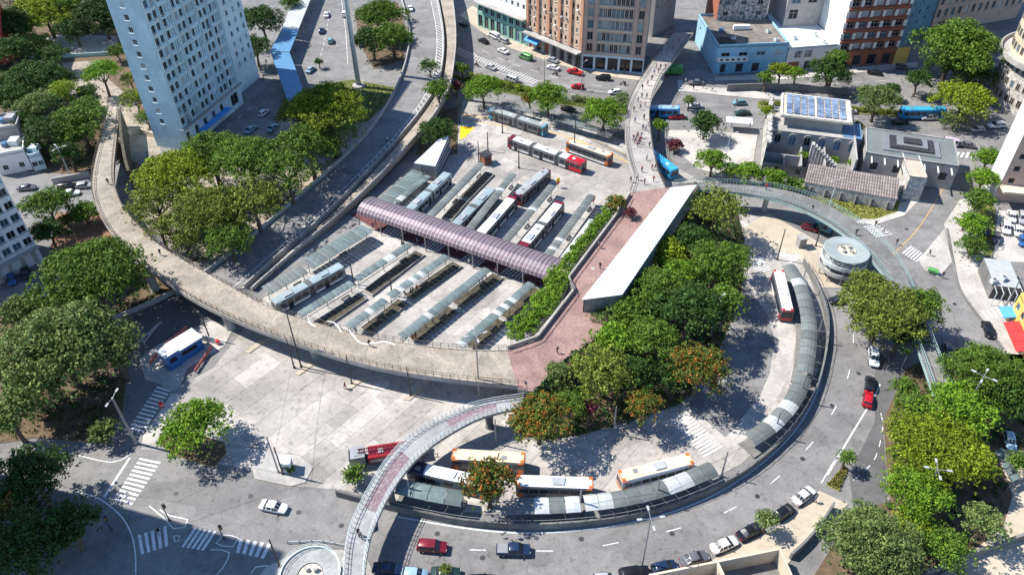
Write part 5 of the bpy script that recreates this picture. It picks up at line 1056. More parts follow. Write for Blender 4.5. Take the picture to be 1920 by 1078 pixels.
def car_meshes(kind):
    if kind in CM: return CM[kind]
    L, st, (g0_, g1_) = CARS[kind]; b = MB(); gl = MB(); ring = []
    for x, zb, zl, zr, w, wr in st:
        ring.append([Vector((x, y, z)) for y, z in ((0, zb), (w * .86, zb), (w * .98, zb + .18), (w, (zb + zl) / 2 + .08), (w * .965, zl), (wr + (w * .965 - wr) * .12, zl + (zr - zl) * .88), (wr * .82, zr), (0, zr + .015))])
    for i in range(len(st) - 1):
        for s in (1, -1):
            A_ = [Vector((p.x, p.y * s, p.z)) for p in ring[i]]; B_ = [Vector((p.x, p.y * s, p.z)) for p in ring[i + 1]]
            for k in range(7):
                f = (0, 1, 2, 3) if s > 0 else (3, 2, 1, 0)
                b.add([A_[k], B_[k], B_[k + 1], A_[k + 1]], [f])
                cab = st[i][0] >= g0_ - 1e-6 and st[i + 1][0] <= g1_ + 1e-6; dz = st[i + 1][3] - st[i][3]; dx = st[i + 1][0] - st[i][0]
                if cab and ((k == 4 and dx > .2) or (k in (4, 5, 6) and abs(dz) > .25 and dx > .15)):
                    c = (A_[k] + B_[k] + B_[k + 1] + A_[k + 1]) / 4; n_ = (B_[k] - A_[k]).cross(A_[k + 1] - A_[k]).normalized() * (1 if s > 0 else -1); n_ = n_ * -.014
                    v = [c + (p - c) * .9 + n_ for p in (A_[k], B_[k], B_[k + 1], A_[k + 1])]
                    gl.add(v, [f])
    for k in (0, -1):
        rr = ring[k]; vs = [p for p in rr] + [Vector((p.x, -p.y, p.z)) for p in rr[::-1]]; b.add(vs, [tuple(range(len(vs)))])
    xf, xr = st[-1][0], st[0][0]; hl = MB(); hl.box((xf - .17, 0, 0), (.2, .3, .1)); tl = MB(); tl.box((xr + .06, 0, 0), (.12, .3, .18)); mi = MB(); mi.box((0, 0, 0), (.14, .22, .14))
    gr = MB(); gr.box((xf - .03, 0, .45), (.08, .8, .16))
    CM[kind] = (b.mesh('paint_white', smooth=True, name='body'), gl.mesh('glass', name='window_glass'), hl.mesh('lamp_white'), tl.mesh('tail_red'), mi.mesh('metal_dark'), gr.mesh('metal_dark'), st, L)
    me = CM[kind][0]
    bm = bmesh.new(); bm.from_mesh(me); bmesh.ops.remove_doubles(bm, verts=bm.verts, dist=.002); bmesh.ops.recalc_face_normals(bm, faces=bm.faces); bm.to_mesh(me); bm.free()
    me.polygons.foreach_set('use_smooth', [True] * len(me.polygons)); me.set_sharp_from_angle(angle=R(28))
    return CM[kind]
def car(x, y, dx, dy, kind, col, label, group=None, z=0.0, cat=None, bed=None, zg=0.022):
    p = P(x, y, z + .6); p.z = z + zg; q = P(x + dx, y + dy, z + .6) - P(x, y, z + .6); rz = math.atan2(q.y, q.x)
    t = thing({'sedan': 'sedan_car', 'hatch': 'hatchback_car', 'suv': 'suv_car', 'van': 'van', 'pickup': 'pickup_truck'}[kind], label, cat or {'van': 'van', 'pickup': 'pickup'}.get(kind, 'car'), p, rz, group)
    b, gl, hl, tl, mi, gr, st, L = car_meshes(kind)
    put('body', b, t, mats=['paint_' + col]); put('window_glass', gl, t)
    for s in (-1, 1):
        put('headlight', hl, t, (0, s * .52, st[-2][2] - .08)); put('taillight', tl, t, (0, s * .56, st[1][2] - .12)); put('wing_mirror', mi, t, (st[-5][0] - .1, s * (st[-5][4] + .08), st[-5][2] + .05))
    put('grille', gr, t); r = .31 if kind in ('sedan', 'hatch') else .37
    wheels(t, (-L * .29, L * .31), st[4][4] - .1, r, .2)
    if bed:
        q = MB(); q.box((-1.65, 0, 1.12), (1.55, 1.55, .12)); q.build('bed_cover', bed, t)
    return t
car(513, 950, 5, 1, 'sedan', 'white', 'white sedan driving alone on the wide road below the guard booth')
car(811, 1025, 6, .5, 'suv', 'maroon', 'maroon people carrier driving past the white railed footbridge shadow')
car(963, 1031, 6, .1, 'pickup', 'navy', 'dark blue pickup with grey bed cover in the tree shadow', bed='metal_grey')
car(686, 974, 2, 5, 'hatch', 'paleblue', 'pale blue car half hidden beneath the white railed footbridge')
car(727, 1066, 6, .4, 'sedan', 'navy', 'navy sedan parked at the end of the footbridge shadow')
car(778, 1076, 6, .4, 'hatch', 'paleblue', 'pale blue hatchback parked between navy sedan and small tree')
car(836, 1074, 6, .2, 'sedan', 'darkgreen', 'dark green sedan parked under the little kerb tree')
car(905, 1088, 6, 0, 'sedan', 'black', 'black sedan parked beyond the little kerb tree, mostly cut off')
car(1135, 1086, 6, -.6, 'hatch', 'silver', 'silver hatchback at the start of the kerbside parking row')
car(1190, 1075, 6, -.9, 'suv', 'black', 'black estate car parked under the tall street lamp')
car(1246, 1063, 6, -1.4, 'hatch', 'navy', 'dark blue hatchback parked second from the tall street lamp')
car(1302, 1047, 6, -1.8, 'sedan', 'grey', 'dark grey sedan parked beside a white one along the tan pavement')
car(1358, 1021, 6, -2.6, 'sedan', 'white', 'white sedan parked between dark cars along the tan pavement')
car(1406, 996, 6, -3.2, 'sedan', 'black', 'black sedan parked beneath the small kerbside tree')
car(1470, 960, 6, -4.2, 'hatch', 'black', 'black hatchback parked behind the last white car of the row')
car(1507, 929, 6, -4.6, 'sedan', 'white', 'white sedan at the head of the parking row by the verge')
car(1638, 671, .3, 5, 'suv', 'white', 'white car with reddish rear window stopped under the wide tree')
car(1631, 719, .4, -5, 'hatch', 'black', 'black hatchback directly ahead of the red car')
car(1627, 748, .6, -5, 'hatch', 'red', 'bright red hatchback stopped behind the black one')
car(1853, 618, 1.2, 3, 'sedan', 'black', 'black car parked by the pale pavement opposite the yellow shop')
car(1779, 657, 1, 3.5, 'sedan', 'grey', 'grey car half hidden between the teal footbridge and a tree')
car(1572, 563, -5, .4, 'hatch', 'black', 'black hatchback emerging from under the wide tree near the round ramp')
car(1893, 826, 1, 4, 'hatch', 'paleblue', 'pale blue car parked in shade by the garden pergola')
car(1542, 428, 4, 1.8, 'suv', 'teal', 'teal car waiting in the shade below the teal footbridge')
car(1519, 427, 4, 1.2, 'hatch', 'maroon', 'maroon car in the shade behind the teal one below the footbridge')
for x, y, k, c, lb in [(1886, 428, 'suv', 'white', 'white car parked at the front of the small car park'), (1909, 434, 'hatch', 'white', 'white hatchback beside the blue car in the small car park'), (1897, 406, 'sedan', 'white', 'white sedan in the back row of the small car park'), (1917, 410, 'suv', 'silver', 'silver car in the back row of the small car park'), (1868, 446, 'hatch', 'grey', 'dark grey car behind the hedge in the small car park'), (1918, 452, 'hatch', 'blue', 'blue car at the open end of the small car park'), (1846, 432, 'hatch', 'navy', 'navy car beside the hedge trunk in the small car park')]:
    car(x, y, .4, 4, k, c, lb)
car(1777, 268, -5, -.9, 'van', 'pink', 'pinkish white minibus turning at the hatched junction', cat='minibus')
car(1741, 221, -5, .2, 'suv', 'white', 'white estate car on the avenue below the yellow topped tree')
car(1686, 229, -5, 0, 'sedan', 'black', 'black sedan on the avenue behind the annex roof')
car(1591, 209, -5, 0, 'sedan', 'silver', 'silver sedan on the avenue under the grey green tree')
car(1832, 243, -5, .3, 'hatch', 'silver', 'silver car queuing in dappled shade by the rounded building')
car(1868, 236, -5, .3, 'suv', 'white', 'white car queuing near the rounded building')
car(1812, 272, -5, -.8, 'sedan', 'grey', 'grey car in shade behind the pinkish minibus')
car(1641, 137, 5, .7, 'sedan', 'black', 'black sedan driving past the hotel')
car(1692, 126, 5, .4, 'hatch', 'grey', 'grey car parked in shade before the yellow shopfront')
car(1306, 155, -5, 0, 'sedan', 'grey', 'grey sedan at the zebra beside the corner building')
car(1303, 199, -5, 0, 'sedan', 'silver', 'silver sedan on the avenue beside the palm')
car(1386, 193, -5, .2, 'hatch', 'teal', 'teal hatchback on the avenue near a lamp post')
car(1392, 212, -5, .2, 'sedan', 'darkgreen', 'dark green sedan behind the white roofed bus shelter')
car(1268, 219, -5, .2, 'sedan', 'red', 'red sedan beside the blue truck under the crowded footbridge')
car(869, 45, -5, -3.2, 'sedan', 'black', 'black sedan at the far bend of the avenue')
car(906, 77, -5, -2.4, 'sedan', 'black', 'black sedan driving alone beside the parked white cars')
car(926, 68, -5, -2.5, 'van', 'white', 'white van parked before the green shopfronts')
car(944, 77, -5, -2.5, 'suv', 'silver', 'silver car parked behind the white van by the green shopfronts')
car(943, 96, -5, -2.3, 'sedan', 'white', 'white sedan driving ahead of the green van')
car(985, 108, -5, -1.8, 'van', 'green', 'green delivery van on the avenue')
car(1036, 113, -5, -1.8, 'sedan', 'silver', 'silver sedan parked under the office block canopy')
car(1037, 127, -5, -1.4, 'sedan', 'white', 'white sedan driving beside the silver one at the office block')
car(1078, 136, -5, -1.2, 'pickup', 'red', 'red pickup truck before the office block corner')
car(1131, 147, -5, -.4, 'suv', 'black', 'black four wheel drive passing the office block front')
car(958, 149, -5, -1.9, 'van', 'silver', 'silver van on the lane beside the hedge')
car(920, 126, -5, -2.2, 'sedan', 'silver', 'silver sedan on the inner lane behind a motorcycle')
car(1083, 163, -5, -.6, 'hatch', 'red', 'red hatchback on the middle of the avenue')
car(1153, 173, -5, .3, 'hatch', 'white', 'white hatchback beside the crowded footbridge')
car(1066, 205, 5, 1, 'sedan', 'black', 'black car glimpsed between trees behind the bus stop roof')
car(1112, 206, 5, 1, 'sedan', 'grey', 'grey car glimpsed beside a lamp post behind the bus stop roof')
car(769, 16, -.6, -5, 'sedan', 'white', 'white sedan driving on the overpass', z=5.6)
for x, y, dx, dy, k, c, lb in [(620, 77, .8, -4, 'hatch', 'teal', 'teal hatchback on the sunlit lane left of the tall column'), (612, 28, .8, -4, 'sedan', 'white', 'white sedan at the edge of the station shadow'), (646, 27, .8, -4, 'suv', 'white', 'white car beside the top of the tall column'), (603, 58, .8, -4, 'sedan', 'navy', 'dark blue sedan in the station shadow'), (678, 83, .8, -4, 'hatch', 'navy', 'dark blue hatchback right of the tall column near trees'), (666, 72, .8, -4, 'hatch', 'black', 'black hatchback just right of the tall column'), (582, 131, 3, -3, 'sedan', 'paleblue', 'pale blue car in the tower shadow near the small palm'), (470, 243, 4, -3.4, 'sedan', 'paleblue', 'pale car in the shaded street near the tower awning'), (494, 212, 4, -3.4, 'hatch', 'white', 'white hatchback in the shaded street before the blue canopy'), (512, 240, 4, -3.4, 'sedan', 'teal', 'teal car in the shaded street beside the tree crown'),
    (22, 524, 1, 4, 'hatch', 'blue', 'blue car parked under the apartment block arcade'), (48, 511, 1, 4, 'sedan', 'black', 'black car parked under the apartment block arcade'), (132, 362, 5, -.4, 'sedan', 'white', 'white car in the street left of the sand walkway'), (127, 350, 5, -.4, 'suv', 'black', 'black car behind the white one left of the sand walkway'), (158, 348, 5, -.4, 'hatch', 'silver', 'silver car partly under the sand walkway'), (50, 352, 5, -.4, 'sedan', 'grey', 'grey car in the street behind the apartment block tree')]:
    car(x, y, dx, dy, k, c, lb)
# motorcycles with riders
MBK = {}
def motorbike(x, y, dx, dy, label, z=0.0, shirt='black'):
    p = P(x, y, z + .5); p.z = z + .022; q = P(x + dx, y + dy, z) - P(x, y, z)
    t = thing('motorcycle', label, 'motorcycle', p, math.atan2(q.y, q.x))
    if not MBK:
        f = MB(); f.beam((-.5, 0, .55), (.45, 0, .75), .22, .24); f.box((-.35, 0, .8), (.7, .26, .12)); f.tube((.45, 0, .75), (.68, 0, .32), .05); f.tube((.42, -.32, 1.0), (.42, .32, 1.0), .03); f.box((-.75, 0, .85), (.35, .4, .35)); MBK['f'] = f.mesh('metal_dark', name='frame')
        MBK['w'] = wheel_mesh(.31, .14)
    put('frame', MBK['f'], t)
    for x_ in (-.66, .68): o = put('wheel', MBK['w'][0], t, (x_, 0, .31), rot=(R(90), 0, 0)); put('rim', MBK['w'][1], o)
    BIKERS.append((t, shirt)); return t
BIKERS = []
motorbike(727, 263, 2, -3, 'motorcycle and rider on the shaded stretch of the overpass', 4.0, 'white')
motorbike(893, 122, -5, -2, 'motorcycle on the avenue ahead of the silver sedan')
motorbike(1041, 139, -5, -1.2, 'motorcycle on the avenue beside the white sedan')
motorbike(1168, 157, -5, 0, 'motorcycle near the crowded footbridge', 0, 'grey')
# ------------------------------------------------------------------ buses
BM = {}
def bus_section(L, front, rear):
    k = (round(L, 1), front, rear)
    if k in BM: return BM[k]
    L = k[0]; w, h, zb = 1.27, 3.05, .38; b = MB()
    prof = [(w * .96, zb), (w, zb + .25), (w, 1.3), (w * .99, 2.3), (w * .95, 2.75), (w * .86, h - .06), (w * .70, h)]
    xs = [(-L / 2, .93 if rear else .99), (-L / 2 + .18, 1), (L / 2 - .22, 1), (L / 2, .92 if front else .99)]; rings = []
    for x, f in xs: rings.append([Vector((x, y * f, z)) for y, z in prof] + [Vector((x, -y * f, z)) for y, z in prof[::-1]])
    n = len(rings[0])
    for i in range(3):
        for j in range(n): a, c = rings[i], rings[i + 1]; b.add([a[j], a[(j + 1) % n], c[(j + 1) % n], c[j]], [(3, 2, 1, 0)])
    b.add(rings[0], [tuple(range(n))]); b.add(rings[-1], [tuple(range(n))[::-1]])
    rf = MB(); y0 = w * .84
    rf.add([(x, y, z) for x in (-L / 2 + .16, L / 2 - .2) for y, z in ((-y0, h - .02), (-y0 * .6, h + .05), (0, h + .08), (y0 * .6, h + .05), (y0, h - .02))], [(0, 5, 6, 1), (1, 6, 7, 2), (2, 7, 8, 3), (3, 8, 9, 4), (0, 1, 2, 3, 4), (9, 8, 7, 6, 5)])
    wn = MB(); wn.box((0, 0, 0), (1.34, .03, .95)); dr = MB(); dr.box((0, 0, 0), (1.05, .04, 2.1)); dr.box((0, 0, 0), (.05, .06, 2.1), 0, 1)
    ws = MB(); ws.add([(0, -1.08, 1.25), (0, 1.08, 1.25), (0, 1.0, 2.55), (0, -1.0, 2.55), (.05, -1.0, 1.35), (.05, 1.0, 1.35), (.04, .94, 2.45), (.04, -.94, 2.45)], [(0, 1, 5, 4), (1, 2, 6, 5), (2, 3, 7, 6), (3, 0, 4, 7), (4, 5, 6, 7)])
    hat = MB(); hat.box((0, 0, 0), (.8, .75, .12)); ac = MB(); ac.prism([(-1.2, -.75), (1.2, -.75), (1.0, .75), (-1.0, .75)], -.1, .22)
    BM[k] = dict(L=L, body=b.mesh('paint_white', name='body'), roof=rf.mesh('paint_white', name='roof'), win=wn.mesh('glass', name='window'), door=dr.mesh(['glass', 'metal_dark'], name='door'), ws=ws.mesh('glass', name='windscreen'), hat=hat.mesh('metal_pale', name='roof_hatch'), ac=ac.mesh('paint_white', name='air_conditioner'))
    return BM[k]
def bus(rear, frontp, ns, body, ends, roof, label, ac=True, zr=3.1, zg=.055, skirt=None, group=None, L=None, caps=()):
    A_, B_ = P(*rear, zr), P(*frontp, zr); dv = B_ - A_; T = L or dv.length; rz = math.atan2(dv.y, dv.x); c = (A_ + B_) / 2
    t = thing({1: 'city_bus', 2: 'articulated_bus', 3: 'double_articulated_bus'}[ns], label, 'bus', (c.x, c.y, zg), rz, group)
    gap = .9; sl_ = (T - gap * (ns - 1)) / ns; x0 = -T / 2
    for i in range(ns):
        fr, rr = i == ns - 1, i == 0; m = bus_section(sl_, fr, rr); xc = x0 + sl_ / 2; s_ = sl_ / m['L']
        put('body', m['body'], t, (xc, 0, 0), mats=['paint_' + body], scale=(s_, 1, 1)); put('roof', m['roof'], t, (xc, 0, 0), mats=['paint_' + roof], scale=(s_, 1, 1))
        if skirt:
            q = MB(); q.box((xc, 0, .75), (sl_ - .5, 2.57, .5)); q.build('skirt_stripe', 'paint_' + skirt, t)
        n = max(2, int((sl_ - .9) / 1.42)); pitch = (sl_ - .9) / n
        for k in range(n):
            x = xc - sl_ / 2 + .45 + pitch * (k + .5)
            put('window', m['win'], t, (x, 1.262, 1.92), mats=['glass' if random.random() < .8 else 'glass_blue'])
            if k % 3 == 1: put('door', m['door'], t, (x, -1.275, 1.45))
            else: put('window', m['win'], t, (x, -1.262, 1.92))
        for k in range(max(1, int(sl_ / 4.2))):
            put('roof_hatch', m['hat'], t, (xc - sl_ / 2 + sl_ * (k + .5) / max(1, int(sl_ / 4.2)) + .4, random.choice((-.25, 0, .25)), 3.14), mats=[random.choice(('metal_pale', 'metal_grey', 'metal_grey'))])
        if ac: put('air_conditioner', m['ac'], t, (xc - .6, 0, 3.16), mats=['paint_' + random.choice((roof, 'busgrey', 'silver'))], scale=(.9, .9, .8))
        for e, on in ((1, fr), (-1, rr)):
            if not on: continue
            q = MB(); q.box((xc + e * (sl_ / 2 - .62), 0, 1.02), (.9, 2.58, 1.1)); q.box((xc + e * (sl_ / 2 - .62), 0, 2.72), (.9, 2.44, .36)); q.build('end_panel', 'paint_' + ends, t)
            q = MB(); q.box((xc + e * (sl_ / 2 - .05), 0, .8), (.16, 2.34, .62)); q.box((xc + e * (sl_ / 2 - .05), 0, 2.84), (.16, 2.1, .2)); q.build('bumper', 'paint_' + ends, t)
            q = MB(); q.box((xc + e * (sl_ / 2 - .36), 0, 3.06), (.62, 2.06, .09)); q.build('end_cap', 'paint_' + ends, t)
            put('windscreen', m['ws'], t, (xc + e * sl_ / 2, 0, 0), 0 if e > 0 else math.pi)
            for s in (-1, 1): q = MB(); q.box((xc + e * (sl_ / 2 + .03), s * .92, .75), (.06, .3, .2)); q.build('headlight' if e > 0 else 'taillight', 'lamp_white' if e > 0 else 'tail_red', t)
        wheels(t, ([xc + sl_ / 2 - 2.2] if fr else []) + [xc - sl_ / 2 + (2.4 if rr else 1.9)] if sl_ < 13.5 or fr else [xc], 1.13, .48, .28)
        x0 += sl_
        if i < ns - 1:
            q = MB()
            for k in range(5): q.box((x0 + gap * (k + .5) / 5, 0, 1.72), (gap / 5 * (.9 if k % 2 else .55), 2.42 if k % 2 else 2.26, 2.65 if k % 2 else 2.5))
            q.build('bellows', 'bellows', t); x0 += gap
    for e, ln, cc in caps:
        q = MB(); q.box((e * (T / 2 - ln / 2 - .25), 0, 3.1), (ln, 2.2, .12)); q.box((e * (T / 2 - ln / 2 - .25), 0, .95), (ln, 2.585, .95)); q.box((e * (T / 2 - ln / 2 - .25), 0, 2.62), (ln, 2.56, .34)); q.build('coloured_end', 'paint_' + cc, t)
    return t
bus((920, 203), (1024, 236), 2, 'grey', 'cyan', 'busgrey', 'articulated bus with bright blue ends at the avenue stop', ac=False)
bus((956, 256), (1096, 305), 3, 'grey', 'maroon', 'white', 'double articulated bus with maroon ends turning in the terminal', ac=False, skirt='white', caps=((1, 4.4, 'red'), (-1, 1.2, 'maroon')))
bus((1146, 291), (1066, 263), 1, 'grey', 'orange', 'cream', 'orange ended bus with cream roof driving along the avenue side', skirt='white')
bus((766, 393), (839, 324), 2, 'busteal', 'busteal', 'busteal', 'pale teal articulated bus parked in the shade by the sawtooth shed')
bus((852, 422), (922, 353), 2, 'grey', 'busteal', 'busteal', 'pale teal bus parked between platform and planting bed north of the vault')
bus((958, 375), (1036, 308), 1, 'grey', 'maroon', 'busgrey', 'grey roofed bus with maroon end leaving the platform', L=13.5)
bus((898, 440), (962, 368), 1, 'grey', 'maroon', 'white', 'white roofed bus waiting behind the grey roofed one', skirt='white', caps=((1, .9, 'maroon'),))
bus((978, 463), (1050, 378), 2, 'grey', 'maroon', 'white', 'white roofed articulated bus with maroon ends between two grey shelters', skirt='white', caps=((-1, 1.6, 'maroon'), (1, .8, 'maroon')))
bus((1060, 484), (1114, 412), 1, 'white', 'busgrey', 'white', 'white bus parked alongside the hedge below the plaza')
bus((512, 566), (640, 496), 2, 'grey', 'busteal', 'busteal', 'teal articulated bus parked in shade below the overpass, south of the vault', skirt='white')
bus((1478, 583), (1460, 506), 1, 'grey', 'red', 'white', 'white roofed bus with red rear on the concrete track of the loop', skirt='white')
bus((984, 858), (847, 850), 1, 'grey', 'orange', 'cream', 'orange ended bus with cream roof stopped beneath the flowering trees')
bus((908, 903), (766, 872), 1, 'grey', 'navy', 'white', 'white roofed bus with dark blue front beside the shiny barrel shelter', caps=((1, 2.6, 'navy'),), skirt='orange')
bus((1112, 905), (968, 900), 1, 'grey', 'orange', 'white', 'white roofed bus with orange end partly behind the orange flowering tree')
bus((1297, 858), (1162, 893), 1, 'white', 'orange', 'cream', 'cream roofed bus with orange front near the long zebra crossing', skirt='orange')
bus((1256, 310), (1231, 291), 1, 'busblue', 'cyan', 'cyan', 'bright blue bus emerging from under the crowded footbridge', ac=False, L=10)
bus((1762, 203), (1703, 203), 1, 'busblue', 'busblue', 'cyan', 'bright blue bus on the avenue beneath the yellow topped tree', ac=False, L=12)
bus((1226, 200), (1262, 201), 1, 'busblue', 'busblue', 'paleblue', 'blue roofed bus passing below the crowded footbridge', ac=False, L=9)
# green box truck under the footbridge
def truck(x, y, dx, dy, cabc, boxc, label, L=5.5, z=0.0):
    p = P(x, y, 1.5); p.z = .022; q = P(x + dx, y + dy) - P(x, y); t = thing('box_truck', label, 'truck', p, math.atan2(q.y, q.x))
    b = MB(); b.box((-.8, 0, 1.75), (L - 1.9, 2.3, 2.2)); b.build('cargo_box', 'paint_' + boxc, t); b = MB(); b.box((-.3, 0, .6), (L - .3, .9, .25)); b.build('chassis', 'metal_dark', t)
    xb = L / 2 - 1.6; b = MB(); b.prism([(xb, .45), (xb + 1.45, .45), (xb + 1.55, 1.2), (xb + 1.15, 2.15), (xb, 2.2)], -1.05, 1.05); o = b.build('cab', 'paint_' + cabc, t); o.rotation_euler = (R(90), 0, 0)
    b = MB(); b.add([(xb + 1.57, -.95, 1.22), (xb + 1.57, .95, 1.22), (xb + 1.2, .9, 2.08), (xb + 1.2, -.9, 2.08)], [(0, 1, 2, 3)]); b.build('windscreen', 'glass', t)
    wheels(t, (-L * .3, L * .33), .95, .42, .26); return t
truck(1263, 131, -5, 0, 'green', 'green', 'bright green box truck beside the crowded footbridge')
# red fire engine under the curved bridge
mat('paint_firered', (0.30, 0.012, 0.018), 0.4, 0.1, var=0.15, scale=1.5, stain=0.3)
A_, B_ = P(655, 858, 1.6), P(800, 836, 1.6); dv = B_ - A_; T = dv.length; c = (A_ + B_) / 2
t = thing('fire_engine', 'long red fire engine with ladder passing under the white railed footbridge', 'fire engine', (c.x, c.y, .055), math.atan2(dv.y, dv.x) + math.pi)
b = MB(); b.box((0, 0, .75), (T - .4, 1.5, .3)); b.build('chassis', 'metal_dark', t)
b = MB(); b.prism([(T / 2 - 2.6, .5), (T / 2 - .1, .5), (T / 2, 1.4), (T / 2 - .25, 2.7), (T / 2 - 2.6, 2.75)], -1.22, 1.22); o = b.build('cab', 'metal_grey', t); o.rotation_euler = (R(90), 0, 0)
b = MB(); b.box((T / 2 - .05, 0, 2.05), (.1, 2.1, .9)); b.build('windscreen', 'glass', t)
b = MB(); b.box((T / 2 - 1.5, 0, 2.78), (1.2, 1.6, .1)); b.build('cab_roof', 'metal_grey', t)
b = MB(); b.box((-1.3, 0, 1.65), (T - 3.7, 1.28, 1.0)); b.build('equipment_deck', 'paint_maroon', t)
for s in (-1, 1):
    b = MB(); b.box((-1.3, s * .95, 1.5), (T - 3.6, .6, 1.5)); b.build('side_body', 'paint_firered', t)
    b = MB(); b.box((-1.3, s * 1.26, 1.35), (T - 4.2, .04, .8)); b.build('locker_shutter', 'metal_grey', t)
    b = MB(); b.beam((-T / 2 + .2, s * .35, 2.75), (T / 2 - 1.5, s * .35, 2.95), .1, .16); b.build('ladder_rail', 'paint_maroon', t)
for i in range(18): f = (i + .5) / 18; b = MB(); b.box((-T / 2 + .2 + (T - 1.7) * f, 0, 2.75 + .2 * f), (.08, .7, .08)); b.build('ladder_rung', 'metal_dark', t)
b = MB(); b.revolve([(0, 1.0), (.8, 1.0), (.7, 2.3), (0, 2.4)], 14, (-2.5, 0, 0)); b.build('turntable', 'metal_grey', t)
for x in (1.2, -4.2): b = MB(); b.box((x, 0, 2.05), (.9, .9, .5)); b.build('equipment_box', 'metal_grey', t)
wheels(t, (-T * .32, -T * .2, T * .33), 1.05, .5, .3)
# bus stop roof by the avenue and white roofed stop
def stop_roof(a, b, w, label, m):
    A_, B_ = P(*a, 2.8), P(*b, 2.8); dv = B_ - A_; L = dv.length; c = (A_ + B_) / 2; t = thing('bus_stop', label, 'bus stop', (c.x, c.y, .15), math.atan2(dv.y, dv.x)); n = max(3, int(L / 2))
    for i in range(n):
        q = MB(); q.prism([(-L / 2 + L * i / n, -w / 2), (-L / 2 + L * (i + .95) / n, -w / 2), (-L / 2 + L * (i + .95) / n, w / 2), (-L / 2 + L * i / n, w / 2)], 2.55, 2.68); q.build('roof_panel', m, t)
    for i in range(n // 2 + 1): x = -L / 2 + .3 + (L - .6) * i / (n // 2); q = MB(); q.tube((x, w * .3, 0), (x, w * .3, 2.55), .08); q.build('post', 'metal_dark', t)
stop_roof((1030, 218), (1150, 252), 2.6, 'long grey slatted roof of the avenue bus stop under trees', 'roof_grey')
stop_roof((940, 195), (1000, 210), 2.2, 'grey slatted bus stop roof behind the articulated bus with blue ends', 'roof_grey')
stop_roof((1362, 224), (1412, 228), 3.4, 'white roofed bus stop beside the ruined stone wall', 'white_roof')
# ================================================================== people
def body_mesh(stride, armsw, sit=False):
    me = bpy.data.meshes.new('person_body'); s = stride
    if not sit:
        V = [((0, 0, .95), .15), ((0, 0, 1.18), .135), ((.0, 0, 1.38), .15), ((.02, 0, 1.50), .065), ((.035, 0, 1.60), .085), ((.03, 0, 1.70), .09),
             ((0, .10, .92), .10), ((.18 * s + .04, .10, .50), .07), ((.30 * s - .06, .10, .10), .045), ((.30 * s + .10, .11, .04), .04),
             ((0, -.10, .92), .10), ((-.10 * s + .03, -.10, .50), .07), ((-.34 * s - .04, -.10, .12), .045), ((-.34 * s + .11, -.11, .05), .04),
             ((0, .19, 1.38), .065), ((-.14 * armsw, .25, 1.12), .048), ((-.10 * armsw + .10, .25, .88), .038), ((-.05 * armsw + .16, .24, .80), .035),
             ((0, -.19, 1.38), .065), ((.14 * armsw, -.25, 1.12), .048), ((.22 * armsw + .06, -.25, .88), .038), ((.26 * armsw + .08, -.24, .80), .035)]
    else:
        V = [((-.25, 0, .95), .16), ((-.2, 0, 1.18), .145), ((-.12, 0, 1.38), .155), ((-.08, 0, 1.50), .065), ((-.05, 0, 1.60), .10), ((-.06, 0, 1.70), .11),
             ((-.2, .12, .92), .10), ((.2, .2, .85), .075), ((.05, .2, .5), .05), ((.2, .2, .42), .045), ((-.2, -.12, .92), .10), ((.2, -.2, .85), .075), ((.05, -.2, .5), .05), ((.2, -.2, .42), .045),
             ((-.12, .2, 1.38), .07), ((.05, .28, 1.15), .05), ((.3, .28, 1.05), .04), ((.38, .27, 1.03), .04), ((-.12, -.2, 1.38), .07), ((.05, -.28, 1.15), .05), ((.3, -.28, 1.05), .04), ((.38, -.27, 1.03), .04)]
    E_ = [(0, 1), (1, 2), (2, 3), (3, 4), (4, 5), (0, 6), (6, 7), (7, 8), (8, 9), (0, 10), (10, 11), (11, 12), (12, 13), (2, 14), (14, 15), (15, 16), (16, 17), (2, 18), (18, 19), (19, 20), (20, 21)]
    me.from_pydata([v for v, _ in V], E_, []); o = bpy.data.objects.new('person_proto', me); COL.objects.link(o)
    md = o.modifiers.new('skin', 'SKIN'); md.use_smooth_shade = True
    sv = me.skin_vertices[0].data
    for i, (_, r_) in enumerate(V): sv[i].radius = (r_, r_)
    sv[0].use_root = True
    sd = o.modifiers.new('sub', 'SUBSURF'); sd.levels = 1; sd.render_levels = 1
    dg = bpy.context.evaluated_depsgraph_get(); dg.update(); m2 = bpy.data.meshes.new_from_object(o.evaluated_get(dg))
    bpy.data.objects.remove(o); m2.name = 'body'
    for n in ('skin', 'hair', 'cloth_black', 'cloth_denim', 'rubber'): m2.materials.append(MATS[n])
    for p in m2.polygons:
        c = p.center; z = c.z
        if z > 1.50: mi = 1 if (z > 1.70 or c.x < .02 and z > 1.58) else 0
        elif abs(c.y) > .21 and z < 1.16: mi = 0
        elif z > .97: mi = 2
        elif z > .14: mi = 3
        else: mi = 4
        p.material_index = mi
    return m2
BODY = [body_mesh(1, 1), body_mesh(-1, -1), body_mesh(.35, .3), body_mesh(.7, .6)]; RIDER = body_mesh(0, 0, True)
def person(x, y, z, face, shirt, trouser, label, group=None, v=None):
    p = P(x, y + 1, z); t = tag(bpy.data.objects.new('person', BODY[random.randrange(4) if v is None else v]), label, 'person', group); COL.objects.link(t)
    t.location = p; t.rotation_euler = (0, 0, face); t.scale = (1.06,) * 3
    for i, m in ((2, 'cloth_' + shirt), (3, 'cloth_' + trouser)): t.material_slots[i].link = 'OBJECT'; t.material_slots[i].material = MATS[m]
SHN = dict(white='white top', black='black top', blue='blue shirt', red='red top', grey='grey shirt', pink='pink top', brown='brown top')
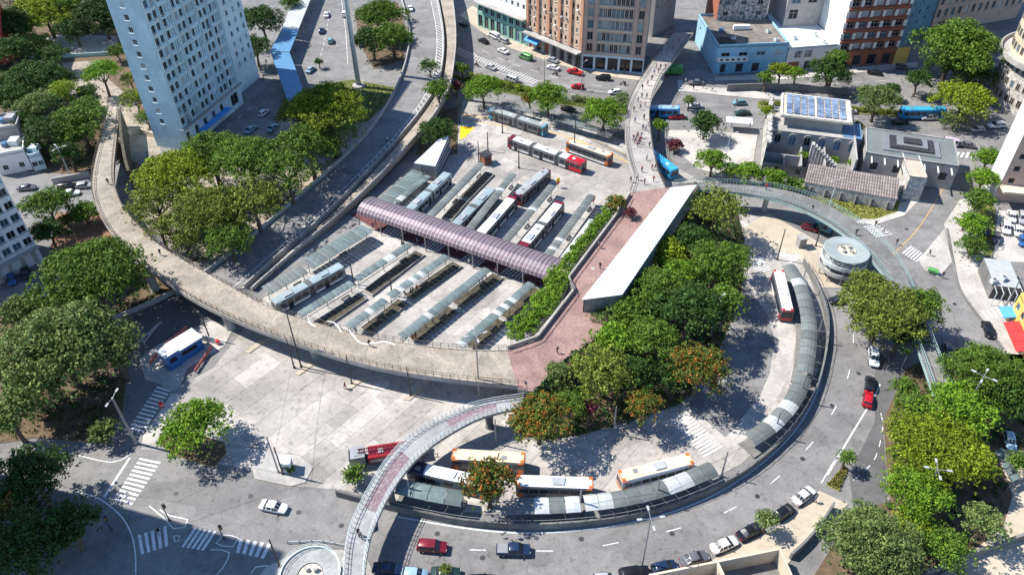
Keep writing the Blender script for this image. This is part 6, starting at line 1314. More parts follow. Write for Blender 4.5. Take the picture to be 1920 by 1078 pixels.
for x, y in [(1230, 129), (1238, 130), (1247, 129), (1234, 137), (1204, 168), (1203, 184), (1212, 184), (1196, 190), (1188, 209), (1207, 224), (1205, 243), (1210, 245), (1187, 262), (1191, 266), (1196, 258), (1200, 266), (1195, 274), (1217, 276), (1203, 322), (1222, 318), (1228, 318), (1195, 337), (1182, 341), (1262, 92), (1250, 104), (1272, 80), (1240, 100), (1193, 262), (1198, 270), (1189, 268), (1194, 257), (1202, 258), (1210, 200), (1200, 205), (1214, 160), (1222, 150), (1226, 140), (1212, 300), (1208, 345), (1225, 340), (1190, 230), (1215, 235)]:
    s_ = random.choice(list(SHN)); person(x, y, ZD, random.uniform(-3, 3), s_, random.choice(('denim', 'black', 'grey')), 'person in %s walking on the crowded footbridge' % SHN[s_], 'pedestrians on the footbridge')
for x, y, z, s_, tr, lb in [(204, 345, ZD, 'black', 'black', 'person in dark clothes at the narrow start of the sand walkway'), (302, 478, ZD, 'black', 'denim', 'person in dark clothes beside the tree on the sand walkway'), (693, 648, ZD, 'black', 'black', 'person in dark clothes crossing the painted scribbles on the sand walkway'), (1125, 503, ZD, 'black', 'denim', 'person in black on the brick plaza beside the pavilion'), (1045, 661, ZD, 'black', 'black', 'person in black alone on the lower brick plaza'), (1122, 464, ZD, 'grey', 'black', 'person in grey at the parapet of the brick plaza'), (673, 1002, 5.3, 'black', 'black', 'person in black walking on the white railed footbridge'), (677, 1008, 5.3, 'grey', 'denim', 'person in grey walking on the white railed footbridge'), (648, 728, .05, 'red', 'black', 'person in a red top on the open concrete near the lamp island'), (727, 1060, .03, 'black', 'black', 'person in black beside the parked navy sedan'), (1527, 940, .13, 'blue', 'black', 'person in blue beside the last parked white car'), (300, 1000, .03, 'black', 'grey', 'person in black at the shaded zebra'), (1640, 424, .1, 'black', 'black', 'person in black at the corner by the dry verge'), (1655, 436, .03, 'white', 'denim', 'person in white crossing near the dry verge'), (1680, 458, .03, 'black', 'denim', 'person in black waiting near the street zebra'), (1604, 440, ZD, 'black', 'black', 'person in black on the teal footbridge above the round ramp'), (1522, 395, ZD, 'black', 'denim', 'person in black on the teal footbridge near the dry verge'), (1741, 478, .1, 'black', 'black', 'person in black on the small pale traffic island'), (1766, 520, .03, 'black', 'denim', 'person in black behind the green cart'), (1436, 355, ZD, 'red', 'black', 'person in red on the teal footbridge by the shrubs'), (262, 320, ZD, 'black', 'black', 'person in black on the park walk')]:
    person(x, y, z, random.uniform(-3, 3), s_, tr, lb)
for x, y in [(771, 552), (775, 549), (783, 545), (790, 540), (760, 556), (905, 531), (900, 536), (780, 634), (775, 638), (812, 605), (668, 624), (1003, 338), (700, 428), (705, 424), (757, 444), (838, 466), (858, 476), (908, 492), (930, 512), (1005, 526), (783, 456), (880, 496), (960, 512)]:
    s_ = random.choice(list(SHN)); person(x, y, .3, random.uniform(-3, 3), s_, random.choice(('denim', 'black', 'grey')), 'person in %s waiting by the terminal platforms and crossings' % SHN[s_], 'passengers in the terminal')
for x, y in [(1285, 156), (1292, 160), (1300, 168), (1318, 165), (1335, 170), (1050, 106), (1062, 110), (1075, 113), (1085, 116), (1010, 92), (980, 78), (965, 70), (1100, 128), (1170, 138), (1150, 138), (480, 128), (490, 135), (500, 120), (495, 150), (470, 150), (462, 160)]:
    s_ = random.choice(list(SHN)); person(x, y, .13, random.uniform(-3, 3), s_, random.choice(('denim', 'black', 'grey')), 'person in %s on the street pavement before the buildings' % SHN[s_], 'pedestrians on street pavements')
for t, sh in BIKERS:
    o = put('rider', RIDER, t, (-.05, 0, -.1), mats=[None, 'cloth_black', 'cloth_' + sh, None, None])
# green handcart
p = P(1748, 512); t = thing('handcart', 'green market handcart pushed along the street corner', 'cart', p, -.6)
q = MB(); q.box((0, 0, .75), (2.0, 1.1, .5)); q.build('tray', 'paint_green', t)
for s in (-1, 1): q = MB(); q.beam((-1.0, s * .4, .8), (-1.7, s * .3, 1.0), .06, .06); q.build('handle', 'metal_dark', t)
wheels(t, (.2,), .6, .34, .1)
# ================================================================== poles and lamps
def pole(base, ytop, r=.11, m='metal_grey', arms=None, label='', cat='street lamp', name='street_lamp', group=None, z0=0.0, rz=0.0, h=None):
    p = P(*base, z0); h = h or max(2.5, topz(base, ytop) - z0); t = thing(name, label, cat, p, rz, group)
    q = MB(); q.tube((0, 0, 0), (0, 0, h), r * 1.25, r * .75, 8); q.build('pole', m, t); q = MB(); q.revolve([(r * 2.2, 0), (r * 2.2, .25), (r * 1.3, .5)], 8); q.build('base', m, t)
    if arms:
        for k in range(arms):
            a = 2 * math.pi * k / arms; e = Vector((math.cos(a) * 1.3, math.sin(a) * 1.3, h + .15)); q = MB(); q.tube((0, 0, h - .1), e, .05, n=6); q.build('arm', m, t)
            q = MB(); q.obox(e + Vector((math.cos(a) * .3, math.sin(a) * .3, -.02)), Vector((math.cos(a), math.sin(a), 0)) * .36, Vector((-math.sin(a), math.cos(a), 0)) * .15, Vector((0, 0, .07))); q.build('lamp_head', 'lamp_white', t)
    return t
for b_, yt, arms, m, lb, r_ in [((565, 688), 578, 0, 'metal_dark', 'tall dark pole in front of the sand walkway on a kerbed island', .13), ((255, 831), 746, 2, 'metal_grey', 'leaning grey lamp post beside the small round shrub', .2), ((899, 750), 628, 4, 'metal_grey', 'tall four headed lamp post at the end of the sand walkway', .13), ((1203, 1064), 972, 4, 'metal_grey', 'tall four headed lamp post above the parked cars', .13), ((1718, 950), 880, 4, 'metal_grey', 'four headed lamp post among the bright green trees', .13), ((1790, 802), 705, 4, 'metal_grey', 'four headed lamp post rising over the dark green trees by the teal footbridge', .13), ((132, 330), 277, 3, 'metal_pale', 'white lamp post by the street wall left of the walkway', .12), ((170, 66), 8, 2, 'metal_pale', 'white lamp post on the pale park path', .12), ((1690, 690), 642, 1, 'metal_grey', 'leaning grey lamp post by the white car under the wide tree', .1), ((1553, 392), 338, 2, 'metal_pale', 'white lamp post rising by the teal footbridge and the dry verge', .1), ((1020, 182), 108, 1, 'metal_grey', 'slim lamp post among the avenue trees', .1), ((1090, 172), 118, 1, 'metal_grey', 'slim lamp post beside the red hatchback', .1), ((1371, 240), 185, 2, 'metal_grey', 'slim lamp post before the white roofed bus stop', .1), ((1358, 312), 250, 1, 'metal_pale', 'pale lamp post between the shrubs and the ruined wall', .1), ((1252, 715), 660, 2, 'metal_grey', 'grey lamp post rising among the dark garden trees', .1), ((85, 510), 498, 3, 'metal_pale', 'white globe lamp post beside the apartment arcade', .1), ((1330, 640), 560, 2, 'metal_grey', 'grey lamp post at the edge of the garden facing the loop', .1), ((855, 100), 70, 1, 'metal_grey', 'slim lamp post in the shade of the overpass', .1), ((1345, 110), 78, 2, 'metal_grey', 'slim lamp post at the shaded lane corner', .1)]:
    pole(b_, yt, r_, m, arms, lb, rz=random.uniform(0, 1.5))
TP = 'dark catenary pole standing between the platform shelters'
for b_, yt in [((664, 534), 490), ((736, 556), 512), ((754, 458), 430), ((795, 346), 310), ((791, 402), 384), ((863, 420), 398)]: pole(b_, yt, .14, 'metal_dark', 0, TP, 'pole', 'utility_pole', 'catenary poles by the platforms')
AP = 'slim dark catenary pole on the open concrete at the avenue side of the terminal'
for b_, yt in [((898, 306), 265), ((915, 284), 248), ((973, 316), 275), ((862, 232), 185), ((942, 250), 208), ((1076, 288), 214)]: pole(b_, yt, .14, 'metal_dark', 0, AP, 'pole', 'utility_pole', 'catenary poles by the avenue')
LP_ = 'grey catenary pole on the outside of the bus loop behind the shelters'
for b_, yt in [((1496, 752), 700), ((1449, 818), 772), ((1352, 893), 846), ((1229, 943), 900), ((1086, 966), 920), ((771, 940), 898), ((1529, 640), 598), ((1498, 548), 505)]: pole(b_, yt, .15, 'metal_grey', 0, LP_, 'pole', 'utility_pole', 'catenary poles around the bus loop')
KP = 'thin dark pole on a kerbed concrete strip beside the sand walkway'
for b_, yt in [((552, 690), 636), ((660, 720), 668), ((770, 742), 688)]: pole(b_, yt, .12, 'metal_dark', 0, KP, 'pole', 'utility_pole', 'poles beside the walkway')
for b_, yt, lb in [((531, 889), 838, 'dark wooden pole on the guard booth island'), ((523, 886), 818, 'thin leaning pole beside the guard booth'), ((930, 832), 785, 'grey pole under the white railed footbridge end'), ((1150, 812), 762, 'grey pole in the tree shadow before the zebra'), ((1457, 487), 430, 'dark pole at the top of the bus loop'), ((1529, 462), 418, 'dark pole beside the round ramp'), ((394, 636), 590, 'dark pole by the red barrel and hoarding'), ((525, 1062), 1010, 'dark round post beside the round ramp forecourt'), ((107, 165), 137, 'short post in the shaded park square'), ((1850, 500), 450, 'white pole frame by the workshop corner'), ((1880, 585), 520, 'tall pole by the workshop roof'), ((1075, 540), 495, 'teal pole standing at the hedge corner of the plaza')]:
    pole(b_, yt, .13, 'metal_dark' if 'dark' in lb else 'metal_grey', 0, lb, 'pole', 'utility_pole')
for x, y, n in [(566, 696, .3), (660, 724, .3), (771, 744, .3), (472, 655, .4)]:
    sheet('kerb_strip', [(x - 14, y + 6), (x - 4, y + 8), (x + 26, y - 14), (x + 16, y - 16)], 'tan_paving', 8, kerb=.2, side='yellow_paint')
# traffic lights
for b_, yt, lb in [((318, 975), 945, 'black traffic light on the small triangular island'), ((420, 1010), 985, 'black traffic light by the shaded zebra'), ((210, 995), 968, 'traffic light on the shaded corner pavement')]:
    t = pole(b_, yt, .08, 'metal_dark', 0, lb, 'traffic light', 'traffic_light'); h = max(2.5, topz(b_, yt))
    q = MB(); q.box((.25, 0, h - .5), (.35, .35, 1.0)); q.build('signal_head', 'metal_dark', t)
    for k, m in enumerate(('tail_red', 'bright_yellow', 'paint_green')): q = MB(); q.revolve([(0, 0), (.11, 0), (.11, .06), (0, .07)], 10); o = q.build('lens', m, t); o.location = (.25, -.17, h - .2 - .3 * k); o.rotation_euler = (R(90), 0, 0)
p = P(304, 762); t = thing('barrel', 'red plastic barrel beside the shaded zebra', 'barrel', (p.x, p.y, .1)); q = MB(); q.revolve([(0, 0), (.4, 0), (.42, .5), (.36, 1.0), (0, 1.0)], 14); q.build('drum', 'awning_red', t); q = MB(); q.revolve([(.425, .4), (.43, .45), (.425, .6)], 14); q.build('band', 'wall_white', t)
p = P(410, 645); t = thing('barrel', 'red and white barrel at the end of the white hoarding', 'barrel', (p.x, p.y, .1)); q = MB(); q.revolve([(0, 0), (.4, 0), (.42, .5), (.36, 1.0), (0, 1.0)], 14); q.build('drum', 'awning_red', t); q = MB(); q.revolve([(.425, .4), (.43, .45), (.425, .6)], 14); q.build('band', 'wall_white', t)
# white A-frame on the shaded lane
a_, b_, c_ = P(268, 640, .1), P(303, 608, .1), P(272, 646, .1); t = thing('gate_frame', 'white tubular gate lying open beside the shaded bus lane', 'gate', a_)
for p_, q_ in ((a_, b_), (c_, b_), (a_.lerp(b_, .4), c_.lerp(b_, .4)), (a_, c_)): q = MB(); q.beam(p_ + Vector((0, 0, .7)), q_ + Vector((0, 0, .7)), .12, .12); q.build('bar', 'wall_white', t, a_)
for p_ in (a_, b_, c_): q = MB(); q.box((p_.x, p_.y, .4), (.12, .12, .7)); q.build('leg', 'wall_white', t, a_)

# overhead trolley wires between the poles
def wire(a, b, za, zb, label, sag=.35):
    A_, B_ = P(*a) + Vector((0, 0, za)), P(*b) + Vector((0, 0, zb)); q = MB(); pts = [A_.lerp(B_, i / 8) - Vector((0, 0, sag * 4 * (i / 8) * (1 - i / 8))) for i in range(9)]
    for p_, q_ in zip(pts, pts[1:]): q.tube(p_, q_, .022, n=4)
    o = q.build('overhead_wire', 'metal_dark', None, origin=A_); tag(o, label, 'cable', 'overhead wires')
lp = [(1498, 548), (1529, 640), (1496, 752), (1449, 818), (1352, 893), (1229, 943), (1086, 966), (771, 940)]
for a_, b_ in zip(lp, lp[1:]): wire(a_, b_, 5.2, 5.2, 'thin trolley wire strung between the bus loop poles')
for a_, b_ in (((898, 306), (973, 316)), ((915, 284), (942, 250)), ((862, 232), (942, 250)), ((942, 250), (1076, 288)), ((973, 316), (1076, 288)), ((664, 534), (736, 556)), ((664, 534), (754, 458)), ((795, 346), (898, 306))): wire(a_, b_, 5.0, 5.0, 'thin trolley wire strung over the terminal lanes')
for a_, b_ in (((531, 889), (318, 975)), ((531, 889), (565, 688)), ((523, 886), (255, 831))): wire(a_, b_, 6.2, 6.0 if b_ != (318, 975) else 3.4, 'thin cable strung from the guard booth island pole')
# ================================================================== trees
def leaf_cloud(centers, radii, n_each, size, flat=1.0):
    """returns verts, faces of leaf quads on the shells of clumps"""
    tot = int(sum(n_each)); cen = np.repeat(np.array(centers), n_each, axis=0); rad = np.repeat(np.array(radii), n_each)
    d_ = RNG.normal(size=(tot, 3)); d_[:, 2] = d_[:, 2] * .8 + .35; d_ /= np.linalg.norm(d_, axis=1)[:, None]
    rr = rad * (RNG.uniform(.35, 1.0, tot) ** .45); pos = cen + d_ * rr[:, None] * np.array([1, 1, flat])
    nrm = d_ + RNG.normal(size=(tot, 3)) * .55; nrm[:, 2] += .35; nrm /= np.linalg.norm(nrm, axis=1)[:, None]
    a = np.cross(nrm, RNG.normal(size=(tot, 3))); a /= np.linalg.norm(a, axis=1)[:, None]; b = np.cross(nrm, a)
    s = size * RNG.uniform(.6, 1.25, tot)[:, None]; a = a * s; b = b * s * .62
    v = np.stack([pos - a, pos - b * .9 + nrm * s * .08, pos + a, pos + b * .9 + nrm * s * .08], axis=1).reshape(-1, 3)
    return v, tot
def quads_mesh(v, n, m, name):
    me = bpy.data.meshes.new(name); me.vertices.add(len(v)); me.vertices.foreach_set('co', v.astype(np.float32).ravel())
    me.loops.add(n * 4); me.loops.foreach_set('vertex_index', np.arange(n * 4, dtype=np.int32)); me.polygons.add(n)
    me.polygons.foreach_set('loop_start', np.arange(0, n * 4, 4, dtype=np.int32)); me.polygons.foreach_set('loop_total', np.full(n, 4, dtype=np.int32))
    me.materials.append(MATS[m]); me.update(); me.validate(); return me
def make_crown(Rr, hr, shape, seed):
    """crown of radius Rr centred on its middle: boughs carrying leaf clumps; hr = half height ratio"""
    global RNG
    RNG = np.random.default_rng(seed); H = Rr * hr; airy = shape == 'airy'
    nb = int(RNG.integers(9, 13) + Rr * .9); br = Rr * (.40 if Rr > 5 else .46); cl = .38 + Rr * .055; cen = []; rad = []
    for b in range(nb):
        a = 2.399 * b + RNG.uniform(-.3, .3); f = math.sqrt((b + .4) / nb); rb = br * RNG.uniform(.5, 1.15) * (1.1 - .25 * f)
        hz = (1 - f * f) ** .5
        if shape == 'dome': z = H * (.55 * hz - .1) + RNG.uniform(-.12, .12) * H
        else: z = H * (.62 * hz - .22) + RNG.uniform(-.22, .22) * H
        bc = np.array([math.cos(a) * (Rr - rb) * f * RNG.uniform(.9, 1.08), math.sin(a) * (Rr - rb) * f * RNG.uniform(.82, 1.2), z]); vz = .8 if shape != 'dome' else .6
        m = int((1.25 if not airy else .7) * 4 * rb * rb / (cl * cl)); k = 0
        while k < m:
            p = RNG.normal(size=3); p /= np.linalg.norm(p)
            if p[2] < -.35 and RNG.random() < .8: continue
            k += 1; r_ = RNG.uniform(.75, 1.08) if RNG.random() < .85 else RNG.uniform(.3, .8)
            cen.append(bc + p * r_ * (rb - cl * .3) * np.array([1, 1, vz])); rad.append(cl * RNG.uniform(.55, 1.25))
    for k in range(int(nb * 4)):      # a few leaders sticking out
        a = RNG.uniform(0, 6.28); e = RNG.uniform(.0, 1.2); cen.append(np.array([math.cos(a) * math.cos(e) * Rr * 1.0, math.sin(a) * math.cos(e) * Rr * 1.0, math.sin(e) * H * .8 - .15 * H])); rad.append(cl * RNG.uniform(.3, .6))
    cen = np.array(cen); rad = np.array(rad); q = np.percentile(np.hypot(cen[:, 0], cen[:, 1]), 97); cen[:, :2] *= (Rr - .2 * cl) / q
    ls = .165 + .012 * Rr; ne = np.maximum(6, (rad ** 2 / ls ** 2 * (1.75 if not airy else 1.15)).astype(int))
    return leaf_cloud(cen, rad, ne, ls, .75)
CR = {}
for nm, Rr, hr, sh, sd in [('S0', 2.2, .95, 'round', 11), ('S1', 2.2, .8, 'round', 12), ('M0', 4.0, .85, 'round', 21), ('M1', 4.0, .7, 'dome', 22), ('M2', 4.2, .9, 'airy', 23), ('L0', 6.5, .75, 'round', 31), ('L1', 6.5, .6, 'dome', 32), ('L2', 6.5, .7, 'airy', 33), ('L3', 6.5, .7, 'round', 34), ('X0', 10.5, .55, 'dome', 41), ('X1', 10.5, .62, 'round', 42), ('X2', 10.5, .42, 'dome', 43)]:
    v, n = make_crown(Rr, hr, sh, sd); CR[nm] = (quads_mesh(v, n, 'leaf_mid', 'crown'), Rr, hr, n)
def trunk_mesh(h, rc, hh, seed):
    rnd = random.Random(seed); mb = MB(); r_ = .10 + .022 * h + rc * .02; top = Vector((rnd.uniform(-.3, .3), rnd.uniform(-.3, .3), h - hh * .35))
    mid = Vector((rnd.uniform(-.2, .2), rnd.uniform(-.2, .2), top.z * .5)); mb.tube((0, 0, -.1), mid, r_ * 1.35, r_, 8); mb.tube(mid, top, r_, r_ * .7, 8)
    for k in range(6):
        a = 2 * math.pi * k / 6 + rnd.uniform(-.4, .4); e = top + Vector((math.cos(a) * rc * .62, math.sin(a) * rc * .62, hh * rnd.uniform(.35, .8))); m_ = mid.lerp(top, rnd.uniform(.5, 1)); j = m_.lerp(e, .5) + Vector((0, 0, hh * .1))
        mb.tube(m_, j, r_ * .5, r_ * .33, 6); mb.tube(j, e, r_ * .33, r_ * .12, 5)
    return mb.mesh('bark', name='trunk')
CNT = {}
def tree(x, y, rpx, zc, leaf, label, proto=None, gz=0.0, sy=1.0, name='tree', cat='tree', group=None, sz=1.0):
    c = P(x, y, zc + gz); rad = rpx / pxm(x, y, zc + gz)
    fam = 'S' if rad < 3 else 'M' if rad < 5.2 else 'L' if rad < 8.6 else 'X'
    opts = [k for k in CR if k[0] == fam]
    if proto is None: CNT[fam] = CNT.get(fam, 0) + 1; proto = opts[CNT[fam] % len(opts)]
    elif proto not in CR: proto = {'dome': dict(S='S1', M='M1', L='L1', X='X0'), 'airy': dict(S='S0', M='M2', L='L2', X='X0'), 'round': dict(S='S0', M='M0', L='L0', X='X1'), 'flat': dict(S='S1', M='M1', L='L1', X='X2')}[proto][fam]
    me, Rr, hr, n = CR[proto]; s = rad / Rr
    t = thing(name, label, cat, (c.x, c.y, gz), random.uniform(0, 6.28), group)
    put('crown', me, t, (0, 0, zc), scale=(s, s * sy, s * sz), mats=[leaf])
    if zc > hr * rad * .5: put('trunk', trunk_mesh(zc, rad, hr * rad * sz, int(x * 7 + y)), t)
    return t
T = tree
# left gardens
T(112, 660, 128, 9, 'leaf_grey', 'huge grey green spreading tree beside the blue booths', 'X1'); T(212, 655, 56, 8, 'leaf_grey', 'grey green side tree touching the huge spreading one', 'round'); T(60, 735, 52, 5, 'leaf_grey', 'grey green tree low beside the huge spreading one', 'round')
T(172, 520, 106, 10.5, 'leaf_mid', 'broad deep green tree beside the curve of the sand walkway', 'X0'); T(110, 590, 50, 5, 'leaf_mid', 'deep green lower tree under the broad one by the walkway', 'round')
T(36, 588, 42, 6, 'leaf_grey', 'rounded dusty green tree before the apartment arcade', 'round'); T(18, 785, 48, 6, 'leaf_grey', 'pale grey green tree on the garden edge above the lower junction', 'round')
T(366, 806, 72, 4.6, 'leaf_bright', 'vivid green broad tree on its own kerbed island', 'round'); T(196, 810, 32, 2.6, 'leaf_grey', 'small round grey green shrub by the leaning lamp post', 'round', name='shrub', cat='shrub')
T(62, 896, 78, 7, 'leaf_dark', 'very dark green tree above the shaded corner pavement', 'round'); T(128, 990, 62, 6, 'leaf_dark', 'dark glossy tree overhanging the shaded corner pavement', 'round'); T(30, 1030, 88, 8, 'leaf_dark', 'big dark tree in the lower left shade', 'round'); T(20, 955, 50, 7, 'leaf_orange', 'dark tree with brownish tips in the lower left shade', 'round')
# between tower and overpass
T(332, 335, 82, 9, 'leaf_yellow', 'olive green tree between the sand walkway and the blue tower', 'dome'); T(396, 292, 70, 9, 'leaf_mid', 'mid green tree just below the blue tower in the wood', 'round'); T(465, 300, 72, 11, 'leaf_mid', 'tallest bright green tree in the wood beside the overpass', 'airy'); T(300, 430, 30, 6, 'leaf_olive', 'small olive tree hanging over the walkway railing', 'airy'); T(292, 385, 62, 8, 'leaf_olive', 'olive tree leaning over the sand walkway', 'airy'); T(388, 400, 78, 8, 'leaf_olive', 'broad olive tree above the walkway in the wood', 'dome'); T(474, 380, 68, 9, 'leaf_olive', 'mid green tree beside the overpass parapet', 'airy'); T(536, 326, 68, 10, 'leaf_mid', 'tall green tree in the wood beside the overpass', 'airy'); T(430, 452, 48, 6, 'leaf_mid', 'dark low tree where the overpass meets the walkway', 'round'); T(350, 455, 38, 5, 'leaf_olive', 'small olive tree beside the walkway railing', 'airy')
T(578, 275, 60, 10, 'leaf_mid', 'dark tree in the tower shadow beside the overpass', 'round'); T(614, 205, 76, 14, 'leaf_yellow', 'yellow green tree below the tall white column', 'airy'); T(560, 215, 42, 8, 'leaf_olive', 'olive tree beside the end of the blue canopy', 'round'); T(630, 252, 56, 9, 'leaf_grey', 'grey green tree by the overpass parapet', 'airy')
# park top left
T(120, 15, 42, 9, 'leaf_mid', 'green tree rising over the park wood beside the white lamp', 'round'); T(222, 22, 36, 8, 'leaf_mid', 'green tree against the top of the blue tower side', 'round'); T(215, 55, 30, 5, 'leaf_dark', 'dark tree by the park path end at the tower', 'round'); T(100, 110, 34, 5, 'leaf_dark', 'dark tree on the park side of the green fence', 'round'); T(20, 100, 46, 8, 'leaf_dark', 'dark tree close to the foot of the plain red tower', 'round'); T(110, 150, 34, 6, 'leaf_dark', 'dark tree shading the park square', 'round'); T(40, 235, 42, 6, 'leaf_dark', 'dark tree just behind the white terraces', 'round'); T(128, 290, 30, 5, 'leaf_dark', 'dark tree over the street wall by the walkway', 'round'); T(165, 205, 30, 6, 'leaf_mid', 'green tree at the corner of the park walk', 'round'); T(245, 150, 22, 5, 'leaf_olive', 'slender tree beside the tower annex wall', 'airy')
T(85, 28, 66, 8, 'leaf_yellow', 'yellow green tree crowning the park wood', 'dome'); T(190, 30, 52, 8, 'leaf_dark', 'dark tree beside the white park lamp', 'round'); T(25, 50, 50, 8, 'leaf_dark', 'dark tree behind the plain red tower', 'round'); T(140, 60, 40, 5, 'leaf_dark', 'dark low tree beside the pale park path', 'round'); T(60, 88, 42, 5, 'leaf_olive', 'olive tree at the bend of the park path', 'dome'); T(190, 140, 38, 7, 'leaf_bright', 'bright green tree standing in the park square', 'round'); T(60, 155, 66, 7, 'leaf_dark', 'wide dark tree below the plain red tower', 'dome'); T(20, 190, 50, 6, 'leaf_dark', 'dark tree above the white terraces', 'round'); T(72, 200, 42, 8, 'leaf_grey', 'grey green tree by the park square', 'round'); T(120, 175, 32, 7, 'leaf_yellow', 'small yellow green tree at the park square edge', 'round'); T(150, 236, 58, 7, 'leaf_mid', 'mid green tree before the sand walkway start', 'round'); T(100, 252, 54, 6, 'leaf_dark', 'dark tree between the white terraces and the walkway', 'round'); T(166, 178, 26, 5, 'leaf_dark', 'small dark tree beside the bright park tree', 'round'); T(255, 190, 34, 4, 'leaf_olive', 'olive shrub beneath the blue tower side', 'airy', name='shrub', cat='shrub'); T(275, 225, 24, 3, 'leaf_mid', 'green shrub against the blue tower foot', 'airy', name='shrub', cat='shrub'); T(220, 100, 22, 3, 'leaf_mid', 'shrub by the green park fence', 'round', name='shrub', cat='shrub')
T(90, 388, 52, 6, 'leaf_mid', 'tree with orange blooms behind the apartment block', 'round'); T(92, 438, 38, 4, 'leaf_dark', 'dark shrub at the apartment block side', 'round', name='shrub', cat='shrub'); T(160, 404, 34, 2.5, 'leaf_mid', 'leafy shrub in the red soil bed', 'round', name='shrub', cat='shrub'); T(125, 415, 18, 2, 'leaf_orange', 'orange leaved shrub in the red soil bed', 'round', name='shrub', cat='shrub')
T(492, 42, 44, 8, 'leaf_dark', 'dark tree between the blue tower and the station roof', 'round'); T(478, 92, 34, 6, 'leaf_dark', 'dark low tree at the blue tower corner', 'round'); T(545, 8, 22, 5, 'leaf_mid', 'tree behind the pale station roof', 'round')
T(716, 32, 50, 8, 'leaf_mid', 'green street tree left of the overpass top', 'round'); T(736, 72, 42, 7, 'leaf_mid', 'green street tree touching the overpass parapet', 'round'); T(698, 80, 40, 6, 'leaf_dark', 'dark street tree between lanes left of the overpass', 'round'); T(598, 118, 10, 2, 'leaf_dark', 'tiny palm at the end of the shaded street', 'round')
T(805, 128, 24, 3, 'leaf_mid', 'small tree overhanging the overpass parapet', 'airy', gz=5); T(822, 172, 30, 8, 'leaf_mid', 'slim tree beside the overpass footway', 'round'); T(866, 132, 18, 4, 'leaf_mid', 'small green tree in the overpass shadow', 'round'); T(822, 250, 40, 5, 'leaf_dark', 'dark bushy tree behind the sawtooth shed', 'round'); T(855, 165, 16, 3, 'leaf_maroon', 'maroon shrub at the avenue corner', 'round', name='shrub', cat='shrub')
T(906, 172, 43, 5.5, 'leaf_bright', 'bright green tree by the articulated bus with blue ends', 'round'); T(1028, 186, 42, 6, 'leaf_bright', 'bright green tree by the avenue bus stop', 'round'); T(993, 188, 18, 4, 'leaf_orange', 'small orange flowering tree by the avenue', 'round'); T(1132, 215, 44, 5.5, 'leaf_bright', 'bright green tree beside the crowded footbridge', 'round'); T(1165, 190, 22, 3, 'leaf_grey', 'grey green shrub beneath the crowded footbridge rail', 'airy', name='shrub', cat='shrub')
# around the mansion and the avenue
T(1238, 238, 18, 4, 'leaf_bright', 'small bright tree right of the crowded footbridge', 'round'); T(1322, 236, 35, 4.2, 'leaf_dark', 'dense round dark tree on the pale corner pavement', 'round'); T(1292, 190, 14, 3, 'leaf_grey', 'small palm on the avenue island', 'airy'); T(1265, 275, 18, 1.5, 'leaf_maroon', 'maroon shrub on the corner bed', 'airy', name='shrub', cat='shrub')
T(1336, 306, 34, 4, 'leaf_bright', 'bright green bush by the plaza end of the teal footbridge', 'round'); T(1372, 322, 22, 3, 'leaf_mid', 'mid green bush beside the teal footbridge', 'round', name='shrub', cat='shrub'); T(1405, 328, 32, 3.5, 'leaf_bright', 'bright bush below the ruined stone wall', 'round', name='shrub', cat='shrub'); T(1452, 340, 30, 3, 'leaf_bright', 'bright low bush by the concrete courtyard wall', 'round', name='shrub', cat='shrub'); T(1490, 348, 22, 2, 'leaf_mid', 'low bush beside the tiled shed corner', 'round', name='shrub', cat='shrub')
for x, y in ((1507, 293), (1535, 297), (1563, 302), (1597, 308)): T(x, y, 12, 2.6, 'leaf_bright', 'small round courtyard tree in the ruined mansion', 'round', group='courtyard trees of the mansion')
T(1438, 212, 16, 1.5, 'leaf_yellow', 'bright shrub growing on the ruined mansion roof', 'round', gz=7, name='shrub', cat='shrub'); T(1606, 240, 16, 2, 'leaf_orange', 'flowering climber beside the annex roof', 'round', gz=2, name='shrub', cat='shrub'); T(1545, 198, 12, 1, 'leaf_mid', 'shrub behind the solar roof', 'round', name='shrub', cat='shrub')
T(1436, 148, 19, 4, 'leaf_mid', 'first small street tree before the light blue corner building', 'round'); T(1464, 136, 24, 4.5, 'leaf_yellow', 'yellowish street tree before the light blue corner building', 'round'); T(1493, 140, 20, 4.5, 'leaf_bright', 'bright street tree before the shop with painted faces', 'round'); T(1556, 138, 44, 6, 'leaf_dark', 'dark blue green tree before the hotel side', 'round'); T(1568, 112, 24, 9, 'leaf_mid', 'lighter tree top behind the dark one before the hotel', 'round'); T(1646, 188, 44, 6.5, 'leaf_grey', 'grey green umbrella shaped tree over the avenue', 'dome')
T(1790, 92, 80, 12, 'leaf_mid', 'huge dark rounded tree before the long stone building', 'X1'); T(1800, 130, 62, 7, 'leaf_dark', 'dark tree beneath the huge rounded one', 'round'); T(1722, 152, 28, 5, 'leaf_dark', 'dark tree at the foot of the huge rounded one', 'round'); T(1672, 170, 18, 3, 'leaf_dark', 'dark shrub beside the rounded tree foot', 'round', name='shrub', cat='shrub'); T(1806, 190, 58, 6, 'leaf_yellow', 'yellow topped umbrella tree by the rounded building', 'dome'); T(1790, 228, 30, 2.5, 'leaf_grey', 'pale shrub beneath the yellow topped tree', 'airy', name='shrub', cat='shrub')
T(1852, 300, 30, 4.5, 'leaf_bright', 'bright tree against the dazzling white wall', 'round'); T(1842, 338, 30, 4, 'leaf_bright', 'bright tree beside the car park entrance', 'round'); T(1834, 380, 34, 4, 'leaf_mid', 'mid green tree behind the car park trunk', 'round'); T(1824, 426, 36, 3.2, 'leaf_bright', 'bright bushy hedge tree by the pale pavement', 'round'); T(1822, 466, 30, 2.6, 'leaf_mid', 'low bush at the workshop corner', 'round', name='shrub', cat='shrub'); T(1810, 420, 14, 2, 'leaf_orange', 'orange tinged bush by the pale pavement', 'round', name='shrub', cat='shrub')
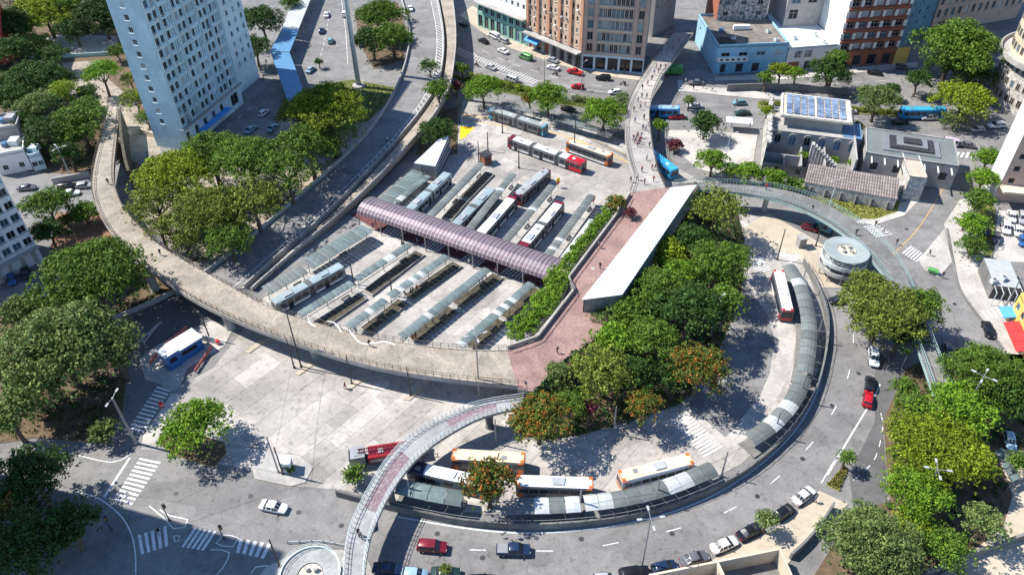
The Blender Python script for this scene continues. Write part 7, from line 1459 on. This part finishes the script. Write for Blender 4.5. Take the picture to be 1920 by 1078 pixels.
# central garden
G_ = [(1345, 392, 62, 8, 'leaf_olive', 'light olive airy tree at the plaza end of the teal footbridge', 'airy'), (1248, 478, 46, 5, 'leaf_yellow', 'yellow olive rounded tree right of the pavilion', 'round'), (1300, 455, 42, 7, 'leaf_dark', 'dark tree between the olive ones by the pavilion', 'round'), (1345, 500, 62, 8, 'leaf_mid', 'tall mid green tree in the central garden facing the loop', 'round'), (1232, 548, 62, 7, 'leaf_mid', 'mid green tree right of the pavilion glass end', 'round'), (1290, 585, 75, 8, 'leaf_dark', 'big dark tree in the heart of the central garden', 'round'), (1178, 592, 46, 6, 'leaf_mid', 'green tree just below the pavilion glass end', 'round'), (1360, 570, 42, 7, 'leaf_mid', 'green tree at the loop edge of the central garden', 'round'), (1128, 598, 32, 4, 'leaf_grey', 'grey green small tree on the plaza edge by the pavilion', 'airy'), (1150, 648, 52, 6, 'leaf_bright', 'bright tree beside the lower brick plaza', 'round'), (1218, 640, 60, 7, 'leaf_mid', 'mid green tree in the lower central garden', 'round'), (1130, 700, 66, 7, 'leaf_olive', 'olive tree with reddish tips in the lower central garden', 'round'), (1048, 705, 32, 4, 'leaf_grey', 'grey green bush at the tip of the brick plaza', 'round'), (1310, 690, 64, 7, 'leaf_orange', 'broad tree covered in orange blossom by the loop', 'round'), (1206, 762, 40, 5, 'leaf_orange', 'small orange blossomed tree before the long zebra', 'round'), (1012, 788, 66, 6, 'leaf_orange', 'wide orange blossomed tree at the end of the white railed footbridge', 'round'), (1104, 768, 23, 4, 'leaf_maroon', 'maroon leaved small tree between orange blossomed ones', 'round'), (1070, 760, 36, 5, 'leaf_mid', 'green tree between the orange blossomed ones', 'round'), (1255, 700, 40, 5, 'leaf_dark', 'dark tree shaded beneath the orange blossomed one', 'round'), (1190, 700, 40, 6, 'leaf_dark', 'dark tree in the lower central garden gap', 'round'), (1275, 520, 45, 6, 'leaf_bright', 'bright green tree amid dark ones in the central garden', 'round'), (1215, 470, 22, 4, 'leaf_yellow', 'small yellowish tree against the pavilion roof edge', 'round'), (1385, 480, 30, 5, 'leaf_mid', 'small green tree by the upper zebra of the loop', 'round')]
for g_ in G_: T(*g_[:6], proto=g_[6], gz=1.0)
T(916, 908, 54, 6, 'leaf_orange', 'orange blossomed street tree growing between the loop shelters', 'M0', sz=1.3); T(664, 890, 26, 1.6, 'leaf_mid', 'leafy shrub below the white railed footbridge', 'round', name='shrub', cat='shrub')
T(1655, 585, 88, 7.5, 'leaf_olive', 'wide olive green tree over the road by the teal footbridge', 'dome'); T(1728, 575, 46, 7, 'leaf_mid', 'mid green tree over the teal footbridge', 'round'); T(1628, 540, 42, 7, 'leaf_olive', 'olive tree top nearest the round ramp', 'round'); T(1690, 625, 46, 6, 'leaf_dark', 'dark low tree beneath the wide olive one', 'round')
# right gardens
T(1692, 728, 27, 4, 'leaf_mid', 'small tree before the garden by the red car', 'round'); T(1715, 765, 38, 4, 'leaf_mid', 'mid green garden tree beside the side lane', 'round'); T(1800, 772, 72, 6, 'leaf_bright', 'bright leafy tree below the end of the teal footbridge', 'round'); T(1850, 702, 78, 8, 'leaf_mid', 'large green tree by the street lamp and the pale pavement', 'X1'); T(1900, 740, 60, 7, 'leaf_dark', 'dark tree at the garden edge near the yellow shop', 'round'); T(1748, 842, 94, 6.5, 'leaf_yellow', 'wide flat yellow green tree over the side lane', 'X2'); T(1815, 865, 55, 6, 'leaf_yellow', 'yellow green tree beside the garden pergola', 'dome'); T(1718, 928, 66, 6, 'leaf_bright', 'vivid green flat tree at the bend of the side lane', 'flat'); T(1637, 1022, 94, 7, 'leaf_grey', 'large grey green rounded tree beside the ramp lane', 'X1'); T(1710, 985, 45, 4, 'leaf_yellow', 'yellow green tree between the vivid and grey green ones', 'round'); T(1772, 1030, 52, 4, 'leaf_mid', 'dark green bush before the long garden wall', 'round'); T(1842, 985, 52, 5, 'leaf_grey', 'pale airy tree beside the garden path', 'airy'); T(1912, 868, 28, 4, 'leaf_mid', 'small green tree beside the pergola at the path', 'round'); T(1745, 880, 50, 4, 'leaf_dark', 'dark low tree beneath the flat yellow green one', 'round')
T(1588, 858, 20, 3.2, 'leaf_mid', 'small lone tree on the triangular verge', 'round'); T(1438, 976, 26, 3.2, 'leaf_grey', 'small grey green tree on the tan pavement', 'round'); T(835, 1068, 14, 3.2, 'leaf_olive', 'little olive tree beside the parked dark green sedan', 'round')
T(1155, 382, 22, 1.8, 'leaf_orange', 'reddish shrub at the top of the plaza hedge', 'round', gz=ZD, name='shrub', cat='shrub'); T(1182, 400, 14, 1.2, 'leaf_maroon', 'maroon shrub spilling onto the plaza', 'airy', gz=ZD, name='shrub', cat='shrub')
T(1205, 250, 14, 1.2, 'leaf_mid', 'small shrub beneath the crowded footbridge', 'round', name='shrub', cat='shrub'); T(545, 880, 10, .8, 'leaf_mid', 'weedy shrub on the guard booth island', 'airy', gz=.1, name='shrub', cat='shrub')
# hedges
def hedge(pts, w, h, m, label, z=0.0, seed=1, planter=None):
    global RNG
    RNG = np.random.default_rng(seed); q = smooth_line([P(x, y, z) for x, y in pts], 1.0); o0 = q[len(q) // 2].copy(); t = thing('hedge', label, 'hedge', o0)
    n = int(plen(q) * w * 4.6); rs = resample(q, 200); cen = []
    for i in range(n):
        p = rs[RNG.integers(0, 200)]; cen.append((p.x + RNG.uniform(-w / 2, w / 2) - o0.x, p.y + RNG.uniform(-w / 2, w / 2) - o0.y, RNG.uniform(.35, .9) * h))
    rad = RNG.uniform(.5, .85, n); ne = np.full(n, 34); v, k = leaf_cloud(cen, rad, ne, .2); put('foliage', quads_mesh(v, k, m, 'foliage'), t)
    if planter:
        mb = MB(); wall_line(mb, [p - Vector((0, 0, 1.0)) for p in resample(q, 20)], 1.3, w); mb.build('planter_box', planter, t, o0)
hedge([(1150, 392), (1110, 440), (1062, 500)], 2.2, 1.5, 'leaf_bright', 'long bright hedge along the upper plaza edge above the white bus', ZD - .6, 5, 'concrete')
hedge([(1052, 512), (1040, 545), (1005, 590), (968, 632)], 4.2, 1.7, 'leaf_bright', 'wide bright hedge along the lower plaza edge beside the platforms', ZD - .8, 6, 'concrete')
hedge([(880, 146), (960, 165), (1040, 184)], 1.6, 1.4, 'leaf_yellow', 'trimmed yellow green hedge on the avenue median', .1, 7)
hedge([(1075, 188), (1120, 196), (1170, 200)], 1.6, 1.3, 'leaf_grey', 'pale hedge on the avenue median before the footbridge', .1, 8)
hedge([(1425, 196), (1600, 208), (1700, 216)], 1.2, 1.0, 'leaf_olive', 'straggling hedge along the avenue behind the mansion', .1, 9)
# grass
def grass(poly, m, n, seed, z=.12, lab='rough grass on the verge'):
    rg = np.random.default_rng(seed); pp = pix(poly); xs = [p.x for p in pp]; ys = [p.y for p in pp]; pts = []
    while len(pts) < n:
        p = (rg.uniform(min(xs), max(xs)), rg.uniform(min(ys), max(ys)))
        if inside(p, [(q.x, q.y) for q in pp]): pts.append(p)
    pts = np.array(pts); a = rg.uniform(0, 6.28, n); w = .13; h = rg.uniform(.15, .5, n); dx, dy = np.cos(a) * w, np.sin(a) * w; lx, ly = rg.uniform(-.15, .15, n), rg.uniform(-.15, .15, n); zz = np.full(n, z)
    v = np.stack([np.stack([pts[:, 0] - dx, pts[:, 1] - dy, zz], 1), np.stack([pts[:, 0] + dx, pts[:, 1] + dy, zz], 1), np.stack([pts[:, 0] + dx * .3 + lx, pts[:, 1] + dy * .3 + ly, zz + h], 1), np.stack([pts[:, 0] - dx * .3 + lx, pts[:, 1] - dy * .3 + ly, zz + h], 1)], 1).reshape(-1, 3)
    o = bpy.data.objects.new('grass', quads_mesh(v, n, m, 'grass')); COL.objects.link(o); tag(o, lab, 'grass', kind='stuff')
leafmat('grass_dry', (0.20, 0.20, 0.05), (0.36, 0.33, 0.10))
grass([(1475, 346), (1525, 351), (1688, 379), (1682, 397), (1640, 411), (1600, 409), (1545, 384), (1470, 361)], 'grass_dry', 2600, 3, lab='dry yellowish grass on the verge below the tiled shed')
grass([(1550, 909), (1582, 874), (1589, 881), (1572, 920)], 'grass_dry', 700, 4, lab='short grass on the triangular verge')
grass([(600, 162), (660, 152), (738, 166), (718, 198), (690, 228), (642, 238)], 'leaf_mid', 2200, 5, lab='shaded grass below the tall white column')
grass([(842, 140), (990, 174), (1130, 199), (1176, 204), (1100, 203), (990, 184), (870, 157)], 'leaf_mid', 2000, 6, lab='grass strip on the avenue median')

def ground_cover(poly, m, dens, seed, label, z=.1, size=.26, h=.5):
    global RNG
    RNG = np.random.default_rng(seed); pp = [(p.x, p.y) for p in pix(poly)]; xs = [p[0] for p in pp]; ys = [p[1] for p in pp]; n = int(area(pp) * dens); cen = []
    while len(cen) < n:
        p = (RNG.uniform(min(xs), max(xs)), RNG.uniform(min(ys), max(ys)))
        if inside(p, pp): cen.append((p[0], p[1], z + RNG.uniform(0, h)))
    v, k = leaf_cloud(cen, RNG.uniform(.4, 1.0, n), np.full(n, 9), size, .6); o = bpy.data.objects.new('ground_cover', quads_mesh(v, k, m, 'ground_cover')); COL.objects.link(o); tag(o, label, 'undergrowth', kind='stuff')
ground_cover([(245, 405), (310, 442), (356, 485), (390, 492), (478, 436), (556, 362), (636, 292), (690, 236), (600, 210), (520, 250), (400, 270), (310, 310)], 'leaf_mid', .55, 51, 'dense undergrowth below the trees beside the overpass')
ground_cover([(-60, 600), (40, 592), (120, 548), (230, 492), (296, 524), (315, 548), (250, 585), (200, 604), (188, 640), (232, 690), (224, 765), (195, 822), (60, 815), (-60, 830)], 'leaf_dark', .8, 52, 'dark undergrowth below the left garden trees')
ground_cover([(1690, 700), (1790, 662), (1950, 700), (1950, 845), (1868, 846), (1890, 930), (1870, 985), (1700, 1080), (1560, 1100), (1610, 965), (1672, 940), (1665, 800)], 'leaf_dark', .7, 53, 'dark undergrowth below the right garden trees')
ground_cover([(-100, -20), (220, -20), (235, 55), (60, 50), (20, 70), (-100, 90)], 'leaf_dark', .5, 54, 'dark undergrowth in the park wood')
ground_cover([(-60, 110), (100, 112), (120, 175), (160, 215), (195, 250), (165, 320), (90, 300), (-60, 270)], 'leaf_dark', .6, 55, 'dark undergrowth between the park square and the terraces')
def slope_cover(seed):
    global RNG
    RNG = np.random.default_rng(seed); cen = []
    for i in range(2600):
        k = RNG.integers(0, 29); f = RNG.uniform(0, 1); g = RNG.uniform(0, 1); a = inr[k].lerp(inr[k + 1], g); b = out[k].lerp(out[k + 1], g); p = a.lerp(b, f); cen.append((p.x, p.y, (ZD - .3) * (1 - f) + .1 + RNG.uniform(.0, .5)))
    v, k = leaf_cloud(cen, RNG.uniform(.4, 1.0, 2600), np.full(2600, 9), .26, .6); o = bpy.data.objects.new('ground_cover', quads_mesh(v, k, 'leaf_dark', 'ground_cover')); COL.objects.link(o); tag(o, 'dark undergrowth on the planted slope below the plaza', 'undergrowth', kind='stuff')
slope_cover(56)
